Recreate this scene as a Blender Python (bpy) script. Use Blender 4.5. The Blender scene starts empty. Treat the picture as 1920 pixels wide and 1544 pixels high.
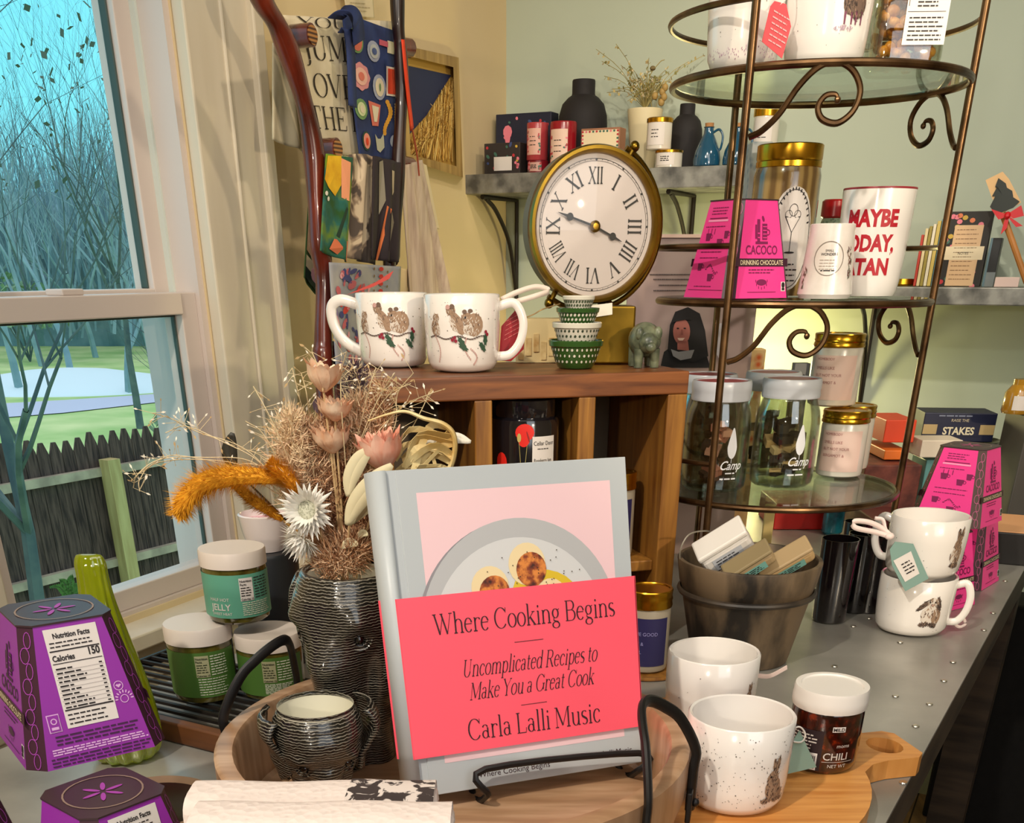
import bpy, bmesh, math, random
from mathutils import Vector, Matrix
random.seed(7)
PI = math.pi
C = bpy.context.scene.collection
S = bpy.context.scene

# ------------------------------------------------------------------ camera
EYE = 1.28
FLOOR = .14
PITCH = math.radians(30.3)
FPX, CXP, CYP = 1960.0, 945.0, 1645.0
cd = bpy.data.cameras.new('camera'); cam = bpy.data.objects.new('camera', cd); C.objects.link(cam)
cam.location = (0, 0, EYE); cam.rotation_euler = (PI/2 - PITCH, 0, 0)
cd.sensor_fit = 'HORIZONTAL'; cd.sensor_width = 36; cd.lens = 36*FPX/1920
cd.shift_x = (960-CXP)/1920; cd.shift_y = (CYP-772)/1920
cd.clip_start = .05; cd.clip_end = 300
S.camera = cam
# ------------------------------------------------------------------ sky
w = bpy.data.worlds.new('sky'); S.world = w; w.use_nodes = True
_n = w.node_tree.nodes; _l = w.node_tree.links; bg = _n['Background']; bg.inputs[1].default_value = 1.35
_tc = _n.new('ShaderNodeTexCoord'); _sx = _n.new('ShaderNodeSeparateXYZ'); _rp = _n.new('ShaderNodeValToRGB')
_l.new(_tc.outputs['Generated'], _sx.inputs[0]); _l.new(_sx.outputs['Z'], _rp.inputs[0]); _l.new(_rp.outputs[0], bg.inputs[0])
_rp.color_ramp.elements[0].position = .0; _rp.color_ramp.elements[0].color = (.25, .62, .72, 1)
_rp.color_ramp.elements[1].position = .6; _rp.color_ramp.elements[1].color = (.78, .86, .95, 1)
_e = _rp.color_ramp.elements.new(.10); _e.color = (.20, .74, .86, 1); _e = _rp.color_ramp.elements.new(.3); _e.color = (.16, .68, .88, 1)
# ------------------------------------------------------------------ shop spots, high and low, and added soft fill
def spot(loc, tgt, e, col, size, r, blend=.5):
    l = bpy.data.lights.new('shop_spot', 'SPOT'); o = bpy.data.objects.new('shop_spot', l); C.objects.link(o)
    l.energy = e; l.color = col; l.spot_size = math.radians(size); l.spot_blend = blend; l.shadow_soft_size = r
    o.location = loc; o.rotation_euler = (Vector(tgt)-Vector(loc)).to_track_quat('-Z', 'Y').to_euler()
def area(loc, tgt, e, col, sx, sy):
    l = bpy.data.lights.new('soft_fill', 'AREA'); o = bpy.data.objects.new('soft_fill', l); C.objects.link(o)  # soft fill added to lift the shadows, not a shop fixture
    l.energy = e; l.color = col; l.shape = 'RECTANGLE'; l.size = sx; l.size_y = sy
    o.location = loc; o.rotation_euler = (Vector(tgt)-Vector(loc)).to_track_quat('-Z', 'Y').to_euler()
WARM = (1, .90, .76)
spot((-.75, -.35, 2.5), (.12, 1.0, 1.0), 98, WARM, 75, .035)
spot((1.15, 1.1, 2.5), (-.1, 2.3, 1.1), 36, (1, .82, .60), 60, .05)
spot((1.0, -.7, 1.65), (-.02, 2.5, 1.2), 72, (1, .80, .54), 34, .03)  # low lamp, not on the ceiling, inferred from the clock's shadow
spot((-.45, -.75, 1.45), (.7, 2.3, 1.25), 20, (1, .88, .74), 50, .03)  # low lamp, not on the ceiling, inferred from the rack's wall shadow
spot((.15, .55, 2.55), (.85, 2.45, 1.35), 62, (1, .90, .74), 60, .03)
area((.2, .1, 2.55), (.2, .9, .9), 17, (1, .93, .84), 1.6, 1.2)
area((.9, -1.2, 1.9), (.2, 1.2, 1.0), 12, (.86, .93, 1), 1.2, 1.2)  # cool fill added behind the camera, well below the ceiling
S.view_settings.view_transform = 'Standard'; S.view_settings.look = 'None'
S.view_settings.exposure = 0.0; S.view_settings.gamma = 1.0; S.view_settings.use_curve_mapping = False

# ------------------------------------------------------------------ sightlines: a pixel of the photo to a point in the room
sp, cp = math.sin(PITCH), math.cos(PITCH)
EY = Vector((0, 0, EYE))
def ray(u, v):
    x = (u-CXP)/FPX; y = -(v-CYP)/FPX
    return Vector((x, cp+y*sp, -sp+y*cp))
def PZ(u, v, z):
    d = ray(u, v); return EY + d*((z-EYE)/d.z)
def PY(u, v, Y):
    d = ray(u, v); return EY + d*(Y/d.y)
def depth(p): return p[1]*cp - (p[2]-EYE)*sp
def PX(n, p): return n*depth(p)/FPX            # n pixels at p in metres
AZ = math.radians(26)
WD = Vector((math.sin(AZ), math.cos(AZ), 0)); GD = Vector((math.cos(AZ), -math.sin(AZ), 0))
C0 = Vector((.005, 2.87, 0))
def PL(u, v, org, n):
    d = ray(u, v); t = (org-EY).dot(n)/d.dot(n); return EY + d*t
def WW(s, z, off=0): return C0 - WD*s + GD*off + Vector((0, 0, z))      # on the window wall
def GW(s, z, off=0): return C0 + GD*s - WD*off + Vector((0, 0, z))      # on the green wall
def wpx(u, v, off=0):
    p = PL(u, v, C0+GD*off, GD); return (C0-p).dot(WD), p.z
def gpx(u, v, off=0):
    p = PL(u, v, C0-WD*off, WD); return (p-C0).dot(GD), p.z
def proj(p):
    q = Vector(p)-EY; D = q.y*cp-q.z*sp; return CXP+FPX*q.x/D, CYP-FPX*(q.y*sp+q.z*cp)/D
def stand(u, vb, vt, z, wp):
    """upright round thing: bottom curve at vb, middle of its top ellipse at vt, standing at height z, wp pixels wide"""
    c = PZ(u, vb, z); r = PX(wp, c)/2; um = u; t = PY(u, vt, c.y)
    for _ in range(9):
        u += (um-proj((c.x, c.y, (z+t.z)/2))[0])*.8
        d = Vector((c.x, c.y)).normalized()
        f = PZ(u, vb, z); c = Vector((f.x+d.x*r, f.y+d.y*r, z)); t = PY(u, vt, c.y); r = PX(wp, t)/2
    return c, r, t.z-z

# ------------------------------------------------------------------ materials
def lin(h):
    h = h.lstrip('#'); c = [int(h[i:i+2], 16)/255 for i in (0, 2, 4)]
    return tuple(x/12.92 if x <= .04045 else ((x+.055)/1.055)**2.4 for x in c)+(1,)
MC = {}
def M(hexc, rough=.6, metal=0, name=None, **k):
    key = (hexc, rough, metal, tuple(sorted(k.items())))
    if key in MC: return MC[key]
    m = bpy.data.materials.new(name or 'surface_'+hexc.strip('#')); m.use_nodes = True
    b = m.node_tree.nodes['Principled BSDF']
    b.inputs['Base Color'].default_value = lin(hexc); b.inputs['Roughness'].default_value = rough; b.inputs['Metallic'].default_value = metal
    if 'coat' in k: b.inputs['Coat Weight'].default_value = k['coat']; b.inputs['Coat Roughness'].default_value = .08
    if 'sheen' in k: b.inputs['Sheen Weight'].default_value = k['sheen']
    if 'emit' in k: b.inputs['Emission Color'].default_value = lin(hexc); b.inputs['Emission Strength'].default_value = k['emit']
    if 'sss' in k: b.inputs['Subsurface Weight'].default_value = k['sss']; b.inputs['Subsurface Radius'].default_value = (.01, .006, .004)
    if 'trans' in k: b.inputs['Transmission Weight'].default_value = k['trans']
    MC[key] = m; return m
def two(name, c1, c2, kind='noise', scale=10, stretch=(1, 1, 1), rough=.6, metal=0, lo=.35, hi=.65, bump=0, detail=4, coat=0, dist=0, rot=(0, 0, 0), c3=None):
    """two colours mixed by a procedural pattern in object space"""
    if name in MC: return MC[name]
    m = bpy.data.materials.new(name); m.use_nodes = True; nt = m.node_tree; n = nt.nodes; L = nt.links
    b = n['Principled BSDF']; tc = n.new('ShaderNodeTexCoord'); mp = n.new('ShaderNodeMapping')
    mp.inputs['Scale'].default_value = stretch; mp.inputs['Rotation'].default_value = rot
    L.new(tc.outputs['Object'], mp.inputs[0])
    if kind == 'noise':
        t = n.new('ShaderNodeTexNoise'); t.inputs['Scale'].default_value = scale; t.inputs['Detail'].default_value = detail; t.inputs['Distortion'].default_value = dist; out = t.outputs[0]
    elif kind == 'wave':
        t = n.new('ShaderNodeTexWave'); t.inputs['Scale'].default_value = scale; t.inputs['Distortion'].default_value = dist; t.inputs['Detail'].default_value = detail; t.inputs['Detail Scale'].default_value = 1.5
        t.bands_direction = 'Z' if stretch[2] >= 1 else 'X'; out = t.outputs['Fac'] if 'Fac' in t.outputs else t.outputs[1]
    elif kind == 'voronoi':
        t = n.new('ShaderNodeTexVoronoi'); t.inputs['Scale'].default_value = scale; out = t.outputs['Distance']
    L.new(mp.outputs[0], t.inputs['Vector'])
    r = n.new('ShaderNodeValToRGB'); r.color_ramp.elements[0].position = lo; r.color_ramp.elements[1].position = hi
    r.color_ramp.elements[0].color = lin(c1); r.color_ramp.elements[1].color = lin(c2)
    if c3: e = r.color_ramp.elements.new((lo+hi)/2); e.color = lin(c3)
    L.new(out, r.inputs[0]); L.new(r.outputs[0], b.inputs['Base Color'])
    b.inputs['Roughness'].default_value = rough; b.inputs['Metallic'].default_value = metal; b.inputs['Coat Weight'].default_value = coat; b.inputs['Coat Roughness'].default_value = .06
    if bump:
        bp = n.new('ShaderNodeBump'); bp.inputs['Strength'].default_value = bump; bp.inputs['Distance'].default_value = .002
        L.new(out, bp.inputs['Height']); L.new(bp.outputs[0], b.inputs['Normal'])
    MC[name] = m; return m
def glassy(name, tint, gl=.12, rough=.03, k=.55):
    """thin glass: mostly see-through with a fresnel gloss"""
    if name in MC: return MC[name]
    m = bpy.data.materials.new(name); m.use_nodes = True; nt = m.node_tree; n = nt.nodes; L = nt.links
    n.remove(n['Principled BSDF']); o = n['Material Output']
    t = n.new('ShaderNodeBsdfTransparent'); t.inputs[0].default_value = lin(tint)
    g = n.new('ShaderNodeBsdfGlossy'); g.inputs['Roughness'].default_value = rough; g.inputs[0].default_value = (1, 1, 1, 1)
    lw = n.new('ShaderNodeLayerWeight'); lw.inputs[0].default_value = .25
    ma = n.new('ShaderNodeMath'); ma.operation = 'MULTIPLY_ADD'; ma.inputs[1].default_value = k; ma.inputs[2].default_value = gl*.3
    mx = n.new('ShaderNodeMixShader'); L.new(lw.outputs['Fresnel'], ma.inputs[0]); L.new(ma.outputs[0], mx.inputs[0])
    L.new(t.outputs[0], mx.inputs[1]); L.new(g.outputs[0], mx.inputs[2]); L.new(mx.outputs[0], o.inputs[0])
    MC[name] = m; return m

# ------------------------------------------------------------------ mesh gatherer
def fc(c, extra=0): return -math.atan2(c[0], c[1])+math.radians(extra)     # turned to face the camera's side of the shop
def frame_pts(pts, closed=False):
    n = len(pts); out = []
    up = None
    for i in range(n):
        a = pts[i-1] if i or closed else pts[0]; b = pts[(i+1) % n] if i < n-1 or closed else pts[-1]
        t = (b-a)
        t = t.normalized() if t.length > 1e-9 else Vector((0, 0, 1))
        if up is None:
            up = Vector((0, 0, 1)) if abs(t.z) < .9 else Vector((1, 0, 0))
        x = up.cross(t)
        if x.length < 1e-6: x = Vector((1, 0, 0)).cross(t)
        x.normalize(); y = t.cross(x).normalized(); up = y
        out.append((x, y))
    return out
def smooth_path(pts, n=6, closed=False):
    pts = [Vector(p) for p in pts]; out = []; m = len(pts)
    rng = range(m if closed else m-1)
    for i in rng:
        p1, p2 = pts[i], pts[(i+1) % m]
        p0 = pts[i-1] if i or closed else p1*2-p2
        p3 = pts[(i+2) % m] if (i < m-2 or closed) else p2*2-p1
        for k in range(n):
            t = k/n
            out.append(.5*((2*p1)+(p2-p0)*t+(2*p0-5*p1+4*p2-p3)*t*t+(3*p1-p0-3*p2+p3)*t**3))
    if not closed: out.append(pts[-1])
    return out
class G:
    def __init__(s, T=None): s.v = []; s.f = []; s.m = []; s.mats = []; s.T = T
    def add(s, vs, fs, m):
        if m not in s.mats: s.mats.append(m)
        k = s.mats.index(m); b = len(s.v)
        for p in vs: s.v.append((s.T @ Vector(p)) if s.T else Vector(p))
        for f in fs: s.f.append(tuple(b+i for i in f)); s.m.append(k)
        return s
    def box(s, c, d, m, rz=0, R=None):
        x, y, z = d[0]/2, d[1]/2, d[2]/2; c = Vector(c); R = R or Matrix.Rotation(rz, 3, 'Z')
        vs = [c+R@Vector((i*x, j*y, k*z)) for k in (-1, 1) for (i, j) in ((-1, -1), (1, -1), (1, 1), (-1, 1))]
        return s.add(vs, [(3, 2, 1, 0), (4, 5, 6, 7), (0, 1, 5, 4), (1, 2, 6, 5), (2, 3, 7, 6), (3, 0, 4, 7)], m)
    def hexa(s, b4, t4, m):
        return s.add(list(b4)+list(t4), [(3, 2, 1, 0), (4, 5, 6, 7), (0, 1, 5, 4), (1, 2, 6, 5), (2, 3, 7, 6), (3, 0, 4, 7)], m)
    def lathe(s, prof, m, n=40, c=(0, 0, 0), a0=0, a1=2*PI):
        full = abs(a1-a0-2*PI) < 1e-6; c = Vector(c); vs = []; fs = []; rings = []
        k = n if full else n+1
        for r, z in prof:
            if r < 1e-7: rings.append([len(vs)]); vs.append(c+Vector((0, 0, z)))
            else:
                rings.append(list(range(len(vs), len(vs)+k)))
                for i in range(k):
                    a = a0+(a1-a0)*i/n; vs.append(c+Vector((r*math.cos(a), r*math.sin(a), z)))
        for A, B in zip(rings, rings[1:]):
            if len(A) == 1 and len(B) == 1: continue
            for i in range(n):
                j = (i+1) % n if full else i+1
                if len(A) == 1: fs.append((A[0], B[j], B[i]))
                elif len(B) == 1: fs.append((A[i], A[j], B[0]))
                else: fs.append((A[i], A[j], B[j], B[i]))
        return s.add(vs, fs, m)
    def tube(s, pts, r, m, n=8, closed=False, flat=1, cap=True):
        pts = [Vector(p) for p in pts]; fr = frame_pts(pts, closed); k = len(pts); vs = []; fs = []
        for i, (p, (x, y)) in enumerate(zip(pts, fr)):
            q = r[i] if isinstance(r, (list, tuple)) else r
            for j in range(n):
                a = 2*PI*j/n; vs.append(p+x*(q*math.cos(a))+y*(q*math.sin(a)*flat))
        for i in range(k if closed else k-1):
            for j in range(n):
                a, b = i*n+j, i*n+(j+1) % n; e = ((i+1) % k)*n
                fs.append((a, b, e+(j+1) % n, e+j))
        if not closed and cap: fs.append(tuple(range(n))[::-1]); fs.append(tuple((k-1)*n+j for j in range(n)))
        return s.add(vs, fs, m)
    def ball(s, c, r, m, n=10, sc=(1, 1, 1), R=None):
        c = Vector(c); vs = []; fs = []
        k = n//2+1
        for i in range(k+1):
            t = PI*i/k
            for j in range(n):
                a = 2*PI*j/n; p = Vector((r*sc[0]*math.sin(t)*math.cos(a), r*sc[1]*math.sin(t)*math.sin(a), r*sc[2]*math.cos(t)))
                vs.append(c+(R@p if R else p))
        for i in range(k):
            for j in range(n): fs.append((i*n+j, (i+1)*n+j, (i+1)*n+(j+1) % n, i*n+(j+1) % n))
        return s.add(vs, fs, m)
    def poly(s, pts, mp, m):                       # flat or wrapped 2-D outline as a fan round its middle
        cx = sum(p[0] for p in pts)/len(pts); cy = sum(p[1] for p in pts)/len(pts); k = len(pts)
        if getattr(mp, 'curv', 0) and max(abs(p[0]-cx) for p in pts) > .004:
            vs = [mp(cx, cy)]; fs = [(0, 1+i, 1+(i+1) % k) for i in range(k)]
            for r_ in (.34, .67, 1): vs += [mp(cx+(p[0]-cx)*r_, cy+(p[1]-cy)*r_) for p in pts]
            for j in (0, 1): fs += [(1+j*k+i, 1+j*k+k+i, 1+j*k+k+(i+1) % k, 1+j*k+(i+1) % k) for i in range(k)]
            return s.add(vs, fs, m)
        vs = [mp(cx, cy)]+[mp(*p) for p in pts]
        return s.add(vs, [(0, 1+i, 1+(i+1) % k) for i in range(k)], m)
    def ell(s, cx, cy, rx, ry, mp, m, n=18, rot=0):
        c, q = math.cos(rot), math.sin(rot)
        return s.poly([(cx+rx*math.cos(2*PI*i/n)*c-ry*math.sin(2*PI*i/n)*q, cy+rx*math.cos(2*PI*i/n)*q+ry*math.sin(2*PI*i/n)*c) for i in range(n)], mp, m)
    def ring(s, cx, cy, r, t, mp, m, n=28, ry=None):
        ry = ry or r
        vs = []; 
        for i in range(n):
            a = 2*PI*i/n
            for q in (0, t): vs.append(mp(cx+(r-q)*math.cos(a), cy+(ry-q)*math.sin(a)))
        return s.add(vs, [(2*i, (2*i+2) % (2*n), (2*i+3) % (2*n), 2*i+1) for i in range(n)], m)
    def rect(s, x0, y0, x1, y1, mp, m, nx=1, ny=1):
        vs = [mp(x0+(x1-x0)*i/nx, y0+(y1-y0)*j/ny) for j in range(ny+1) for i in range(nx+1)]
        return s.add(vs, [(j*(nx+1)+i, j*(nx+1)+i+1, (j+1)*(nx+1)+i+1, (j+1)*(nx+1)+i) for j in range(ny) for i in range(nx)], m)
    def grid(s, fn, nu, nv, m, closed=False):
        vs = [fn(i/nu, j/nv) for j in range(nv+1) for i in range(nu+(0 if closed else 1))]; k = nu+(0 if closed else 1)
        return s.add(vs, [(j*k+i, j*k+(i+1) % k, (j+1)*k+(i+1) % k, (j+1)*k+i) for j in range(nv) for i in range(nu)], m)
    def text(s, t, x, y, size, mp, m, al='CENTER', bold=0, serif=False, shear=0, sx=1):
        vs, fs = (serif_text if serif else sans)(t, size, al, bold)
        if getattr(mp, 'curv', 0) and size > .006:
            vs = list(vs); fs = [tuple((f[0], f[i], f[i+1])) for f in fs for i in range(1, len(f)-1)]
            for _ in range(7):
                out = []; ch = False
                for f in fs:
                    L_ = [abs(vs[f[i]][0]-vs[f[(i+1) % 3]][0])*sx for i in range(3)]; k = L_.index(max(L_))
                    if L_[k] > .0022:
                        a, b, c = f[k], f[(k+1) % 3], f[(k+2) % 3]; vs.append(((vs[a][0]+vs[b][0])/2, (vs[a][1]+vs[b][1])/2)); q = len(vs)-1; out += [(a, q, c), (q, b, c)]; ch = True
                    else: out.append(f)
                fs = out
                if not ch: break
        return s.add([mp(x+p[0]*sx+shear*p[1], y+p[1]) for p in vs], fs, m)
    def lines(s, x0, x1, y0, y1, n, th, mp, m, nx=1, rag=.25):     # rows of print too small to read
        for i in range(n):
            y = y0+(y1-y0)*i/max(1, n-1); xe = x1-(x1-x0)*rag*random.random(); x = x0
            while x < xe:
                wd = min(xe-x, th*random.uniform(2, 7)); s.rect(x, y-th/2, x+wd, y+th/2, mp, m, nx); x += wd+th*.9
        return s
    def obj(s, name, parent=None, sm=35, bevel=0, solid=0, world=False, seg=2):
        vs = s.v
        if world and parent is not None:
            I = (Matrix.Translation(parent.location) @ parent.rotation_euler.to_matrix().to_4x4()).inverted(); vs = [I @ p for p in vs]
        me = bpy.data.meshes.new(name); me.from_pydata([tuple(p) for p in vs], [], s.f)
        for m in s.mats: me.materials.append(m)
        for p, k in zip(me.polygons, s.m): p.material_index = k
        me.update()
        if sm:
            me.shade_smooth(); me.set_sharp_from_angle(angle=math.radians(sm))
        o = bpy.data.objects.new(name, me); C.objects.link(o)
        if parent: o.parent = parent
        if solid: md = o.modifiers.new('s', 'SOLIDIFY'); md.thickness = solid; md.offset = -1
        if bevel: md = o.modifiers.new('b', 'BEVEL'); md.width = bevel; md.segments = seg; md.limit_method = 'ANGLE'
        return o
def clean(o):
    bm = bmesh.new(); bm.from_mesh(o.data); bmesh.ops.recalc_face_normals(bm, faces=bm.faces); bm.to_mesh(o.data); bm.free(); return o
def thing(name, label, cat, loc=(0, 0, 0), rz=0, group=None, rot=None):
    o = bpy.data.objects.new(name, None); C.objects.link(o); o.empty_display_size = .03
    o.location = loc; o.rotation_euler = rot or (0, 0, rz); o['label'] = label; o['category'] = cat
    if group: o['group'] = group
    return o
def tag(o, label, cat, group=None, kind=None):
    o['label'] = label; o['category'] = cat
    if group: o['group'] = group
    if kind: o['kind'] = kind
    return o
def struct(o): o['kind'] = 'structure'; return o
def dup(root, loc, rz=None, label=None, group=None):
    def cp_(o, par):
        c = o.copy(); C.objects.link(c); c.parent = par
        for ch in [q for q in bpy.data.objects if q.parent == o]: cp_(ch, c)
        return c
    r = cp_(root, None); r.location = loc
    if rz is not None: r.rotation_euler = (0, 0, rz)
    if label: r['label'] = label
    if group: r['group'] = group
    return r
def cyl(rf, off=.0004, t0=0):
    if not callable(rf): R_ = rf; rf = lambda z: R_
    def f(x, y):
        R = rf(y)+off; t = t0+x/R; return Vector((R*math.sin(t), -R*math.cos(t), y))
    f.curv = 1
    return f
def flat(o, ux, uy):
    o, ux, uy = Vector(o), Vector(ux), Vector(uy)
    return lambda x, y: o+ux*x+uy*y

# ------------------------------------------------------------------ lettering
_tc = {}
def sans(t, size, al='CENTER', bold=0):
    k = (t, al, round(bold, 4))
    if k not in _tc:
        c = bpy.data.curves.new('t', 'FONT'); c.body = t; c.size = 1; c.align_x = al; c.resolution_u = 3; c.offset = bold
        o = bpy.data.objects.new('t', c); C.objects.link(o); dg = bpy.context.evaluated_depsgraph_get()
        me = bpy.data.meshes.new_from_object(o.evaluated_get(dg))
        _tc[k] = ([(v.co.x, v.co.y) for v in me.vertices], [tuple(p.vertices) for p in me.polygons])
        bpy.data.objects.remove(o); bpy.data.curves.remove(c); bpy.data.meshes.remove(me)
    vs, fs = _tc[k]; return [(x*size, y*size) for x, y in vs], fs
# strokes: l=line, a=arc(cx,cy,rx,ry,deg0,deg1), s=serif(x,y,half width)
X_ = .46
def _o(cx, w, h=X_, y=None): return ('a', cx, (h/2 if y is None else y), w, h/2+.01, 0, 360)
SER = {
 'W': (.98, [('l', .06, .7, .28, 0, 1), ('l', .28, 0, .47, .6, .2), ('l', .42, .7, .66, 0, 1), ('l', .66, 0, .88, .7, .2), ('s', .06, .7, .09), ('s', .42, .7, .08), ('s', .88, .7, .09)]),
 'h': (.56, [('l', .12, 0, .12, .74), ('a', .28, .3, .16, .17, 0, 165), ('l', .44, .3, .44, 0), ('s', .12, 0, .09), ('s', .44, 0, .09), ('s', .09, .74, .04)]),
 'e': (.46, [('a', .23, .23, .18, .24, 20, 320), ('l', .06, .27, .4, .27, .2)]),
 'r': (.4, [('l', .12, 0, .12, .46), ('a', .27, .3, .15, .15, 45, 170), ('s', .12, 0, .1), ('s', .09, .46, .04), ('d', .36, .41, .035)]),
 'C': (.72, [('a', .38, .35, .31, .36, 38, 322), ('l', .64, .52, .65, .7, .3)]),
 'o': (.5, [_o(.25, .2)]), 'k': (.54, [('l', .12, 0, .12, .74), ('l', .14, .2, .4, .45, .3), ('l', .22, .28, .46, 0, 1), ('s', .12, 0, .09), ('s', .46, 0, .08), ('s', .4, .46, .08), ('s', .09, .74, .04)]),
 'i': (.27, [('l', .13, 0, .13, .46), ('s', .13, 0, .09), ('s', .1, .46, .04), ('d', .13, .62, .045)]),
 'n': (.56, [('l', .12, 0, .12, .46), ('a', .28, .3, .16, .17, 0, 165), ('l', .44, .3, .44, 0), ('s', .12, 0, .09), ('s', .44, 0, .09), ('s', .09, .46, .04)]),
 'g': (.5, [('a', .23, .31, .15, .16, 0, 360), ('a', .24, -.1, .18, .11, 0, 360), ('l', .14, .17, .12, .06, .5), ('l', .12, .06, .38, .0, .6), ('l', .34, .42, .45, .46, .3)]),
 'B': (.64, [('l', .13, 0, .13, .7), ('l', .04, .7, .34, .7, .2), ('l', .04, 0, .36, 0, .2), ('l', .13, .37, .34, .37, .2), ('a', .33, .535, .18, .165, -90, 90), ('a', .36, .185, .2, .185, -90, 90)]),
 's': (.4, [('a', .2, .35, .13, .12, 40, 230), ('a', .2, .11, .14, .12, -140, 60), ('l', .1, .28, .31, .18, 1)]),
 'U': (.72, [('l', .13, .7, .13, .2), ('a', .34, .21, .21, .22, 180, 360), ('l', .55, .2, .55, .7, .2), ('s', .13, .7, .1), ('s', .55, .7, .08)]),
 'm': (.84, [('l', .12, 0, .12, .46), ('a', .27, .3, .15, .17, 0, 165), ('l', .42, .3, .42, 0), ('a', .57, .3, .15, .17, 0, 165), ('l', .72, .3, .72, 0), ('s', .12, 0, .09), ('s', .42, 0, .08), ('s', .72, 0, .09)]),
 'p': (.54, [('l', .12, -.22, .12, .46), ('a', .28, .23, .18, .24, -150, 150), ('s', .12, -.22, .09), ('s', .09, .46, .04)]),
 'l': (.27, [('l', .13, 0, .13, .74), ('s', .13, 0, .09), ('s', .1, .74, .04)]),
 'c': (.45, [('a', .24, .23, .18, .24, 45, 320), ('d', .37, .38, .035)]),
 'a': (.47, [('a', .2, .34, .13, .12, 20, 160), ('l', .33, .36, .33, .04), ('a', .2, .13, .14, .13, 20, 350), ('l', .33, .03, .42, .02, .3)]),
 't': (.34, [('l', .14, .6, .14, .1), ('a', .22, .09, .08, .09, 180, 320), ('l', .04, .45, .28, .45, .2)]),
 'd': (.54, [('l', .42, 0, .42, .74), ('a', .25, .23, .18, .24, 30, 330), ('s', .45, 0, .05), ('s', .39, .74, .04)]),
 'R': (.68, [('l', .13, 0, .13, .7), ('l', .04, .7, .34, .7, .2), ('l', .13, .35, .34, .35, .2), ('a', .34, .525, .18, .175, -90, 90), ('l', .34, .35, .58, 0, 1), ('s', .13, 0, .1), ('s', .6, 0, .06)]),
 'M': (.88, [('l', .1, 0, .1, .7, .25), ('l', .12, .7, .42, .06, 1), ('l', .42, .06, .72, .7, .25), ('l', .74, .7, .74, 0), ('s', .1, 0, .09), ('s', .74, 0, .1), ('s', .07, .7, .06), ('s', .77, .7, .06)]),
 'Y': (.66, [('l', .06, .7, .32, .33, 1), ('l', .32, .33, .58, .7, .25), ('l', .32, .33, .32, 0), ('s', .32, 0, .1), ('s', .07, .7, .08), ('s', .58, .7, .08)]),
 'u': (.56, [('l', .12, .46, .12, .15), ('a', .27, .16, .15, .17, 180, 360), ('l', .43, 0, .43, .46), ('s', .09, .46, .04), ('s', .47, 0, .05), ('s', .4, .46, .04)]),
 'G': (.76, [('a', .38, .35, .31, .36, 40, 330), ('l', .65, .06, .65, .32, 1), ('s', .65, .32, .09), ('l', .64, .54, .65, .7, .3)]),
 'L': (.6, [('l', .13, 0, .13, .7), ('s', .13, .7, .1), ('l', .04, 0, .52, 0, .25), ('l', .52, 0, .54, .17, .3)]),
 'J': (.4, [('l', .24, .7, .24, 0), ('a', .12, -.02, .12, .16, 250, 360), ('s', .24, .7, .1)]),
 'P': (.6, [('l', .13, 0, .13, .7), ('l', .04, .7, .34, .7, .2), ('l', .13, .33, .34, .33, .2), ('a', .34, .515, .18, .185, -90, 90), ('s', .13, 0, .1)]),
 'O': (.76, [('a', .37, .35, .3, .36, 0, 360)]),
 'V': (.7, [('l', .06, .7, .32, 0, 1), ('l', .32, 0, .58, .7, .2), ('s', .06, .7, .09), ('s', .58, .7, .09)]),
 'E': (.6, [('l', .13, 0, .13, .7), ('l', .04, .7, .5, .7, .25), ('l', .04, 0, .52, 0, .25), ('l', .13, .36, .38, .36, .25), ('l', .5, .7, .51, .56, .3), ('l', .52, 0, .54, .15, .3), ('l', .38, .28, .38, .44, .2)]),
 'T': (.64, [('l', .31, 0, .31, .7), ('l', .04, .7, .58, .7, .25), ('s', .31, 0, .1), ('l', .05, .7, .04, .55, .3), ('l', .57, .7, .58, .55, .3)]),
 'H': (.74, [('l', .13, 0, .13, .7), ('l', .58, 0, .58, .7), ('l', .13, .36, .58, .36, .2), ('s', .13, 0, .1), ('s', .58, 0, .1), ('s', .13, .7, .1), ('s', .58, .7, .1)]),
 'I': (.3, [('l', .15, 0, .15, .7), ('s', .15, 0, .1), ('s', .15, .7, .1)]),
 'X': (.68, [('l', .08, .7, .56, 0, 1), ('l', .08, 0, .56, .7, .2), ('s', .08, .7, .09), ('s', .56, .7, .09), ('s', .08, 0, .09), ('s', .56, 0, .09)]),
 ',': (.22, [('l', .12, .05, .06, -.12, .6)]), ' ': (.24, [])}
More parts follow.
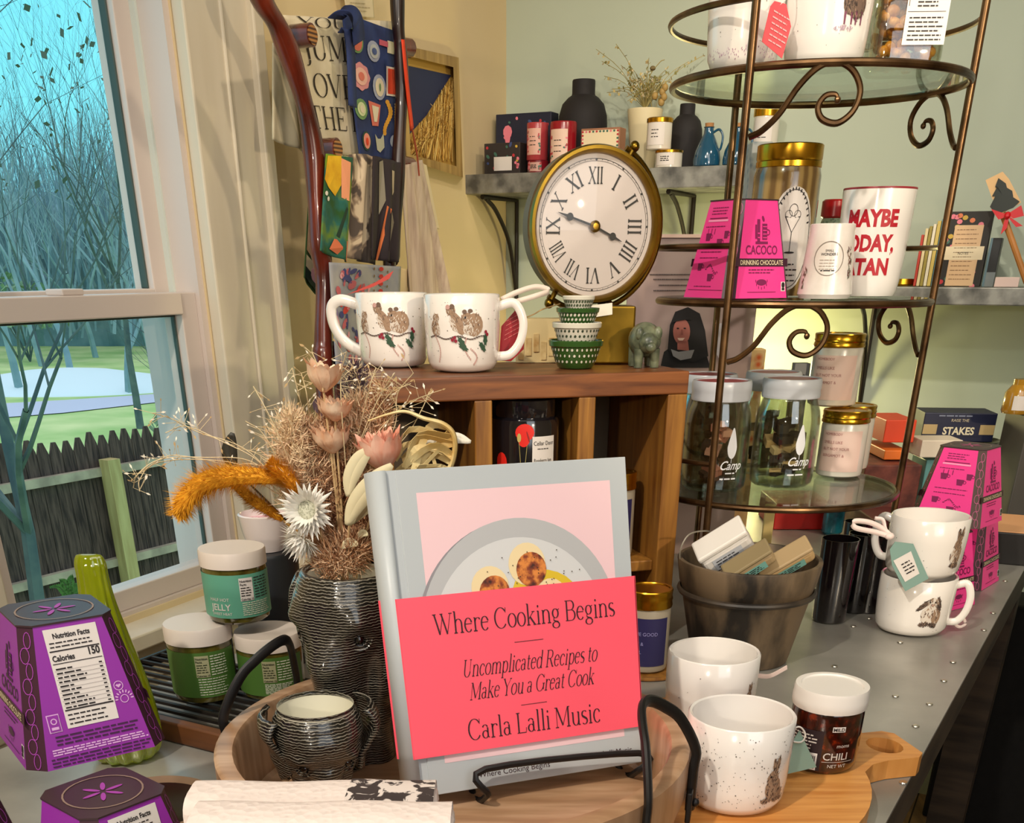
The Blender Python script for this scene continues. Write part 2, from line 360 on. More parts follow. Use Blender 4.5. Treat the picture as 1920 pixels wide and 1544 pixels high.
def serif_text(t, size, al='CENTER', bold=0):
    th, hn = .078+bold, .018+bold*.3; vs = []; fs = []; x = 0
    def seg(pts, wid=None):
        P = [Vector((p[0], p[1])) for p in pts]; b = len(vs)
        for i, p in enumerate(P):
            d = (P[min(i+1, len(P)-1)]-P[max(i-1, 0)]).normalized(); nn = Vector((-d.y, d.x))
            ww = (hn+(th-hn)*abs(d.y)**1.4) if wid is None else (th*wid if wid > .45 else hn*1.3+th*wid*.15)
            vs.append(tuple(p+nn*ww/2)); vs.append(tuple(p-nn*ww/2))
        for i in range(len(P)-1): fs.append((b+2*i, b+2*i+1, b+2*i+3, b+2*i+2))
    for ch in t:
        adv, st = SER.get(ch, SER[' '])
        for q in st:
            if q[0] == 'l': seg([(x+q[1], q[2]), (x+q[3], q[4])], q[5] if len(q) > 5 else 1)
            elif q[0] == 's': b = len(vs); vs.extend([(x+q[1]-q[3], q[2]-hn), (x+q[1]+q[3], q[2]-hn), (x+q[1]+q[3], q[2]+hn), (x+q[1]-q[3], q[2]+hn)]) if q[2] < .1 and q[2] > -.1 else vs.extend([(x+q[1]-q[3], q[2]-hn), (x+q[1]+q[3], q[2]-hn), (x+q[1]+q[3], q[2]+hn*.5), (x+q[1]-q[3], q[2]+hn*.5)]); fs.append((b, b+1, b+2, b+3))
            elif q[0] == 'd':
                b = len(vs); vs.extend([(x+q[1]+q[3]*math.cos(k*PI/4), q[2]+q[3]*math.sin(k*PI/4)) for k in range(8)]); fs.append(tuple(b+k for k in range(8)))
            else:
                n = 20; seg([(x+q[1]+q[3]*math.cos(math.radians(q[5]+(q[6]-q[5])*k/n)), q[2]+q[4]*math.sin(math.radians(q[5]+(q[6]-q[5])*k/n))) for k in range(n+1)])
        x += adv
    o = -x/2 if al == 'CENTER' else (-x if al == 'RIGHT' else 0)
    return [((a+o)*size, b*size) for a, b in vs], fs
# ================================================================== the room
m_cream = two('cream_wall_paint', '#D2BC92', '#D8C49C', scale=3, rough=.75, lo=.3, hi=.7)
m_green = two('sage_wall_paint', '#AEB8A6', '#B6C0AE', scale=2, rough=.7, lo=.3, hi=.7)
m_trim = two('cream_trim_paint', '#CDC2AC', '#D6CCB8', scale=6, stretch=(3, 3, .5), rough=.45)
m_sash = M('#CFC2BA', .4)
m_ceil = M('#E6DFCF', .8)
m_floor = two('worn_floor_boards', '#5C4630', '#8A6C4C', scale=5, stretch=(9, .7, 1), rough=.55, lo=.3, hi=.7, rot=(0, 0, -.5))
def quadwall(name, a, b, z0, z1, th, n, m):      # wall slab from a to b, thickness th away from the room along n
    g = G(); a = Vector(a); b = Vector(b); n = Vector(n)*th
    f = lambda p, z: Vector((p.x, p.y, z))
    g.hexa([f(a, z0), f(b, z0), f(b+n, z0), f(a+n, z0)], [f(a, z1), f(b, z1), f(b+n, z1), f(a+n, z1)], m)
    return struct(clean(g.obj(name, sm=0)))
H = 2.65
# window wall, with the opening s 1.09..1.60, z .80..1.98
sA, sB, zA, zB = 1.085, 1.61, .80, 2.02
g = G(); n = -GD*.14
def slab(s0, s1, z0, z1, m=m_cream):
    P = [WW(s0, z0), WW(s1, z0), WW(s1, z0)+n, WW(s0, z0)+n]; Q = [p+Vector((0, 0, z1-z0)) for p in P]; g.hexa(P, Q, m)
slab(-.14, sA, 0, H); slab(sB, 4.2, 0, H); slab(sA, sB, 0, zA); slab(sA, sB, zB, H)
struct(clean(g.obj('wall_left', sm=0)))
quadwall('wall_back', C0, C0+GD*3.4, 0, H, .14, WD, m_green)
q1 = C0+GD*3.4; q2 = q1-WD*4.2; q3 = C0-WD*4.2
quadwall('wall_right', q1, q2, 0, H, .14, GD, m_cream)
quadwall('wall_front', q2, q3, 0, H, .14, -WD, m_cream)
def slabz(name, z0, z1, m):
    g = G(); P = [C0+WD*.2-GD*.2, q1+WD*.2+GD*.2, q2-WD*.2+GD*.2, q3-WD*.2-GD*.2]
    g.hexa([Vector((p.x, p.y, z0)) for p in P], [Vector((p.x, p.y, z1)) for p in P], m); return struct(clean(g.obj(name, sm=0)))
slabz('ceiling', H, H+.1, m_ceil)
fl = slabz('floor', FLOOR-.1, FLOOR, m_floor)
g = G()
for i in range(34):                                # gaps between the boards
    a = C0+GD*(.1*i+.05); b = a-WD*4.1; d = GD*.0018
    g.add([a-d+Vector((0, 0, FLOOR+.0006)), a+d+Vector((0, 0, FLOOR+.0006)), b+d+Vector((0, 0, FLOOR+.0006)), b-d+Vector((0, 0, FLOOR+.0006))], [(0, 1, 2, 3)], M('#20150C', .9))
struct(g.obj('trim_4', sm=0))
# ---- window: casing, frame, two sashes
def wbox(g, s0, s1, z0, z1, o0, o1, m):
    P = [WW(s0, z0, o0), WW(s1, z0, o0), WW(s1, z0, o1), WW(s0, z0, o1)]; g.hexa(P, [p+Vector((0, 0, z1-z0)) for p in P], m)
g = G()
wbox(g, .935, 1.085, .72, 2.14, 0, .022, m_trim); wbox(g, .915, .94, .72, 2.14, 0, .034, m_trim); wbox(g, 1.0, 1.006, .72, 2.14, 0, .026, m_trim)
wbox(g, 1.612, 1.78, .0, 2.14, 0, .022, m_trim); wbox(g, 1.606, 1.628, .72, 2.14, 0, .03, m_trim); wbox(g, 1.085, 1.61, 2.02, 2.14, 0, .022, m_trim)
struct(clean(g.obj('trim_1', sm=0, bevel=.003)))
g = G()
wbox(g, .90, 1.80, .765, .79, -.12, .06, m_trim); wbox(g, .93, 1.77, .66, .765, 0, .02, m_trim); wbox(g, .93, 1.77, .70, .712, 0, .028, m_trim)
struct(clean(g.obj('trim_2', sm=0, bevel=.003)))
win = bpy.data.objects.new('window_1', None); C.objects.link(win); win['kind'] = 'structure'; win.location = WW(1.35, .8)
m_track = M('#C9D2CC', .4)
g = G()
wbox(g, 1.085, 1.098, .79, 2.02, -.13, -.004, m_sash); wbox(g, 1.597, 1.61, .79, 2.02, -.13, -.004, m_sash)
wbox(g, 1.085, 1.61, .79, .806, -.13, -.004, m_sash); wbox(g, 1.085, 1.61, 2.0, 2.02, -.13, -.004, m_sash)
wbox(g, 1.098, 1.103, .806, 2.0, -.07, -.05, m_track)
clean(g.obj('window_frame', win, sm=0, world=True))
g = G()                                            # lower sash, nearer the room
o0, o1 = -.05, -.012
wbox(g, 1.098, 1.135, .806, 1.245, o0, o1, m_sash); wbox(g, 1.56, 1.597, .806, 1.245, o0, o1, m_sash)
wbox(g, 1.135, 1.56, .806, .838, o0, o1, m_sash); wbox(g, 1.135, 1.56, 1.215, 1.245, o0, o1+.004, m_sash)
wbox(g, 1.33, 1.37, 1.245, 1.253, o0+.006, o1, m_sash)
m_gask = M('#3A4A46', .5)
wbox(g, 1.135, 1.1385, .838, 1.215, -.034, -.026, m_gask); wbox(g, 1.135, 1.56, 1.2115, 1.215, -.034, -.026, m_gask)
clean(g.obj('lower_sash', win, sm=0, world=True, bevel=.002))
g = G(); o0, o1 = -.1, -.06
wbox(g, 1.098, 1.135, 1.225, 2.0, o0, o1, m_sash); wbox(g, 1.56, 1.597, 1.225, 2.0, o0, o1, m_sash)
wbox(g, 1.135, 1.56, 1.225, 1.25, o0, o1, m_sash); wbox(g, 1.135, 1.56, 1.965, 2.0, o0, o1, m_sash)
wbox(g, 1.135, 1.1385, 1.25, 1.965, -.084, -.07, m_gask)
clean(g.obj('upper_sash', win, sm=0, world=True, bevel=.002))
m_pane = glassy('window_glass', '#FBFCFC', .0, rough=.25, k=.08)
g = G(); wbox(g, 1.133, 1.562, .836, 1.217, -.032, -.029, m_pane); clean(g.obj('pane', win, sm=0, world=True))
g = G(); wbox(g, 1.133, 1.562, 1.248, 1.967, -.082, -.079, m_pane); clean(g.obj('pane', win, sm=0, world=True))

# ================================================================== outside the window
GZ = -1.7
m_lawn = two('winter_lawn', '#96BE6A', '#D6DE9C', scale=.55, rough=.95, lo=.3, hi=.7, detail=6)
g = G(); A = Vector((-1.4, 2.2, 0))
g.add([Vector((-70, 0, GZ)), Vector((-1.5, 1.0, GZ)), Vector((0, 4.5, GZ)), Vector((45, 95, GZ)), Vector((-70, 95, GZ))], [(0, 1, 2, 3, 4)], m_lawn)
lawn = struct(g.obj('ground', sm=0))
m_cover = M('#E4F0F4', .55)
c = PZ(110, 742, GZ); g = G(); g.lathe([(0, .60), (1.0, .50), (2.1, .26), (3.0, .05), (3.05, 0)], m_cover, 40); o = g.obj('pool_cover', sm=60); o.location = (c.x-.6, c.y+2.6, GZ); o.scale = (1.25, 1.0, .8)
tag(o, 'pale blue domed cover lying on the lawn beyond the fence', 'pool cover')
g = G(); pts = [PZ(-60, 790, GZ), PZ(120, 776, GZ), PZ(330, 752, GZ), PZ(460, 742, GZ)]; pr = [PZ(-60, 762, GZ), PZ(120, 752, GZ), PZ(330, 738, GZ), PZ(460, 730, GZ)]
g.add([p+Vector((0, 0, .02)) for p in pts+pr], [(i, i+1, i+5, i+4) for i in range(3)], M('#C8C8DC', .6)); tag(g.obj('garden_path', sm=0), 'pale blue-grey path crossing the lawn in front of the cover', 'path')
# fence
a0 = PY(-30, 838, 7.3); FT = .02
FD = Vector((math.sin(math.radians(32)), math.cos(math.radians(32)), 0)); FN = Vector((FD.y, -FD.x, 0))
f0 = PZ(190, 812, FT)
m_fence = two('weathered_fence', '#33221E', '#6A5046', scale=6, stretch=(8, 8, .7), rough=.9)
m_rail = two('fence_rail', '#A08C78', '#CBB498', scale=5, rough=.85)
fence = thing('picket_fence', 'dark weathered picket fence with pointed tops across the yard behind the window', 'fence', (f0.x, f0.y, GZ))
def fp(t, z, o=0): p = f0+FD*t+FN*o; return Vector((p.x, p.y, z))
for i in range(-28, 36):
    t = i*.125; g = G(); wv = .0585; h = FT+random.uniform(-.03, .03)
    out = [(-wv, GZ), (wv, GZ), (wv, h-.1), (.018, h), (-.018, h), (-wv, h-.1)]
    vs = [fp(t+x, z, 0) for x, z in out]+[fp(t+x, z, -.02) for x, z in out]
    g.add(vs, [(0, 1, 2, 3, 4, 5), (11, 10, 9, 8, 7, 6)]+[(k, (k+1) % 6+0, (k+1) % 6+6, k+6) for k in range(6)], m_fence)
    g.obj('picket', fence, sm=0, world=True)
for z in (FT-.34, FT-1.12):
    g = G(); P = [fp(-3.6, z, 0), fp(4.6, z, 0), fp(4.6, z, .06), fp(-3.6, z, .06)]; g.hexa(P, [p+Vector((0, 0, .07)) for p in P], m_rail); clean(g.obj('rail', fence, sm=0, world=True))
for t in (-.12, 2.6):
    g = G(); P = [fp(t, GZ, .05), fp(t+.13, GZ, .05), fp(t+.13, GZ, .17), fp(t, GZ, .17)]; g.hexa(P, [p+Vector((0, 0, FT-.2-GZ)) for p in P], two('fence_post_wood', '#B89C62', '#D2BA7C', scale=4, stretch=(5, 5, .6), rough=.85)); clean(g.obj('post', fence, sm=0, world=True))
# trees: bare crowns as tapering branches
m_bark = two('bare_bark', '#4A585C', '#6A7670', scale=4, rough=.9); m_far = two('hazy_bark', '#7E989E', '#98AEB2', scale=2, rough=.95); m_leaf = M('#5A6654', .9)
def tree(base, h, label, group=None, spread=.6, depthn=5, mat=m_bark, r0=None, seed=1, lean=(0, 0), leaves=0, nb=3, first=.3, bend=.25):
    R = random.Random(seed); t = thing('bare_tree', label, 'tree', base, 0, group); g = G(); lv = []
    def grow(p, d, L, r, k):
        pts = [p]; q = p.copy(); dd = d.copy(); n = 4
        for i in range(n):
            dd = (dd+Vector((R.uniform(-1, 1), R.uniform(-1, 1), R.uniform(-.4, .8)))*bend*.6).normalized(); q = q+dd*(L/n); pts.append(q.copy())
        g.tube(pts, [r*(1-.45*i/n) for i in range(n+1)], mat, 5 if k > 2 else 3, cap=False)
        if k <= 0: lv.append(q.copy())
        if k <= 0: return
        for i in range(nb+(k > 4)):
            j = R.randint(2, n) if i else n
            nd = (dd+Vector((R.uniform(-1, 1), R.uniform(-1, 1), R.uniform(-.25, .7)))*spread*1.3).normalized()
            grow(pts[j], nd, L*R.uniform(.58, .82), r*(1-.45*j/n)*.68, k-1)
    grow(Vector((0, 0, 0)), Vector((lean[0], lean[1], 1)).normalized(), h*first, r0 or h*.018, depthn)
    g.obj('branches', t, sm=60)
    if leaves:
        l = G()
        for q in lv:
            for _ in range(leaves):
                c = q+Vector((R.gauss(0, .1), R.gauss(0, .1), R.gauss(0, .1))); e = Vector((R.uniform(-1, 1), R.uniform(-1, 1), R.uniform(-1, 1)))*.022; f = Vector((R.uniform(-1, 1), R.uniform(-1, 1), R.uniform(-1, 1)))*.016
                l.add([c-e, c+f, c+e, c-f], [(0, 1, 2, 3)], m_leaf)
        l.obj('last_leaves', t, sm=0)
    return t
def gnd(u, Y): p = PY(u, 500, Y); return (p.x, p.y, GZ)
tree(gnd(-90, 8.2), 7.2, 'bare tree with a few withered leaves at the left edge of the window', spread=.75, seed=11, leaves=1, depthn=6, lean=(.12, 0), first=.34, r0=.07)
tree(gnd(372, 9.5), 4.4, 'bare tree with low curving limbs near the right window jamb', spread=.8, seed=5, depthn=5, lean=(-.15, 0), first=.36, bend=.4, r0=.06)
tree(gnd(215, 24), 9, 'tall thin bare tree rising in the middle of the window', spread=.55, seed=21, depthn=5, lean=(.1, 0), r0=.09)
for i in range(11):
    Y = [36, 44, 31, 40][i % 4]; u = -120+i*54
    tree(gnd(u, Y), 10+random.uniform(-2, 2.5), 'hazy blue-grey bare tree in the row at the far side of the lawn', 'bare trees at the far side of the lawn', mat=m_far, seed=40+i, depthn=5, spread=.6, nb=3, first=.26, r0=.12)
m_thick = two('hazy_thicket', '#6E8E98', '#9CB4BC', scale=1.4, rough=.95, lo=.3, hi=.75, detail=9, bump=.6)  # distance haze mixed into the woods' colours
g = G(); R = random.Random(3)
for i in range(-10, 26):
    for k in range(3):
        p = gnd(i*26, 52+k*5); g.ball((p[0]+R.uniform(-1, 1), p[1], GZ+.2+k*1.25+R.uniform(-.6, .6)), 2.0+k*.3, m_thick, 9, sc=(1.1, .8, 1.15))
hz = [M('#6E8A94', .95), M('#88A2AC', .95), M('#9CB2BA', .95)]  # haze tints for the twig strokes
for _ in range(3400):
    Y = R.uniform(44, 64); p = gnd(R.uniform(-160, 520), Y); h = R.uniform(3.5, 8.2)*(1+.12*math.sin(p[0]*.3)); b = Vector((p[0], Y, GZ+R.uniform(.5, 4))); e = b+Vector((R.gauss(0, .9), 0, h-(b.z-GZ))); w_ = R.uniform(.02, .07)
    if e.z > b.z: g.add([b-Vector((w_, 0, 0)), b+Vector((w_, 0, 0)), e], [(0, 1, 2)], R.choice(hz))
tag(g.obj('thicket', sm=60), 'haze-tinted blue-grey bank of winter woods behind the lawn', 'woods', kind='stuff')
m_bush = two('bush_leaf', '#6E8E70', '#9CB48C', scale=7, rough=.9)
for k, (u, Y, r) in enumerate([(398, 15, 1.0), (318, 17, .6), (20, 42, 1.5)]):
    R = random.Random(60+k); p = gnd(u, Y); g = G()
    for i in range(420):
        a = R.uniform(0, 2*PI); b = R.uniform(-.2, 1); rr = r*R.uniform(.6, 1.05); q = Vector((math.cos(a)*math.sqrt(max(0, 1-b*b))*rr, math.sin(a)*math.sqrt(max(0, 1-b*b))*rr, r*.9+b*rr*.9)); e = Vector((R.uniform(-1, 1), R.uniform(-1, 1), R.uniform(-1, 1)))*.1*r
        f = Vector((R.uniform(-1, 1), R.uniform(-1, 1), R.uniform(-1, 1)))*.09*r; g.add([q-e, q+f, q+e, q-f], [(0, 1, 2, 3)], m_bush)
    for i in range(9):
        a = i*.7; g.tube([Vector((0, 0, 0)), Vector((math.cos(a)*r*.4, math.sin(a)*r*.4, r)), Vector((math.cos(a)*r*.8, math.sin(a)*r*.8, r*1.7))], [.03, .02, .008], m_bark, 4)
    o = g.obj('bush', sm=0); o.location = p
    tag(o, ['round leafy bush at the right end of the lawn by the jamb', 'small leafy bush just left of the round one', 'leafy bush far back on the left of the lawn'][k], 'bush')
# ================================================================== the metal-topped table
TZ = .90
E1, E0 = PZ(1920, 1067, TZ), PZ(1660, 1544, TZ)
TD = Vector((E1.x-E0.x, E1.y-E0.y, 0)).normalized(); TN = Vector((TD.y, -TD.x, 0))      # along the table, and to its right
TO = Vector((E0.x, E0.y, 0)); TW = .735
m_zinc = two('zinc_sheet', '#8A8780', '#BEBBB2', scale=7, rough=.36, metal=.45, lo=.3, hi=.72, detail=6, bump=.05)
m_dkwood = two('dark_table_wood', '#2C231B', '#46382B', scale=6, stretch=(1, 1, 8), rough=.6)
tb = thing('display_table', 'long work table with a riveted galvanised metal top carrying all the goods', 'table', (TO.x-TN.x*.36, TO.y-TN.y*.36, FLOOR))
def tp(a, b, z): p = TO+TD*a-TN*b; return Vector((p.x, p.y, z))       # a along, b leftwards from the right edge
A0, A1 = -.62, 1.50
g = G(); g.hexa([tp(A0, 0, TZ-.004), tp(A1, 0, TZ-.004), tp(A1, TW, TZ-.004), tp(A0, TW, TZ-.004)], [tp(A0, 0, TZ-.0006), tp(A1, 0, TZ-.0006), tp(A1, TW, TZ-.0006), tp(A0, TW, TZ-.0006)], m_zinc); clean(g.obj('metal_top', tb, sm=0, world=True))
g = G(); g.hexa([tp(A0, .002, TZ-.06), tp(A1, .002, TZ-.06), tp(A1, TW-.002, TZ-.06), tp(A0, TW-.002, TZ-.06)], [tp(A0, .002, TZ-.004), tp(A1, .002, TZ-.004), tp(A1, TW-.002, TZ-.004), tp(A0, TW-.002, TZ-.004)], m_dkwood); clean(g.obj('edge_board', tb, sm=0, world=True))
for a in (A0+.08, A1-.08):
    for b in (.06, TW-.06):
        g = G(); p = tp(a, b, (TZ-.06+FLOOR)/2); g.box(p, (.07, .07, TZ-.06-FLOOR), m_dkwood, rz=math.atan2(TD.y, TD.x)); g.obj('leg', tb, sm=0, world=True)
m_rivet = M('#C8C2B4', .3, .9)
riv = []
for u, v in [(1787, 1242), (1770, 1277), (1743, 1321), (1717, 1362), (1694, 1468), (1845, 1182), (1862, 1150), (1885, 1090), (1565, 1250), (1688, 1205), (1600, 1175), (1679, 1306), (1630, 1160)]:
    riv.append(PZ(u, v, TZ))
for p in riv:
    g = G(); g.lathe([(.0036, 0), (.003, .0009), (0, .0013)], m_rivet, 12, c=(p.x, p.y, TZ)); g.obj('rivet', tb, world=True)
# black draped bench standing against the green wall, its foot on the floor
s0_ = gpx(1748, 1440, .13)[0]; g = G(); b4 = [GW(s0_, FLOOR+.0006, .13), GW(s0_+1.2, FLOOR+.0006, .13), GW(s0_+1.2, FLOOR+.0006, .004), GW(s0_, FLOOR+.0006, .004)]
g.hexa(b4, [p+Vector((0, 0, .52)) for p in b4], two('black_cloth', '#060505', '#0C0A0A', scale=60, rough=1)); tag(clean(g.obj('draped_bench', sm=0, bevel=.006)), 'plain black cloth-covered bench on the floor right of the table', 'bench')

# ------------------------------------------------------------------ drinking-chocolate boxes
m_dkbr = M('#3A2226', .5); m_label = M('#DDD6D0', .5); m_ink = M('#1E1718', .6)
BA, BB, BC, BD, BH = .0470, .0298, .011, .008, .0900    # half base, half top, chamfers, height
def choc_box(loc, rz, label, hue, group=None, nut='front', small=False):
    col, dark, strip = hue
    t = thing('chocolate_box', label, 'box', loc, rz, group)
    mc = M(col, .42); md = M(dark, .5); mb = M('#3B1A2B' if not small else '#3B2320', .45)
    def oct_(h, c, z): return [(-h+c, -h, z), (h-c, -h, z), (h, -h+c, z), (h, h-c, z), (h-c, h, z), (-h+c, h, z), (-h, h-c, z), (-h, -h+c, z)]
    g = G(); b = oct_(BA, BC, 0); q = oct_(BB, BD, BH)
    g.add(b+q, [tuple(range(8))[::-1]], mc)
    for i in range(8): g.add([b[i], b[(i+1) % 8], q[(i+1) % 8], q[i]], [(0, 1, 2, 3)], mc if i % 2 == 0 else mb)
    g.obj('carton', t, sm=0)
    g = G(); q2 = oct_(BB+.0006, BD, BH); g.add(oct_(BB+.0006, BD, BH+.0012)+q2, [tuple(range(8))]+[(i, (i+8), (i+1) % 8+8, (i+1) % 8) for i in range(8)], M('#3C2A2E', .4))
    mp = flat((0, 0, BH+.0016), (1, 0, 0), (0, 1, 0)); g.ring(0, 0, .025, .0012, mp, M('#8A7466', .5))
    for k in range(6): g.ell(.008*math.cos(k*PI/3), .008*math.sin(k*PI/3), .006, .0016, mp, M(strip, .5), rot=k*PI/3)
    g.obj('lid', t, sm=0)
    # faces: 0 front 1 right 2 back 3 left
    L = math.hypot(BA-BB, BH)
    def face(k, off=.0004):
        R = Matrix.Rotation(k*PI/2, 3, 'Z'); up = Vector((0, BA-BB, BH)).normalized(); n = Vector((0, -BH, BA-BB)).normalized()
        return flat(R@(Vector((0, -BA, 0))+n*off), R@Vector((1, 0, 0)), R@up)
    rows = range(4)
    for k in rows:
        side = (k % 2 == 1) if nut in ('front', 'back2') else (k % 2 == 0)        # logo faces alternate with small-print faces
        f = face(k); f2 = face(k, .0007); hw = lambda y: BA-(BA-BB)*y/L-(BC-(BC-BD)*y/L)
        if side:
            g = G(); pm = md
            for i in range(3):                                           # cup stack emblem
                pass
            y0 = L*.58; g.rect(-.0062, y0, -.0022, y0+.021, f, pm); g.rect(.0008, y0+.002, .0075, y0+.017, f, pm); g.rect(-.0085, y0-.002, .0085, y0+.0005, f, pm)
            g.rect(-.009, y0+.003, -.0066, y0+.016, f, pm); g.ring(.0085, y0+.009, .003, .001, f, pm, 14); g.ell(.002, y0+.0215, .0016, .003, f, pm, 10, .4)
            for j in range(4): g.rect(.0014, y0+.0035+j*.0034, .0069, y0+.0043+j*.0034, f2, mc)
            g.rect(-.0056, y0+.0035, -.0028, y0+.0045, f2, mc); g.rect(-.0056, y0+.0075, -.0028, y0+.0085, f2, mc)
            g.text('CACOCO', 0, L*.455, .0118, f, pm, bold=.02, sx=.84)
            yb = L*.37; w2 = hw(yb)+BC*.5; g.rect(-w2, yb-.0038, w2, yb+.0038, f, mb); g.text('DRINKING CHOCOLATE', 0, yb-.0022, .0062, f2, M('#D9C9A8', .5), bold=.015, sx=.86)
            g.lines(-.018, .018, L*.295, L*.265, 2, .0011, f, pm)
            g.ell(0, L*.165, .007, .003, f, pm)
            for j in range(7): a = PI+PI*j/6; g.rect(.008*math.cos(a)-.0004, L*.165+.007*math.sin(a), .008*math.cos(a)+.0004, L*.165+.007*math.sin(a)+.0025, f, pm)
            g.rect(-.02, L*.06, .02, L*.067, f, pm)
            sx = hw(L*.12)-.004
            g.rect(sx-.003, L*.07, sx+.003, L*.17, f, m_label); g.ell(sx, L*.135, .0022, .0028, f2, m_ink); g.rect(sx-.0018, L*.08, sx+.0018, L*.105, f2, m_ink)
            g.obj('front_print', t, sm=0)
        elif nut == 'front':
            g = G(); yt = L*.97; w3 = .0158
            g.rect(-w3-.001, L*.27, w3+.001, yt, f, m_label)
            g.text('Nutrition Facts', 0, yt-.0062, .0046, f2, m_ink, bold=.03, sx=.83)
            g.lines(-w3+.001, w3-.003, yt-.009, yt-.0115, 2, .0008, f2, m_ink); g.rect(-w3, yt-.0145, w3, yt-.0137, f2, m_ink)
            g.text('Calories', -w3+.0005, yt-.0205, .0052, f2, m_ink, 'LEFT', .03, sx=.8); g.text('150', w3-.0005, yt-.0195, .0068, f2, m_ink, 'RIGHT', .03, sx=.8)
            g.rect(-w3, yt-.0224, w3, yt-.0219, f2, m_ink)
            for j in range(10):
                y = yt-.0255-j*.0028; g.lines(-w3+.001, w3*.35, y, y, 1, .001, f2, m_ink, rag=.6); g.rect(w3-.003, y-.0004, w3-.001, y+.0005, f2, m_ink); g.rect(-w3, y-.0013, w3, y-.0011, f2, M('#8A8082', .6))
            y = yt-.0525; g.rect(-w3, y-.0003, w3, y+.0006, f2, m_ink); g.lines(-w3+.001, w3*.7, y-.003, L*.30, 3, .0009, f2, m_ink)
            g.obj('nutrition_panel', t, sm=0)
            g = G(); wh = M('#D8A8DA', .5)
            g.ring(.0215, L*.50, .0032, .0005, f, wh); g.poly([(.0215, L*.485), (.0195, L*.505), (.0207, L*.512), (.0215, L*.507), (.0223, L*.512), (.0235, L*.505)], f, wh)
            for j in range(9): a = PI*j/8; g.ell(.0235+.0052*math.cos(a), L*.40+.005*math.sin(a), .0005, .0012, f, wh, 6, a-PI/2)
            g.ring(.0235, L*.40, .0028, .0005, f, wh)
            g.rect(-.0285, L*.26, -.0205, L*.39, f, wh); g.rect(-.0279, L*.267, -.0211, L*.383, f2, mc); g.ring(-.0245, L*.34, .0021, .0007, face(k, .0009), wh, 14); g.rect(-.0268, L*.28, -.0222, L*.30, face(k, .0009), wh)
            g.lines(-.026, .034, L*.225, L*.17, 3, .0012, f, md, rag=.15); g.lines(-.030, .036, L*.135, L*.10, 3, .0009, f, wh, rag=.1); g.lines(-.032, .036, L*.07, L*.02, 3, .0011, f, md, rag=.2)
            g.obj('small_print', t, sm=0)
        else:
            g = G(); g.lines(-.014, .014, L*.93, L*.87, 3, .0009, f, md); g.rect(-.016, L*.82, .016, L*.83, f, md); g.rect(-.018, L*.79, .018, L*.81, f, M('#F29CC4', .5))
            for (x, y, s) in ((-.012, .64, 1), (.01, .58, 1), (-.016, .33, .9), (.006, .22, 1), (.02, .66, .8)):
                g.poly([(x-.005*s, L*y+.003), (x+.005*s, L*y+.003), (x+.0035*s, L*y-.004), (x-.0035*s, L*y-.004)], f, md); g.ring(x+.006*s, L*y, .002, .0007, f, md, 10)
            for x in (-.014, -.008, -.002): g.rect(x-.0005, L*.66, x+.0005, L*.72, f, md)
            for y in (.74, .48, .42, .12): g.lines(-.02, .022, L*y, L*y, 1, .0009, f, md)
            g.rect(-.03, L*.08, .034, L*.086, f, md)
            for j in range(12): a = j*.5; g.ell(-.004+.002*j, L*.30+.004*math.sin(a), .0016, .0006, f, md, 8, a)
            g.obj('brewing_steps', t, sm=0)
    ms = M(strip, .5)                                                   # swirls on the cut corners
    for k in range(4):
        g = G()
        R = Matrix.Rotation(k*PI/2+PI/4, 3, 'Z')
        for j in range(9):
            z = .006+j*.0095; h = BA-(BA-BB)*z/BH; c = BC-(BC-BD)*z/BH; dd = (h*2-c)/math.sqrt(2); x0 = c*.30
            mpp = lambda x, y, R=R, dd=dd, z=z: R@Vector((x, -dd-.0005+(y)*(BA-BB)/BH*1.41-.0, z+y))
            g.ring((-1)**j*.0012, 0, .0034 if j % 2 else .0026, .0005, mpp, ms, 12, ry=.0052)
        g.obj('corner_swirl', t, sm=0)
    return t
PUR = ('#8E2C9E', '#3E1440', '#9C3FA0'); PNK = ('#EE3E92', '#7A1650', '#C2578A')
choc_box((-.2990, .690, TZ+BH+.0018), math.radians(35.5), 'purple chocolate box with tapered sides, topmost of the stack at the left', PUR)
choc_box((-.2551, .6015, TZ), math.radians(50), 'purple chocolate box under the top one, its nutrition panel cut by the frame', PUR)
choc_box((-.378, .630, TZ), math.radians(125), 'purple chocolate box mostly outside the frame at the lower left corner', PUR)
choc_box((.556, 1.371, TZ), math.radians(35), 'pink chocolate box at table level, nearest behind the stacked rabbit mugs', PNK, nut='back')
choc_box((.634, 1.477, TZ), math.radians(50), 'pink chocolate box at table level, rear of the pair under the tilted one', PNK, nut='back')
choc_box((.595, 1.428, TZ+BH+.0018), math.radians(-43), 'pink chocolate box resting on top of two others at the right', PNK, nut='back2', small=True)
# ================================================================== board, tray, book, towels, mugs in front
m_beech = two('beech_board', '#C07A36', '#E0A158', scale=9, stretch=(1.2, 14, 1), rough=.42, lo=.3, hi=.7, rot=(0, 0, .6))
m_acacia = two('pale_tray_wood', '#8E6A4C', '#C6A383', scale=5, stretch=(1.5, 12, 1.5), rough=.4, lo=.3, hi=.7, rot=(0, 0, .5), c3='#A98463')
m_iron = M('#171515', .45, .3)
BZ = TZ+.018
bc = Vector((.132, .80, TZ)); br = .168
bd = thing('cutting_board', 'round beech cutting board with a holed paddle handle under the speckled mug and chili jar', 'board', bc)
hd = (PZ(1680, 1395, BZ)-Vector((bc.x, bc.y, BZ))); ha = math.atan2(hd.y, hd.x); hl = hd.length+.012
g = G(); n = 56; hw_ = .030; out = []
a_in = math.asin(.046/br)
for i in range(n+1): a = ha+a_in+(2*PI-2*a_in)*i/n; out.append((br*math.cos(a), br*math.sin(a)))
c_, s_ = math.cos(ha), math.sin(ha)
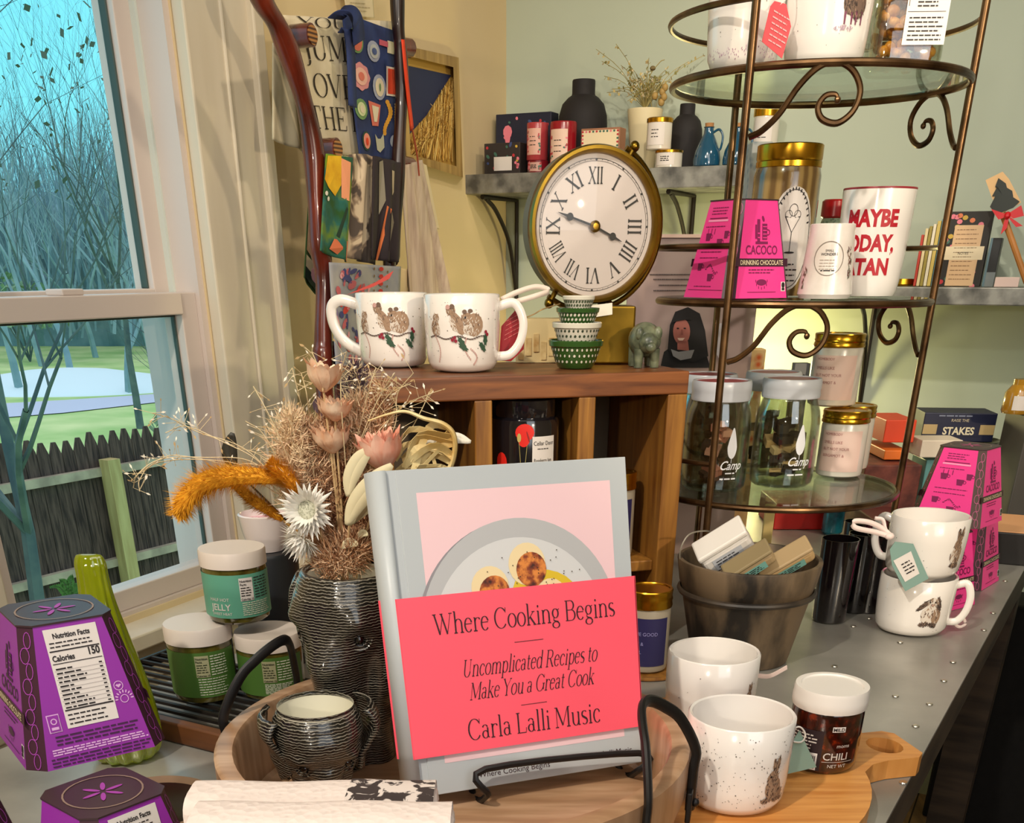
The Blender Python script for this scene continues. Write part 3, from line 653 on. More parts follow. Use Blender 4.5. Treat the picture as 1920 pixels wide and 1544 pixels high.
def hp(x, y): return (x*c_-y*s_, x*s_+y*c_)
hnd = [hp(br+.008, -.034), hp(br+.025, -hw_), hp(hl-.008, -hw_*1.0), hp(hl, -hw_*.75), hp(hl, hw_*.75), hp(hl-.008, hw_), hp(br+.025, hw_), hp(br+.008, .034)]
out += hnd
bm = bmesh.new(); vs = [bm.verts.new((x, y, BZ-TZ-.0005)) for x, y in out]; es = [bm.edges.new((vs[i], vs[(i+1) % len(vs)])) for i in range(len(vs))]
hv = [bm.verts.new((*hp((br+hl)/2+.008+.015*math.cos(2*PI*i/16), .018*math.sin(2*PI*i/16)), BZ-TZ-.0005)) for i in range(16)]; es += [bm.edges.new((hv[i], hv[(i+1) % 16])) for i in range(16)]
bmesh.ops.triangle_fill(bm, use_beauty=True, edges=es)
r = bmesh.ops.extrude_face_region(bm, geom=bm.faces[:]); bmesh.ops.translate(bm, verts=[q for q in r['geom'] if isinstance(q, bmesh.types.BMVert)], vec=(0, 0, -(BZ-TZ-.0005)))
bmesh.ops.recalc_face_normals(bm, faces=bm.faces); me = bpy.data.meshes.new('board_slab'); bm.to_mesh(me); bm.free(); me.materials.append(m_beech)
o = bpy.data.objects.new('board_slab', me); C.objects.link(o); o.parent = bd
# tray
tc = Vector((-.0375, .726, BZ+.0005)); TR_ = .174; TH = .98-BZ
tray = thing('round_tray', 'large round wooden serving tray with black iron handles holding the book and elephants', 'tray', tc)
g = G(); g.lathe([(0, 0), (TR_-.014, 0), (TR_-.008, .004), (TR_, TH*.5), (TR_, TH-.002), (TR_-.003, TH), (TR_-.013, TH), (TR_-.015, TH-.003), (TR_-.016, .009), (TR_-.019, .006), (0, .006)], m_acacia, 72); g.obj('tray_bowl', tray)
for name, aa, bb in (('l', 140, 172), ('r', -43, -13)):
    g = G(); a, b = math.radians(aa), math.radians(bb); ro = TR_+.004; mid = (a+b)/2
    pts = [Vector((ro*math.cos(a), ro*math.sin(a), .018)), Vector((ro*math.cos(a), ro*math.sin(a), TH*.8))]
    for k in range(9):
        t = k/8; q = a+(b-a)*t; hh = TH+.004+.046*math.sin(PI*t)**.6; rr = ro-.030*math.sin(PI*t); pts.append(Vector((rr*math.cos(q), rr*math.sin(q), hh)))
    pts += [Vector((ro*math.cos(b), ro*math.sin(b), TH*.8)), Vector((ro*math.cos(b), ro*math.sin(b), .018))]
    g.tube(smooth_path(pts, 4), .0042, m_iron, 10, flat=.7)
    h_ = g.obj('handle', tray)
    for q in (a, b):
        g = G(); cc = Vector(((ro-.0005)*math.cos(q), (ro-.0005)*math.sin(q), .024)); g.box(cc, (.004, .024, .024), m_iron, rz=q); g.ball(cc+Vector((math.cos(q), math.sin(q), 0))*.004, .0035, m_iron, 8)
        g.obj('handle_plate', tray, bevel=.001)
FZ = tc.z+.006
# book, leaning back on its easel
BW, BHt, BT = .1845, .2288, .021
bk = thing('cookbook', 'large grey cookbook with a scallop cover and pink paper band, leaning on an easel', 'book', (-.0592, .7055, .9375), rot=(math.radians(-15.0), math.radians(.2), math.radians(21)))
m_bgrey = M('#B4BABC', .42); m_page = two('page_edges', '#D9D2C4', '#EDE8DC', scale=60, stretch=(1, 30, 1), rough=.8); m_pinkp = M('#F9566A', .5); m_bink = M('#35151A', .55)
g = G(); g.box((BW/2, -.0012, BHt/2), (BW-.008, .0024, BHt), m_bgrey); g.obj('front_cover', bk, sm=0, bevel=.0005)
g = G(); g.box((BW/2, BT-.0012, BHt/2), (BW-.008, .0024, BHt), m_bgrey); g.obj('back_cover', bk, sm=0, bevel=.0005)
g = G(); g.grid(lambda u, v: Vector((-.003-.0095*math.sin(PI*u)**.6, BT/2-.0012-(BT/2+.0012)*math.cos(PI*u), BHt*v)), 18, 1, m_bgrey); g.obj('spine', bk, sm=70, solid=.002)
g = G(); g.box((.001, -.0006, BHt/2), (.010, .0022, BHt), m_bgrey); g.box((.001, BT-.0012, BHt/2), (.010, .0022, BHt), m_bgrey); g.obj('hinge', bk, sm=0)
g = G(); g.box((BW/2-.004, BT/2, BHt/2), (BW-.008, BT-.0045, BHt-.006), m_page); g.obj('pages', bk, sm=0)
y_ = -.0026
mp = flat((0, y_, 0), (1, 0, 0), (0, 0, 1)); mp2 = flat((0, y_-.0003, 0), (1, 0, 0), (0, 0, 1)); mp3 = flat((0, y_-.0006, 0), (1, 0, 0), (0, 0, 1)); mp4 = flat((0, y_-.0009, 0), (1, 0, 0), (0, 0, 1)); mp5 = flat((0, y_-.0012, 0), (1, 0, 0), (0, 0, 1))
m_cpink = M('#EBC6CA', .45)
g = G(); g.rect(.0175, BHt*.10, BW-.018, BHt*.932, mp, m_cpink)
px, pz, pr = BW*.5-.004, BHt*.50, .0775
g.ell(px-.002, pz-.002, pr+.0012, pr+.0012, mp2, M('#8F8A8E', .5), 60); g.ell(px, pz, pr, pr, mp3, M('#B4B4B4', .35), 60); g.ell(px-.001, pz-.004, pr*.88, pr*.88, mp4, M('#CFCFCE', .35), 60)
m_sear = two('seared_crust', '#3A1408', '#D98436', scale=160, rough=.5, lo=.35, hi=.62, detail=6, c3='#8E3E14'); m_scal = M('#E8D2A2', .5); m_oil = M('#D9B92E', .25)
g.ell(px+.020, pz+.024, .026, .016, mp5, m_oil, 20, -.2)
for dx, dz, q in ((.009, .041, 1), (-.021, .027, 1), (.026, .016, .9)):
    g.ell(px+dx-.002, pz+dz+.004, .0145*q, .0150*q, flat((0, y_-.0014, 0), (1, 0, 0), (0, 0, 1)), m_scal, 22); g.ell(px+dx+.001, pz+dz, .0118*q, .0122*q, flat((0, y_-.0017, 0), (1, 0, 0), (0, 0, 1)), m_sear, 22)
for _ in range(46):
    a = random.uniform(0, 2*PI); rr = random.uniform(.01, .04); g.ell(px+.01+rr*math.cos(a), pz+.03+rr*math.sin(a)*.7, .0005, .0005, flat((0, y_-.0019, 0), (1, 0, 0), (0, 0, 1)), M('#3E2A18', .6), 5)
g.text('Where Cooking Begins', .043, BHt*.035, .0062, mp, m_bink, 'LEFT'); g.text('Carla Lalli Music', BW-.012, BHt*.042, .0062, mp, m_bink, 'RIGHT')
g.obj('cover_picture', bk, sm=0)
b0, b1 = BHt*.1275, BHt*.628
g = G(); ng = 8
def bandf(u, v):
    if u < .12: t = u/.12; return Vector((-.0135*math.sin(PI*min(1, t*1.0)*.5+0)-.0+.0, 0, 0))
g.rect(-.006, b0, BW-.0035, b1, flat((0, -.0052, 0), (1, 0, 0), (0, 0, 1)), m_pinkp)
g.add([Vector((-.006, -.0052, b0)), Vector((-.006, -.0052, b1)), Vector((-.0155, BT*.45, b1)), Vector((-.0155, BT*.45, b0)), Vector((-.011, BT+.002, b0)), Vector((-.011, BT+.002, b1)), Vector((BW-.003, BT+.002, b0)), Vector((BW-.003, BT+.002, b1)), Vector((BW-.0025, -.0052, b0)), Vector((BW-.0025, -.0052, b1))], [(0, 1, 2, 3), (3, 2, 5, 4), (4, 5, 7, 6), (6, 7, 9, 8)], m_pinkp)
band = g.obj('paper_band', bk, sm=50)
bm_ = flat((BW*.5-.001, -.0056, 0), (1, 0, 0), (0, 0, 1)); g = G()
g.text('Where Cooking Begins', .0, b1-.0275, .0205, bm_, m_bink, serif=True, sx=.72)
g.rect(-.0115, b1-.039, .0115, b1-.0386, bm_, m_bink)
g.text('Uncomplicated Recipes to', 0, b1-.0595, .0172, bm_, m_bink, serif=True, shear=.2, sx=.575)
g.text('Make You a Great Cook', 0, b1-.0765, .0172, bm_, m_bink, serif=True, shear=.2, sx=.575)
g.rect(-.0105, b1-.0855, .0105, b1-.0851, bm_, m_bink)
g.text('Carla Lalli Music', 0, b1-.106, .0215, bm_, m_bink, serif=True, sx=.70)
g.obj('title_lettering', bk, sm=0)
g = G(); sm_ = lambda x, y: Vector((-.0135+.0, BT*.35-x, y)); 
for kx in (0,): g.text('Where Cooking Begins', 0, 0, .008, lambda x, y: Vector((-.0130, BT*.42-y, BHt*.80-x)), m_bink)
g.obj('spine_lettering', bk, sm=0)
# easel (wire book stand)
I = Matrix.Translation(bk.location) @ bk.rotation_euler.to_matrix().to_4x4()
es_ = thing('book_easel', 'black wire easel holding the cookbook upright in the round tray', 'book stand', (bk.location.x+.1, bk.location.y+.02, FZ))
g = G(); fl_ = FZ+.003
L1, R1 = I @ Vector((.045, -.014, .016)), I @ Vector((.172, -.014, .010))
L0, R0 = I @ Vector((.045, -.014, -.0032)), I @ Vector((.172, -.014, -.0032))
LB, RB = I @ Vector((.045, BT+.005, -.0032)), I @ Vector((.172, BT+.005, -.0032))
LT, RT = I @ Vector((.05, BT+.006, .11)), I @ Vector((.150, BT+.006, .11))
g.tube(smooth_path([LT, LB, L0, L1, R1, R0, RB, RT], 5), .0026, m_iron, 8); g.obj('front_rail', es_, world=True)
g = G(); f1 = Vector((LT.x+.01, LT.y+.012, fl_)); f2 = Vector((RT.x-.03, RT.y, fl_)); g.tube([LT, (LT+f1)/2, f1, f2, (RT+f2)/2, RT], .0024, m_iron, 8); g.obj('back_leg', es_, world=True)
# rolled linen towels
m_linen = two('pink_woven_linen', '#D8C8C0', '#E2D4CC', 'voronoi', scale=190, rough=.9, lo=.0, hi=.35, bump=.4, coat=0)
m_lprint = two('charcoal_block_print', '#3A302E', '#D8CCC4', 'noise', scale=85, stretch=(1, 1, .5), rough=.9, lo=.47, hi=.53, dist=1.6, detail=3)
def towel(uL, vL, uR, vR, Y, label, pr=None, h=.0315, d=.042):
    a, b = PY(uL, vL, Y), PY(uR, vR, Y); zt = (a.z+b.z)/2; a.z = b.z = zt
    L = (b-a).length; ang = math.atan2(b.y-a.y, b.x-a.x)
    t = thing('folded_towel', label, 'towel', ((a.x+b.x)/2, (a.y+b.y)/2, zt-h), ang)
    def sec(x, m, g, x2):
        n = 22
        def f(u, v):
            q = 2*PI*u; sx = math.copysign(abs(math.cos(q))**.6, math.cos(q)); sz = math.copysign(abs(math.sin(q))**.6, math.sin(q))
            xx = x+(x2-x)*v; return Vector((xx, sx*d/2+.0008*math.sin(xx*90), h/2+sz*h/2*(1+.02*math.sin(xx*60))))
        g.grid(f, n, 26, m, closed=True)
    g = G(); sec(-L/2, m_linen, g, L/2)
    for sx in (-1, 1):
        sp_ = [Vector((sx*(L/2-.0005), .0001+(d*.42)*(1-k/26)*math.cos(k*.9), h/2+h*.40*(1-k/26)*math.sin(k*.9))) for k in range(25)]; g.tube(sp_, .0016, m_linen, 5)
        g.poly([(d*.47*math.cos(2*PI*k/20), h*.46*math.sin(2*PI*k/20)+h/2) for k in range(20)], lambda y, z: Vector((sx*(L/2-.002), y, z)), m_linen)
    g.obj('roll', t)
    if pr:
        g = G(); hh, dd = h, d; q = (h+.0009, d+.0009)
        def f(u, v):
            c = PI*(-.08+.95*u); sx = math.copysign(abs(math.cos(c))**.6, math.cos(c)); sz = math.copysign(abs(math.sin(c))**.6, math.sin(c)); xx = L*(pr[0]+(pr[1]-pr[0])*v)+(.004*u if v < .02 else 0)
            return Vector((xx, -sx*(dd/2+.0006)+.0008*math.sin(xx*90), hh/2+sz*(hh/2+.0006)*(1+.02*math.sin(xx*60))))
        g.grid(f, 16, 14, m_lprint); g.obj('block_print', t)
    return t
towel(358, 1489, 815, 1470, .560, 'cream textured towel roll with a charcoal patterned end, nearer the book', pr=(.13, .499))
towel(362, 1528, 846, 1512, .512, 'plain pinkish cream towel roll at the very bottom edge of the picture')
g = G(); rc = PY(600, 1600, .53); g.box((rc.x, .515, (TZ+.95)/2-.002), (.15, .022, .95-TZ-.004), m_dkwood); o = g.obj('riser_block', sm=0, bevel=.002); tag(o, 'dark wooden block under the rolled towels in front of the tray', 'block')

# ------------------------------------------------------------------ mugs
m_china = M('#EDE7E0', .16, coat=.6); m_chinain = M('#F0E6D6', .2, coat=.5); m_speck = M('#6A625C', .5); m_rib = M('#EFD9D2', .5, sheen=.5)
def mug(name, label, cat, loc, r, h, rz, group=None, handle=True, spk=90, taper=.86, hs=1, belly=0):
    t = thing(name, label, cat, loc, rz, group)
    P = [(0, .0015), (r*.62, .0), (r*.70*taper, .0005), (r*.90*taper+.1*r*0, h*.035), (r*.975*taper+.02*r, h*.12), (r*(taper+1)/2, h*.3), (r, h*.62), (r*(1-belly*.5), h*.985), (r-.0012-belly*.5*r, h), (r*(1-belly*.5)-.003, h*.99), (r-.0042, h*.6), (r*(taper+1)/2-.004, h*.3), (r*.85*taper, h*.1), (0, h*.075)]
    g = G(); g.lathe(P, m_china, 56); g.obj('mug_body', t, sm=60)
    def rf(z):
        q = z/h
        for (r0, z0), (r1, z1) in zip(P[2:8], P[3:9]):
            if z0 <= z <= z1: return r0+(r1-r0)*(z-z0)/max(1e-6, z1-z0)
        return r
    if handle:
        g = G(); R_ = r*.55*hs
        pts = [Vector((r*.95, 0, h*.84)), Vector((r+R_*.7, 0, h*.88)), Vector((r+R_*1.12, 0, h*.66)), Vector((r+R_*1.0, 0, h*.40)), Vector((r+R_*.5, 0, h*.22)), Vector((rf(h*.2)-.001, 0, h*.19))]
        g.tube(smooth_path(pts, 6), .0037, m_china, 10, flat=1.2); g.obj('handle', t)
    if spk:
        g = G(); R = random.Random(int(r*1e6)+spk); f = cyl(rf, .0003)
        for _ in range(spk):
            x = R.uniform(-PI*r, PI*r); y = R.uniform(h*.12, h*.95); q = R.choice([.00025, .00035, .0004, .0006]); g.ell(x, y, q, q, f, m_speck, 5)
        g.obj('speckles', t, sm=0)
    return t, rf
m_fur1 = M('#6E584A', .7); m_fur2 = M('#A0836A', .7); m_fur3 = M('#3C302A', .7); m_fur4 = M('#D8CDC0', .7); m_pinkf = M('#C49A92', .6)
def fuzz(g, x, y, rx, ry, f, cols, n, R, rot=0, l=.002):
    for _ in range(n):
        a = R.uniform(0, 2*PI); q = math.sqrt(R.random()); px_, py_ = q*rx*math.cos(a), q*ry*math.sin(a); c, s = math.cos(rot), math.sin(rot)
        g.ell(x+px_*c-py_*s, y+px_*s+py_*c, l*R.uniform(.5, 1), l*.22, f, R.choice(cols), 5, rot+PI/2+R.uniform(-.7, .7))
def hare(t, rf, x, y, k):          # sitting hare seen from the side, long ears
    f = cyl(rf, .0004); f2 = cyl(rf, .0007); R = random.Random(9); g = G(); br_ = [m_fur1, m_fur2, m_fur3, m_fur2]
    for (dx, dy, rx, ry, ro) in ((0, 0, 8, 11, .2), (4, -5, 7, 6, 0), (-2, 10, 5, 6, -.3), (1.5, 19, 1.6, 8, -.15), (-1.5, 18.5, 1.5, 7.5, .15), (-6, -9, 5, 1.8, 0), (6, -10, 6, 1.6, 0)):
        g.ell(x+dx*k, y+dy*k, rx*k, ry*k, f, m_fur2, 14, ro); fuzz(g, x+dx*k, y+dy*k, rx*k, ry*k, f2, br_, 26, R, ro, .0022*k/.0007*.7)
    g.ell(x-4*k, y+11*k, .9*k, 1*k, cyl(rf, .001), m_ink, 8); g.obj('hare_print', t, sm=0)
def bunny(t, rf, x, y, k):         # lop-eared rabbit facing out
    f = cyl(rf, .0004); f2 = cyl(rf, .0007); R = random.Random(19); g = G()
    for (dx, dy, rx, ry, ro, c) in ((0, -2, 9.5, 10, 0, m_fur4), (6, -3, 5, 8, 0, m_fur2), (-5.5, -11, 4.5, 1.8, .2, m_fur3), (4, -12, 4.5, 2, -.3, m_fur3), (0, 10, 6, 5.5, 0, m_fur4), (-8, 8, 2.2, 8, -.8, m_fur3), (7, 8.5, 2.2, 7.5, .25, m_fur3)):
        g.ell(x+dx*k, y+dy*k, rx*k, ry*k, f, c, 16, ro); fuzz(g, x+dx*k, y+dy*k, rx*k, ry*k, f2, [c, m_fur1, m_fur2] if c != m_fur3 else [m_fur3, m_fur1], 34, R, ro, .0022*k/.0007*.7)
    for s_ in (-1, 1): g.ell(x+s_*2.6*k, y+11*k, .8*k, .9*k, cyl(rf, .001), m_ink, 8)
    g.ell(x, y+8.4*k, .8*k, .6*k, cyl(rf, .001), m_pinkf, 8); g.obj('rabbit_print', t, sm=0)
def ribbon(g, pts, wd, m, up=Vector((0, 0, 1)), n=5):
    P = smooth_path(pts, n); 
    for sgn in (0,):
        vs = []; 
        for i, p in enumerate(P):
            tg = (P[min(i+1, len(P)-1)]-P[max(0, i-1)]).normalized(); sd = tg.cross(up)
            sd = sd.normalized() if sd.length > 1e-4 else Vector((1, 0, 0))
            uu = sd.cross(tg).normalized(); vs += [p+uu*wd/2, p-uu*wd/2]
        g.add(vs, [(2*i, 2*i+1, 2*i+3, 2*i+2) for i in range(len(P)-1)], m)
r_ = .0402; p1 = Vector((.1795, .742, BZ)); t1, rf1 = mug('coffee_mug', 'white speckled mug in front on the cutting board, hare on its right side', 'mug', p1, r_, .072, fc(p1), spk=520, taper=.95, handle=False)
hare(t1, rf1, .0330, .024, .00100)
g = G(); f = cyl(rf1, .0005); fuzz(g, -.036, .02, .006, .016, f, [m_fur1, m_fur3], 40, random.Random(4), 0, .002); g.obj('hare_print', t1, sm=0)
g = G(); pts = [Vector((.039, .01, .06)), Vector((.052, .012, .064)), Vector((.060, .010, .056)), Vector((.054, .008, .045)), Vector((.040, .009, .040))]
h1 = thing('gift_tag', 'pale green paper tag hanging on a white string from the front speckled mug', 'tag', (p1.x+.052, p1.y+.012, BZ+.03), 0)
q0 = Vector((p1.x+.040, p1.y+.008, BZ+.058)); g = G()
m_sage = M('#8FB0A2', .5); tgx = [PY(1478, 1402, .775), PY(1500, 1372, .775), PY(1526, 1432, .79), PY(1476, 1452, .775)]
g.poly([(p.x, p.z) for p in tgx], lambda x, z: Vector((x, .775+(x-tgx[0].x)*.3, z)), m_sage); g.obj('card', h1, solid=.0008, world=True, sm=0)
g = G(); g.tube(smooth_path([PY(1483, 1368, .772), PY(1500, 1364, .774), PY(1510, 1378, .776), PY(1502, 1392, .776), PY(1480, 1390, .772)], 5), .0007, M('#E8E4DC', .6), 6); g.obj('string', h1, world=True)
p2 = Vector((.184, .889, BZ)); t2, rf2 = mug('coffee_mug', 'plain white mug behind the speckled one, hare print at its right edge', 'mug', p2, r_, .072, fc(p2), spk=40, taper=.95, handle=False)
hare(t2, rf2, .040, .034, .0007)
g = G(); ribbon(g, [PY(1422, 1268, .89), PY(1445, 1268, .90), PY(1476, 1252, .91)], .004, m_rib); o = g.obj('ribbon_end', solid=.0006, sm=0); tag(o, 'short pale ribbon end sticking out right of the rear white mug', 'ribbon')

# chili crisp jar
c, r, h = stand(1549, 1456, 1283, BZ, 140); 
cj = thing('chili_jar', 'dark red jar of chili crisp with a white screw lid on the cutting board', 'jar', c, fc(c, 8))
m_chili = two('chili_oil_flakes', '#1E0504', '#7A2408', scale=150, rough=.12, lo=.42, hi=.72, detail=5, coat=1, c3='#3E0C05')
hb = h*.82; rb = r*.955; g = G(); g.lathe([(0, .001), (rb*.86, 0), (rb*.97, .004), (rb, .010), (rb, hb-.008), (rb*.95, hb-.002), (rb*.9, hb), (0, hb)], m_chili, 48); g.obj('jar_body', cj)
m_wlid = M('#EAE4DC', .3); g = G(); g.lathe([(rb*.9, hb-.004), (r*.98, hb-.004), (r, hb-.001), (r, hb+.004), (r*.985, hb+.006), (r*.985, h-.003), (r*.96, h), (r*.82, h), (r*.80, h-.0012), (0, h-.0012)], m_wlid, 56); g.obj('lid', cj)
g = G(); f = cyl(rb, .0004); m_lw = M('#C9C0B8', .5); f2 = cyl(rb, .0008)
g.rect(-.034, .004, -.004, hb*.68, f, M('#23141A', .5), 10); g.lines(-.032, -.008, hb*.6, hb*.4, 5, .0011, f2, m_lw); g.rect(-.02, hb*.08, -.007, hb*.34, f2, m_label, 4)
for k in range(9): g.rect(-.0195+k*.0013, hb*.10, -.0189+k*.0013, hb*.30, cyl(rb, .0011), m_ink)
g.rect(.002, hb*.68, .0125, hb*.76, f, m_label, 4); g.text('MILD', .0072, hb*.695, .0042, f2, m_ink, bold=.02)
g.text('moms', .013, hb*.44, .0046, f, m_lw); g.text('CHILI', .008, hb*.25, .0088, f, m_lw, bold=.012); g.rect(-.003, hb*.215, .024, hb*.222, f, m_lw, 6); g.text('NET WT', .010, hb*.13, .0042, f, m_lw)
g.obj('printed_label', cj, sm=0)
# ================================================================== jars and rack by the window, glass gourd, elephants
m_jl = M('#E2D6CB', .35); m_pep = two('pepper_jelly', '#3E3A12', '#6E6424', scale=60, rough=.1, coat=1, lo=.35, hi=.7); m_teal = M('#5FA38A', .45); m_grn = M('#4C7230', .45); m_ltxt = M('#D6D8C2', .5)
def jelly(u, vb, vt, wp, z, label, mat, ex, word=None):
    c, r, h = stand(u, vb, vt, z, wp); rz = fc(c, ex); t = thing('jelly_jar', label, 'jar', c, rz, None); hb = h*.83; rb = r*.965
    g = G(); g.lathe([(0, .002), (rb*.8, 0), (rb*.95, .003), (rb, .009), (rb, hb-.006), (rb*.95, hb), (0, hb)], m_pep, 44); g.obj('jar_body', t)
    g = G(); g.lathe([(rb*.93, hb-.003), (r, hb-.003), (r, h-.002), (r*.975, h), (0, h)], m_jl, 48); g.obj('lid', t)
    f = cyl(rb, .0005); f2 = cyl(rb, .0009); y0, y1 = hb*.14, hb*.86; g = G(); g.rect(-rb*2.6, y0, rb*1.45, y1, f, mat, 40); g.obj('label_wrap', t)
    g = G(); x0 = .001; g.rect(x0, y1-.024, x0+.013, y1-.003, f2, m_label if word else M('#A8A680', .5), 5); mk = m_ink if word else M('#2C3418', .6); f3 = cyl(rb, .0012)
    g.text('Nutrition', x0+.0006, y1-.0068, .0030, f3, mk, 'LEFT', .02); g.text('Facts', x0+.0006, y1-.0098, .0030, f3, mk, 'LEFT', .02); g.lines(x0+.001, x0+.012, y1-.012, y1-.019, 4, .0009, f3, mk, 2); g.text('Calories 15', x0+.0006, y1-.0232, .0026, f3, mk, 'LEFT', .02)
    g.lines(x0+.0145, x0+.032, y1-.004, y1-.022, 8, .0010, f2, mk if word else m_ltxt, 2, rag=.1); g.lines(x0+.001, x0+.031, y1-.026, y0+.003, 7, .0008, f2, m_ltxt, 2, rag=.2)
    if word: g.text('HALF HOT', -.030, y0+.016, .0042, f2, m_label, 'LEFT'); g.text('JELLY', -.029, y0+.0075, .0085, f2, m_label, 'LEFT', .01); g.text('SWEET HEAT', -.029, y0+.003, .0035, f2, m_label, 'LEFT')
    g.obj('label_print', t, sm=0); return t, c, h
RZ = TZ+.012
tL, cL, hL = jelly(379, 1325, 1166, 126, RZ, 'jelly jar with a dark green label, left one of the lower pair by the window', m_grn, -15)
tR, cR, hR = jelly(508, 1320, 1182, 126, RZ, 'jelly jar with a dark green label, half hidden behind the elephant vase', m_grn, -18)
jelly(442, 1176, 1026, 125, RZ+max(hL, hR)+.0008, 'jelly jar with a teal label standing on top of the two lower jars', m_teal, 3, 'JELLY')
# slatted rack under them
rk = thing('slatted_rack', 'low black slatted rack with a brown front rail, under the jelly jars', 'rack', (-.300, 1.0, TZ), math.radians(-29))
g = G()
for x in (-.13, .15): g.box((x, 0, .006), (.006, .156, .012), m_iron)
for y in (-.078, .078): g.box((.01, y, .006), (.286, .006, .012), m_iron)
g.obj('frame', rk, bevel=.0015)
for i in range(11):
    g = G(); g.box((.01, -.068+i*.0136, .0100), (.276, .0035, .003), M('#150F0C', .6, .0)); g.obj('slat', rk, sm=0)
g = G(); g.box((.01, -.088, .010), (.29, .012, .020), two('brown_rail', '#4A2A14', '#6E4120', scale=6, stretch=(1, 9, 9), rough=.5)); g.obj('front_rail', rk, bevel=.002)
# plum plate with a pale rim at the lower left
c = PZ(292, 1530, TZ); g = G(); pl = thing('round_plate', 'dark plum plate with a pale wooden rim behind the purple boxes', 'plate', c)
g = G(); g.lathe([(0, 0), (.04, 0), (.046, .006), (.050, .012), (.048, .013), (.043, .009)], two('plate_rim', '#B08A6A', '#D2B394', scale=9, rough=.4), 48); g.obj('rim', pl)
g = G(); g.lathe([(.0432, .009), (.036, .004), (0, .004)], M('#33090F', .3), 48); g.obj('well', pl)
# ribbed olive glass ornament
gb = Vector((-.338, .866, TZ)); go = thing('glass_ornament', 'tall ribbed olive-green glass ornament tapering to a rounded tip, behind the purple boxes', 'ornament', gb)
m_og = M('#A2B00E', .06, coat=1, trans=.55); hh = .171
g = G(); prof = [(.012, 0), (.024, .002), (.030, .012), (.0315, .03), (.028, .062), (.0225, .09), (.016, .118), (.0105, .142), (.0078, .160), (.0068, .170), (.0040, .1765), (0, .178)]
P = smooth_path([Vector((a, 0, b)) for a, b in prof], 4)
g.grid(lambda u, v: (lambda p, a: Vector(((p.x*(1+.07*math.sin(a*13)*min(1, p.x/.01))+.006*(p.z/.17)**3)*math.cos(a), p.x*(1+.07*math.sin(a*13)*min(1, p.x/.01))*math.sin(a), p.z)))(P[min(len(P)-1, int(v*(len(P)-1)+.5))], 2*PI*u), 78, len(P)-1, m_og, closed=True); g.obj('ribbed_glass', go, sm=80)
# little fern outside the pane
fe = thing('fern_sprig', 'small green fern sprig outside the pane, left of the glass ornament', 'plant', WW(1.40, .80, -.3)); g = G()
for k, (du, dv) in enumerate([(-40, -8), (-22, -22), (0, -30), (18, -14)]):
    a = PL(135, 1128, C0-GD*.3, GD); b = PL(135+du, 1110+dv, C0-GD*.3, GD); pp = smooth_path([a, (a+b)/2+Vector((0, 0, .012)), b], 6)
    for i, p in enumerate(pp):
        for s_ in (-1, 1): d = (WD*-.6*s_+Vector((0, 0, .2))).normalized()*.012*(1-i/14); g.add([p, p+d+Vector((0, 0, .003)), p+d*1.5, p+d-Vector((0, 0, .003))], [(0, 1, 2, 3)], M('#4F8A4A', .6))
    g.tube(pp, .0008, M('#3E6A38', .6), 4)
g.tube([PL(135, 1128, C0-GD*.3, GD), PL(150, 1200, C0-GD*.3, GD), PL(160, 2600, C0-GD*.3, GD)], .002, M('#3E6A38', .6), 5)
g.obj('fronds', fe, world=True, sm=0)

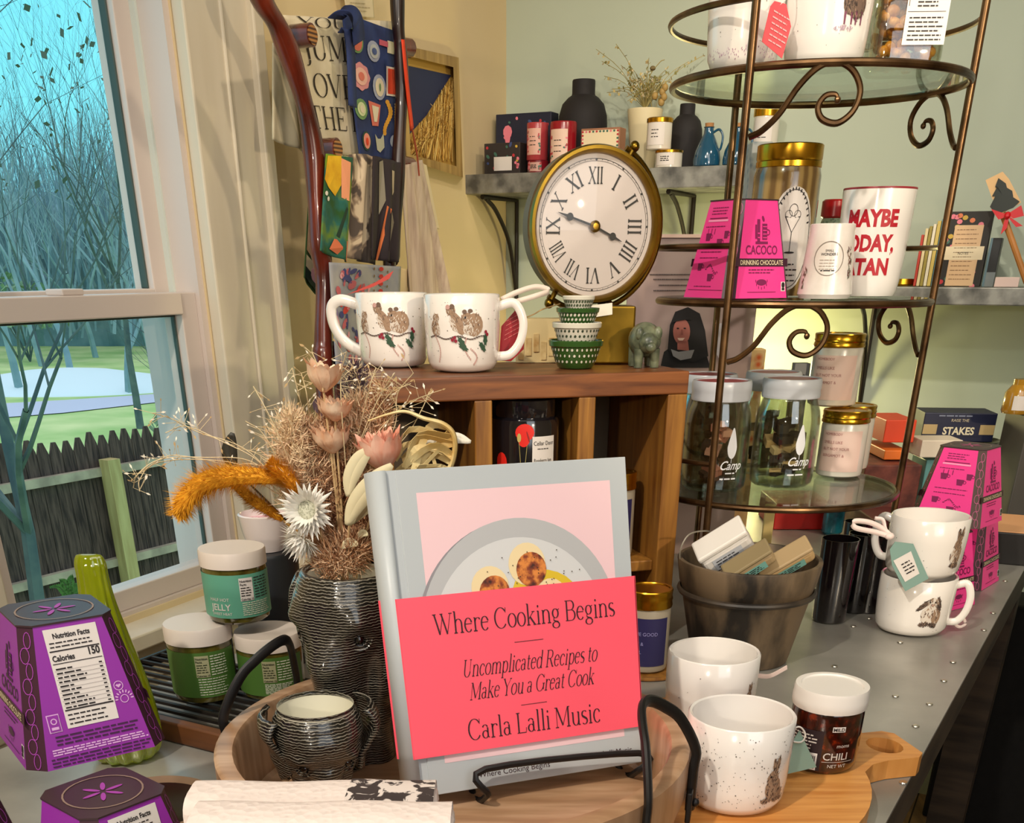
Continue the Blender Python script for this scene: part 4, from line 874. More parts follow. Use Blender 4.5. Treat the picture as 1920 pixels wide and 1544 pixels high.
# ------------------------------------------------------------------ elephants
m_ele = two('wrinkled_elephant_glaze', '#12110F', '#8A8476', 'wave', scale=150, stretch=(1, 1, 1.0), rough=.22, lo=.45, hi=1.0, dist=4, detail=3, bump=.2, coat=.6, c3='#1E1C18')
m_ivory = M('#E6DECB', .25, coat=.5); m_cin = M('#D6D2BC', .3)
def gs(a, a0, w): d = (a-a0+PI) % (2*PI)-PI; return math.exp(-(d/w)**2)
def elephant(loc, rz, label, r, h, mouthr, name, lower=1.0, wide=0, tusks=True, ey=.55):
    t = thing(name, label, 'vase' if name.endswith('vase') else 'mug', loc, rz)
    def rad(a, q):                               # a=0 is the face, q height 0..1
        pr = [(0, .66), (.12, .66), (.3, .72), (.48, .86), (.62, .98), (.78, 1.04), (.9, 1.0), (.96, .93), (1.0, .86)]
        for (q0, r0), (q1, r1) in zip(pr, pr[1:]):
            if q <= q1 or q1 == 1.0: t_ = max(0, min(1, (q-q0)/(q1-q0))); t_ = t_*t_*(3-2*t_); base = r*(r0+(r1-r0)*t_); break
        low = max(0, min(1, (ey+.08-q)/.30)); low = low*low*(3-2*low)
        tr = low*(.36*gs(a, 0, .36)-.20*(gs(a, .84, .30)+gs(a, -.84, .30)))
        dome = .07*(gs(a, .36, .30)+gs(a, -.36, .30))*max(0, 1-abs(q-min(.9, ey+.2))/.2)+.05*gs(a, 0, .5)*max(0, 1-abs(q-.68)/.2)
        brow = .12*(gs(a, .66, .22)+gs(a, -.66, .22))*max(0, 1-abs(q-ey-.10)/.10)
        eye = -.10*(gs(a, .68, .15)+gs(a, -.68, .15))*max(0, 1-abs(q-ey)/.07)
        cheek = .08*(gs(a, 1.15, .22)+gs(a, -1.15, .22))*max(0, 1-abs(q-.40)/.3)
        return base*(1+tr+dome+brow+eye+cheek)
    g = G()
    g.grid(lambda u, v: (lambda a, q: Vector((rad(a, q)*math.sin(a), -rad(a, q)*math.cos(a)*1.0, h*q)))(2*PI*u, v), 96, 90, m_ele, closed=True)
    g.obj('head_body', t, sm=80)
    # rim, inside wall and floor
    g = G(); rt = [rad(2*PI*i/96, 1) for i in range(96)]
    g.grid(lambda u, v: (lambda a, i: Vector(((rt[i]*(1-v)+mouthr*v)*math.sin(a), -(rt[i]*(1-v)+mouthr*v)*math.cos(a), h+.003*math.sin(PI*v))))(2*PI*u, int(u*96+.5) % 96), 96, 5, m_ele, closed=True); g.obj('rim', t, sm=80)
    g = G(); g.lathe([(mouthr, h), (mouthr*.95, h*.8), (mouthr*.66, h*.45), (0, h*.42)], m_cin, 48); g.obj('lining', t)
    g = G(); g.grid(lambda u, v: (lambda a: Vector((rad(a, 0)*v*math.sin(a), -rad(a, 0)*v*math.cos(a), .0006)))(2*PI*u), 48, 3, m_ele, closed=True); g.obj('foot', t)
    for s_ in (-1, 1):
        a = .68*s_; q = ey; n_ = Vector((math.sin(a), -math.cos(a), 0)); p = n_*(rad(a, q)+.0008)+Vector((0, 0, h*q))
        g = G(); g.ball(p, r*.10, M('#070605', .08, coat=1), 12); g.obj('eye', t)
        g = G(); tn = Vector((math.cos(a), math.sin(a), 0))
        for k in (1.35, 2.2): g.tube([p+n_*.001+tn*(r*.1*k*math.cos(b))+Vector((0, 0, r*.085*k*math.sin(b))) for b in [2*PI*i/16 for i in range(16)]], r*.022, m_ele, 6, closed=True)
        g.obj('eyelid', t)
        # ear: thick flap standing off the head
        g = G(); A = 1.65*s_
        def ear(u, v, s_=s_):
            aa = (1.18+.95*u)*s_; q = .96-(.62 if tusks else .80)*v*(1-.25*(1-u)); wd_ = math.sin(PI*min(1, v*.93+.05))**.5
            rr = rad(aa, max(0, q))*(1.01+wide+.30*u*wd_)+.004*math.sin(6*v+3*u); return Vector((rr*math.sin(aa), -rr*math.cos(aa), h*q+(.02*u*(1-v))*h*2))
        g.grid(ear, 12, 16, m_ele); g.obj('ear', t, solid=.0035, sm=80)
        g = G(); a = .56*s_; p0 = Vector((math.sin(a), -math.cos(a), 0))*(rad(a, .30)*.98)+Vector((0, 0, h*.30)); p1_ = Vector((math.sin(a*.9), -math.cos(a*.9), 0))*(rad(a, .2)*1.22)+Vector((0, 0, h*.17)); p2_ = Vector((math.sin(a*.7), -math.cos(a*.7), 0))*(rad(a, .1)*1.42)+Vector((0, 0, h*.07))
        if tusks: g.tube(smooth_path([p0, p1_, p2_], 5), [r*.10*(1-i/13) for i in range(11)], m_ivory, 10); g.obj('tusk', t)
    return t
VZ = FZ+.0003
ev = elephant((-.120, .813, VZ), math.radians(-24), 'tall glazed black elephant-head vase holding the dried bouquet', .0435, .152, .031, 'elephant_vase', ey=.73)
em = elephant((-.139, .729, VZ), math.radians(21), 'small glazed black elephant-head mug standing in front of the tall elephant vase', .0325, .074, .0285, 'elephant_mug', lower=.6, wide=.12, tusks=False, ey=.48)
# ================================================================== dried bouquet standing in the elephant vase
BY = .842; MOUTH = Vector((-.129, .838, VZ+.13))
def B(u, v, dy=0): return PY(u, v, BY+dy)
def stem(name, label, cat, group=None): return thing(name, label, cat, MOUTH, 0, group)
m_ox = two('ochre_bristles', '#D08C0C', '#F6B628', scale=90, rough=.8); m_stem = M('#A0752E', .7); m_stem2 = M('#C8A878', .7)
def foxtail(pix, wid, label, seed, dy=0, tail=None):
    t = stem('foxtail', label, 'dried grass', 'ochre foxtails'); R = random.Random(seed); P = smooth_path([B(u, v, dy) for u, v in pix], 8); n = len(P); g = G()
    for i in range(n-1):
        q = (i+.5)/n; rad = wid*(.45+.55*math.sin(PI*min(1, q*1.05+.05))**.6)
        tg = (P[i+1]-P[i]).normalized(); x = tg.cross(Vector((0, 1, 0))).normalized(); y = tg.cross(x)
        for _ in range(85):
            a = R.uniform(0, 2*PI); nn = x*math.cos(a)+y*math.sin(a); b = P[i].lerp(P[i+1], R.random())+nn*rad*R.uniform(.1, .55); e = b+nn*rad*R.uniform(.45, .85)-tg*rad*R.uniform(.1, .5)
            sd = tg.cross(nn)*.00045; g.add([b-sd, b+sd, e], [(0, 1, 2)], m_ox)
    g.tube(P, [wid*.5*(.5+.5*math.sin(PI*min(1, i/n+.08))**.5) for i in range(n)], m_ox, 8)
    g.obj('bristle_head', t, world=True, sm=0)
    g = G(); e = tail or pix[-1]; g.tube(smooth_path([P[-1] if tail is None else B(*tail, dy), (P[-1]*.5+MOUTH*.5)+Vector((.002, 0, .004)), MOUTH-Vector((0, 0, .03))], 5), .0011, m_stem, 6); g.obj('stem', t, world=True)
foxtail([(335, 968), (350, 935), (385, 905), (430, 895), (480, 893), (535, 900)], .0145, 'long ochre foxtail bending far left across the window', 1, -.01)
foxtail([(436, 905), (470, 935), (500, 955), (530, 975)], .0085, 'short ochre foxtail slanting down under the long one', 2, .01)
foxtail([(505, 868), (525, 885), (545, 905), (560, 935)], .0110, 'ochre foxtail pointing up behind the bend of the long one', 3, -.012)
# white strawflowers
m_wpet = M('#ECE8DE', .45, sss=.1); m_wcen = two('strawflower_centre', '#9C9C86', '#C2C1AC', 'voronoi', scale=700, rough=.8)
def straw(u, v, rp, label, nrm, seed, n=22, cen=True):
    t = stem('strawflower', label, 'dried flower', 'white papery strawflowers'); c = B(u, v, -.02); R = random.Random(seed); nrm = Vector(nrm).normalized(); x = nrm.cross(Vector((0, 0, 1))).normalized(); y = x.cross(nrm); r = PX(rp, c); g = G()
    for L_ in range(4):
        for i in range(n):
            a = 2*PI*(i+L_*.37)/n+R.uniform(-.06, .06); dr = x*math.cos(a)+y*math.sin(a); sd = x*-math.sin(a)+y*math.cos(a); l = r*R.uniform(.82, 1.08)*(1-.13*L_); b = c+dr*r*.25; w_ = r*.085; k = nrm*(r*.15*L_+r*.06)
            g.add([b, c+dr*l*.6+sd*w_+k*.6, c+dr*l+k*1.6, c+dr*l*.6-sd*w_+k*.6, c+dr*l*.62+k*.6+nrm*w_*.5], [(0, 1, 4), (1, 2, 4), (2, 3, 4), (3, 0, 4)], m_wpet)
    g.obj('petals', t, world=True, sm=0)
    if cen: g = G(); Rm = Matrix((x, y, nrm)).transposed(); g.ball(c+nrm*r*.08, r*.32, m_wcen, 16, sc=(1, 1, .45), R=Rm); g.obj('flower_centre', t, world=True)
    g = G(); g.tube(smooth_path([c-nrm*r*.1, c.lerp(MOUTH, .5)-nrm*.006, MOUTH-Vector((0, 0, .03))], 4), .0012, m_stem2, 6); g.obj('stem', t, world=True)
straw(577, 957, 56, 'open white papery strawflower facing out, just above the elephant vase', (-.1, -1, .25), 5)
straw(566, 1012, 46, 'white papery strawflower hanging sideways over the vase rim', (-.5, -.6, -.7), 6, 20, False)
# pale pointed leaves
m_pl = M('#D9CDA6', .6, sss=.05)
def leafs(name, label, cat, list_, mat, th=.0004):
    t = stem(name, label, cat)
    for (pix, w_, dy) in list_:
        P = smooth_path([B(u, v, dy) for u, v in pix], 6); n = len(P)-1; g = G(); vs = []
        for i, p in enumerate(P):
            q = i/n; tg = (P[min(i+1, n)]-P[max(i-1, 0)]).normalized(); sd = tg.cross(Vector((.1, -1, .15))).normalized(); ww = w_*math.sin(PI*(q*.92+.04))**.7
            vs += [p-sd*ww, p+Vector((0, .0014, 0))*math.sin(PI*q), p+sd*ww]
        g.add(vs, [f for i in range(n) for f in ((3*i, 3*i+1, 3*i+4, 3*i+3), (3*i+1, 3*i+2, 3*i+5, 3*i+4))], mat); g.obj('leaf', t, world=True, solid=th, sm=12)
    return t
lv = leafs('leaf_stem', 'stem of pale cream pointed leaves left of the cookbook spine', 'dried leaves', [([(652, 932), (658, 895), (675, 862), (697, 842)], .0062, -.025), ([(650, 985), (668, 945), (700, 905), (735, 872)], .0072, -.03), ([(655, 984), (685, 950), (712, 925), (738, 905)], .0058, -.02), ([(640, 1028), (655, 1018), (672, 1022)], .0035, -.02), ([(672, 1010), (680, 1000), (690, 1004)], .0026, -.02)], m_pl)
g = G(); g.tube([B(655, 980, -.02), MOUTH-Vector((0, 0, .03))], .001, m_stem2, 6); g.obj('stem', lv, world=True)
leafs('dark_leaf', 'single upright dark brown oval leaf beside the window casing', 'dried leaf', [([(440, 880), (430, 850), (436, 812)], .0062, .05), ([(440, 880), (520, 960), (600, 1040)], .0006, .04)], M('#2E2A1E', .5))
leafs('cream_leaf_tip', 'cream pointed leaf tip poking right in front of the crate', 'dried leaf', [([(883, 829), (850, 822), (800, 840), (740, 900)], .0045, .01)], M('#E8E0CC', .6))
# peach blooms
m_pch = two('peach_petal', '#E8AE84', '#FBDCBC', scale=120, rough=.7, stretch=(1, 1, .2)); m_pch2 = two('pink_peach_petal', '#EC9C80', '#FAC8AE', scale=110, rough=.7, stretch=(1, 1, .2))
def bloom(label, u0, v0, u1, v1, wpx, mat, n, layers, seed, flare=.7, name='peach_bloom', dy=0, point=True):
    t = stem(name, label, 'dried flower'); a, b = B(u0, v0, dy), B(u1, v1, dy); ax = (b-a); h = ax.length; ax.normalize(); x = ax.cross(Vector((0, 1, 0))).normalized(); y = ax.cross(x); r = PX(wpx/2, a); R = random.Random(seed); g = G()
    for L_ in range(layers):
        for i in range(n):
            ang = 2*PI*(i+.5*L_)/n+R.uniform(-.1, .1); k = (1-.22*L_)
            d = x*math.cos(ang)+y*math.sin(ang); s_ = x*-math.sin(ang)+y*math.cos(ang); wd = 2.6*r*k/n*1.2; H_ = h*R.uniform(.85, 1.08)
            row = []
            for j in range(6):
                q = j/5; rr = r*k*(.12+flare*q**1.0*(.75 if q < 1 else .95)+.25*math.sin(PI*q)); wj = wd*(math.sin(PI*(q*.72+.12)))*(1 if not point or q < 1 else .25); p = a+ax*(H_*q)+d*rr
                row.append([p-s_*wj-d*wj*.3, p, p+s_*wj-d*wj*.3])
            vs = [p for rw in row for p in rw]; g.add(vs, [f for j in range(5) for f in ((3*j, 3*j+1, 3*j+4, 3*j+3), (3*j+1, 3*j+2, 3*j+5, 3*j+4))], mat)
    g.obj('petals', t, world=True, sm=60)
    g = G(); g.tube([a+ax*.002, a.lerp(MOUTH, .5)+Vector((.002, 0, 0)), MOUTH-Vector((0, 0, .03))], .0009, m_stem2, 6); g.obj('stem', t, world=True)
bloom('topmost peach bloom with stiff split petals, in front of the branch ladder', 606, 735, 608, 678, 80, m_pch, 8, 2, 1, flare=.95)
bloom('ragged peach bloom right below the topmost one', 628, 790, 628, 748, 88, m_pch, 14, 3, 2, flare=.8)
bloom('tufted peach bloom in the middle of the bouquet', 625, 850, 618, 798, 96, m_pch, 16, 3, 3, flare=.8)
bloom('large salmon peach bloom just above the pale leaves', 722, 882, 706, 812, 118, m_pch2, 12, 5, 4, flare=.75, dy=-.012)
# tawny plumes: bristly heads nobody could count
m_tw1 = M('#C8966C', .8); m_tw2 = M('#ECC8A2', .8); m_tw3 = M('#8E5E3E', .8); m_tw4 = M('#E8CFA6', .8)
def plume(label, pix, wid, n, seed, cols, l=.009, dy=0, name='grass_plume'):
    R = random.Random(seed); P = smooth_path([B(u, v, dy) for u, v in pix], 6); g = G(); g.tube(P, .0008, m_stem2, 5)
    for _ in range(n):
        i = R.randrange(len(P)-1); p = P[i].lerp(P[i+1], R.random()); q = i/len(P); rr = wid*(.35+.65*math.sin(PI*min(1, q*.9+.15)))
        d = Vector((R.gauss(0, 1), R.gauss(0, .8), R.gauss(0, 1))).normalized(); b = p+d*rr*R.random()**.6; e = b+(d*.6+Vector((R.uniform(-.6, .6), R.uniform(-.5, .5), R.uniform(-.1, 1)))).normalized()*l*R.uniform(.5, 1.2); s_ = (e-b).cross(Vector((R.uniform(-1, 1), 1, R.uniform(-1, 1)))).normalized()*.00042
        g.add([b-s_, b+s_, e], [(0, 1, 2)], R.choice(cols))
    t = stem(name, label, 'dried grass'); g.obj('plume', t, world=True, sm=0)['kind'] = 'stuff'; return t
plume('broad tawny plume in the centre left of the bouquet', [(600, 1040), (585, 930), (572, 850), (568, 800)], .024, 3600, 11, [m_tw1, m_tw2, m_tw3, m_tw4, m_tw2], dy=.012)
plume('tawny plume right behind the white strawflower', [(620, 1040), (622, 940), (620, 860), (615, 800)], .022, 3400, 12, [m_tw1, m_tw2, m_tw3, m_tw1], dy=.015)
plume('reddish brown plume deep between vase rim and leaves', [(650, 1050), (648, 990), (642, 930), (640, 880)], .016, 2200, 13, [m_tw3, m_tw1, M('#6A3A24', .8)], dy=.008)
plume('reddish brown grass hugging the spine of the cookbook', [(672, 1060), (680, 1030), (684, 985), (690, 950)], .010, 1300, 14, [m_tw3, m_tw1, M('#6A3A24', .8)], dy=.002)
plume('slender tan plume rising beside the crate corner', [(680, 880), (700, 820), (712, 770), (716, 725)], .012, 1500, 15, [m_tw1, m_tw2, m_tw3], dy=.02)
plume('pale silky plume at the left edge of the centre', [(560, 960), (545, 890), (540, 830), (548, 780)], .018, 1700, 16, [m_tw4, m_tw2, m_tw4], dy=.0)
plume('soft tan plume between the blooms', [(660, 930), (668, 860), (676, 800), (672, 760)], .020, 2400, 17, [m_tw1, m_tw2, m_tw4], dy=.022)
plume('short tawny tuft filling the mouth of the elephant vase', [(610, 1060), (630, 1045), (655, 1035), (672, 1020)], .020, 2400, 18, [m_tw3, m_tw1, m_tw2], dy=-.012)
# curled palm ring
rp = stem('palm_spathe', 'curled straw-yellow palm strip bent in a ring with frayed blades inside', 'dried palm'); m_palm = two('palm_straw', '#C9A45C', '#EBDCA6', scale=40, rough=.6)
g = G(); P = smooth_path([B(u, v, .0) for u, v in [(690, 790), (725, 778), (760, 772), (795, 785), (830, 795), (850, 815), (852, 850), (838, 885), (800, 905), (760, 900)]], 6)
g.tube(P, [.0012+.0030*min(1, i/30) for i in range(len(P))], m_palm, 8, flat=.5); g.obj('ring_strip', rp, world=True)
R = random.Random(8); g = G()
for _ in range(26):
    i = R.randint(26, len(P)-2); a = P[i]; b = B(R.uniform(735, 800), R.uniform(860, 900), R.uniform(-.01, .02)); m_ = (a+b)/2+Vector((R.uniform(-.01, .01), R.uniform(-.008, .008), R.uniform(.0, .016)))
    ribbon(g, [a, m_, b], .005*R.uniform(.5, 1.2), m_palm, up=Vector((R.uniform(-1, 1), R.uniform(-1, .2), 1)).normalized(), n=4)
g.obj('frayed_blades', rp, world=True, sm=0, solid=.0003)
# wispy seed grass
def wisps(label, curves, seed, n=7, name='wispy_grass', dy=0, col=None):
    R = random.Random(seed); g = G(); cc = col or [M('#D8C49A', .7), M('#F0E6D0', .7), M('#B99A6A', .7)]
    for pix in curves:
        P = smooth_path([B(u, v, dy+R.uniform(-.01, .01)) for u, v in pix], 8); g.tube(P, .00035, cc[0], 4)
        for _ in range(n):
            i = R.randint(len(P)//2, len(P)-1); a = P[i]; e = a+Vector((R.uniform(-1, 1), R.uniform(-.4, .4), R.uniform(-.6, 1)))*.010; g.tube([a, e], .0002, cc[0], 3)
            d = (e-a).normalized(); s_ = d.cross(Vector((0, 1, 0))).normalized(); L_ = .0038*R.uniform(.6, 1.3)
            g.add([e, e+d*L_*.5+s_*L_*.18, e+d*L_, e+d*L_*.5-s_*L_*.18], [(0, 1, 2, 3)], R.choice(cc[1:]))
    t = stem(name, label, 'dried grass'); g.obj('stalks_and_seeds', t, world=True, sm=0)['kind'] = 'stuff'
wisps('wisps of seed grass drooping far left in front of the window', [[(560, 960), (480, 870), (380, 858), (300, 862), (258, 890), (250, 915)], [(560, 960), (470, 880), (370, 862), (290, 870), (262, 900), (262, 922)], [(560, 950), (440, 880), (340, 855), (300, 862), (268, 885)], [(560, 960), (470, 850), (370, 810), (320, 785), (285, 775)], [(560, 960), (490, 870), (420, 830), (350, 800), (310, 812)]], 21, 14)
wisps('wisps of seed grass rising over the window casing', [[(570, 960), (540, 860), (505, 780), (475, 725)], [(570, 960), (520, 860), (490, 810), (460, 790)], [(580, 960), (560, 850), (545, 790), (515, 765)], [(590, 900), (575, 800), (560, 740), (548, 690)], [(590, 900), (582, 800), (575, 740), (565, 700)], [(560, 940), (520, 880), (480, 850), (440, 840)], [(560, 940), (520, 890), (470, 870), (415, 880)]], 22, 11)
wisps('wisps of seed grass spreading over the crate top edge', [[(650, 900), (690, 800), (730, 740), (770, 720)], [(650, 900), (690, 790), (720, 730), (740, 700)], [(650, 900), (700, 820), (760, 760), (810, 738)], [(650, 900), (680, 780), (695, 720), (705, 690)], [(650, 900), (640, 760), (640, 700), (650, 660)], [(620, 900), (610, 760), (600, 700), (585, 660)], [(700, 880), (760, 820), (790, 770), (805, 735)], [(700, 880), (740, 800), (745, 740), (775, 700)]], 23, 12)
# dark purple seed spray by the ladder foot
plume('dark purple seed spray between the top bloom and the mugs', [(650, 880), (660, 780), (672, 720), (664, 690)], .012, 900, 31, [M('#3A2430', .8), M('#4E3A4A', .8), m_tw4], l=.007, dy=.03)
# pink patterned cup behind, on a dark canister
c, r, h = stand(497, 1022, 978, TZ+.09, 78)
c = PY(500, 1030, 1.13); rr = .026; cu = thing('patterned_cup', 'white-rimmed pink patterned cup behind the teal jelly jar', 'cup', c)
g = G(); g.lathe([(0, 0), (rr*.7, 0), (rr*.9, .02), (rr, .036), (rr-.002, .037), (rr-.003, .034), (rr*.85, .02), (0, .004)], M('#E6DAD6', .25, coat=.5), 40); g.obj('cup_body', cu)
g = G(); g.lathe([(rr*.80, .014), (rr*.93, .0300), (0, .0302)], two('pink_lace_filling', '#B8264E', '#F0C2CC', 'voronoi', scale=260, rough=.6, lo=.1, hi=.5), 36); g.obj('pink_filling', cu)
g = G(); g.lathe([(0, 0), (.036, 0), (.036, c.z-TZ-.004), (.034, c.z-TZ-.0006), (0, c.z-TZ-.0006)], M('#1A1E22', .4), 36); o = g.obj('dark_canister', None); o.location = (c.x-.004, c.y, TZ); tag(o, 'dark cylindrical canister under the pink patterned cup', 'canister')
# ================================================================== wooden crate with its goods
CT = 1.1856; cr0 = Vector((.1953, 1.2163, TZ)); ca = math.radians(16.5); CW, CD = .342, .17
CH = CT-TZ; th = .0225
crate = thing('wooden_crate', 'reddish brown wooden crate on its side with upright dividers, mugs and clock on top', 'crate', cr0, ca)
m_red = two('stained_pine', '#502611', '#8E5428', scale=8, stretch=(1.2, 9, 14), rough=.38, lo=.3, hi=.72, dist=.6)
m_redv = two('stained_pine_upright', '#6E4218', '#A2702E', scale=8, stretch=(14, 9, 1.0), rough=.38, lo=.3, hi=.7, dist=.5)
m_panel = two('old_inner_panel', '#3E3223', '#6A5A42', scale=9, stretch=(1, 5, 1.2), rough=.6, lo=.3, hi=.7)
def cbox(name, x0, x1, y0, y1, z0, z1, m, bevel=.0015):
    g = G(); g.box(((x0+x1)/2, (y0+y1)/2, (z0+z1)/2), (x1-x0, y1-y0, z1-z0), m); return g.obj(name, crate, sm=0, bevel=bevel)
cbox('top_board', -CW, 0, 0, CD, CH-th, CH-.0006, m_red); cbox('bottom_board', -CW, 0, 0, CD, 0, th*.8, m_red)
cbox('side_board', -th, 0, .0005, CD, th*.8, CH-th, m_redv); cbox('side_board', -CW, -CW+th, .0005, CD, th*.8, CH-th, m_redv)
for x in (-.113, -.225): cbox('divider', x-th*.42, x+th*.42, .001, CD-.006, th*.8, CH-th, m_redv)
cbox('back_panel', -CW+th, -th, CD-.006, CD, th*.8, CH-th, m_panel)
cbox('shelf_board', -.113+th*.42, -th, .01, CD-.006, .077, .089, m_redv)
CM = Matrix.Translation(cr0) @ Matrix.Rotation(ca, 4, 'Z')
def cl(x, y, z=CH): return CM @ Vector((x, y, z))
# candle tins beside the book and in the crate
m_navy = M('#26224E', .45); m_gold = M('#C9982A', .25, 1); m_wax = M('#9A907E', .3)
def candle(name, label, c, r, h, rz, body, lab, lidm, rows, tcol, grp=None, hand=None, lidr=1.04, lidh=.2):
    t = thing(name, label, 'candle', c, rz, grp); hb = h*(1-lidh)
    g = G(); g.lathe([(0, .001), (r*.86, 0), (r*.97, .002), (r, .006), (r, hb-.004), (r*.95, hb), (0, hb)], body, 44); g.obj('candle_glass', t)
    g = G(); L_ = r*lidr; g.lathe([(r*.94, hb-.001), (L_, hb-.001), (L_*1.015, hb+.001), (L_*.985, hb+h*lidh*.3), (L_*1.01, hb+h*lidh*.42), (L_*.98, hb+h*lidh*.6), (L_, h-.0012), (L_*.97, h), (L_*.86, h), (L_*.84, h-.001), (0, h-.001)], lidm, 48); g.obj('lid', t)
    f = cyl(r, .0005); f2 = cyl(r, .0009); g = G(); g.rect(-r*.95, hb*.12, r*.95, hb*.86, f, lab, 18); g.obj('paper_label', t)
    g = G(); 
    for (tx, y, s_) in rows: g.text(tx, -r*.78, hb*y, s_, f2, tcol, 'LEFT', .0)
    g.obj('label_print', t, sm=0); return t
c1, r1, h1_ = stand(1215, 1270, 1110, TZ+.004, 74); r1 = .0205*1.0
p = PZ(1212, 1262, TZ+.004); p.y += .018
candle('candle_jar', 'navy-labelled candle with a gold lid beside the cookbook, the lower and nearer one', p, .0235, .0865, fc(p, 4), m_wax, m_navy, m_gold, [('ONE GOOD', .6, .0052), ('KEY &', .45, .0052), ('CIVIL', .32, .0052)], M('#8A86B8', .5))
p = cl(-.060, .045, .0896); candle('candle_jar', 'navy-labelled candle with a gold lid standing higher, on the shelf inside the crate', p, .0235, .092, fc(p, 4), m_wax, m_navy, m_gold, [('NICE', .74, .0056), ('WOOD', .62, .0056), ('SINGLE', .46, .0056), ('BURNER', .34, .0056)], M('#8A86B8', .5), lidh=.18)
g = G(); wp = PZ(1212, 1262, TZ); g.lathe([(0, 0), (.042, 0), (.043, .001), (.043, .0026), (.042, .0034), (0, .0034)], m_redv, 48); o = g.obj('wood_coaster'); o.location = (wp.x, wp.y+.014, TZ); tag(o, 'round reddish wooden coaster under the lower navy candle', 'coaster')
# black raspberry jam jar with poppies in the crate
jr = thing('black_jam_jar', 'glossy black jar printed with red poppies and a white jam label, inside the crate', 'jar', cl(-.170, .036, .1692), ca-.1)
g = G(); g.box((-.169, .085, .1615), (.088, .15, .014), m_redv); sh = g.obj('shelf_board', crate, sm=0, bevel=.001)
m_blk = M('#141216', .12, coat=1); jr_r, jr_h = .0365, .092
g = G(); g.lathe([(0, 0), (jr_r*.92, 0), (jr_r, .004), (jr_r, jr_h*.74), (jr_r*.96, jr_h*.79), (jr_r*.84, jr_h*.82), (0, jr_h*.82)], m_blk, 48); g.obj('jar_body', jr)
g = G(); g.lathe([(jr_r*.84, jr_h*.80), (jr_r*.87, jr_h*.82), (jr_r*.87, jr_h*.99), (jr_r*.8, jr_h), (0, jr_h)], m_blk, 44); g.obj('lid', jr)
f = cyl(jr_r, .0005); f2 = cyl(jr_r, .0009); f3 = cyl(jr_r, .0013); m_pop = M('#D9261C', .4); g = G()
g.ell(-.0075, .062, .0100, .0085, f, m_pop, 16); g.ell(-.0085, .055, .0060, .007, f, m_pop, 14); g.ell(-.034, .032, .007, .010, f, m_pop, 14); g.ell(-.0135, .057, .0022, .0045, f2, M('#B9A05A', .5), 10)
for x0, x1, y1 in ((-.0095, -.0135, .052), (-.0095, -.005, .050)):
    g.poly([(x0-.0003, .006), (x0+.0003, .006), (x1+.0003, y1), (x1-.0003, y1)], f2, M('#9C8E52', .5))
g.ell(.010, .008, .006, .003, f, m_pop, 12); g.ell(-.004, .058, .0008, .006, f2, M('#8E1410', .5), 8, .3)
g.obj('poppy_print', jr, sm=0)
g = G(); g.rect(.0005, .013, .028, .058, f2, m_label, 12); g.text('Cellar Door', .0018, .0495, .0058, f3, m_ink, 'LEFT', sx=.86); g.lines(.006, .022, .046, .046, 1, .0008, f3, m_ink); g.text('Raspberry Jam', .0022, .033, .0052, f3, m_ink, 'LEFT', sx=.72); g.text('with seeds', .006, .0255, .0045, f3, m_ink, 'LEFT', sx=.86); g.lines(.005, .024, .018, .018, 1, .0010, f3, m_ink)
g.obj('paper_label', jr, sm=0)
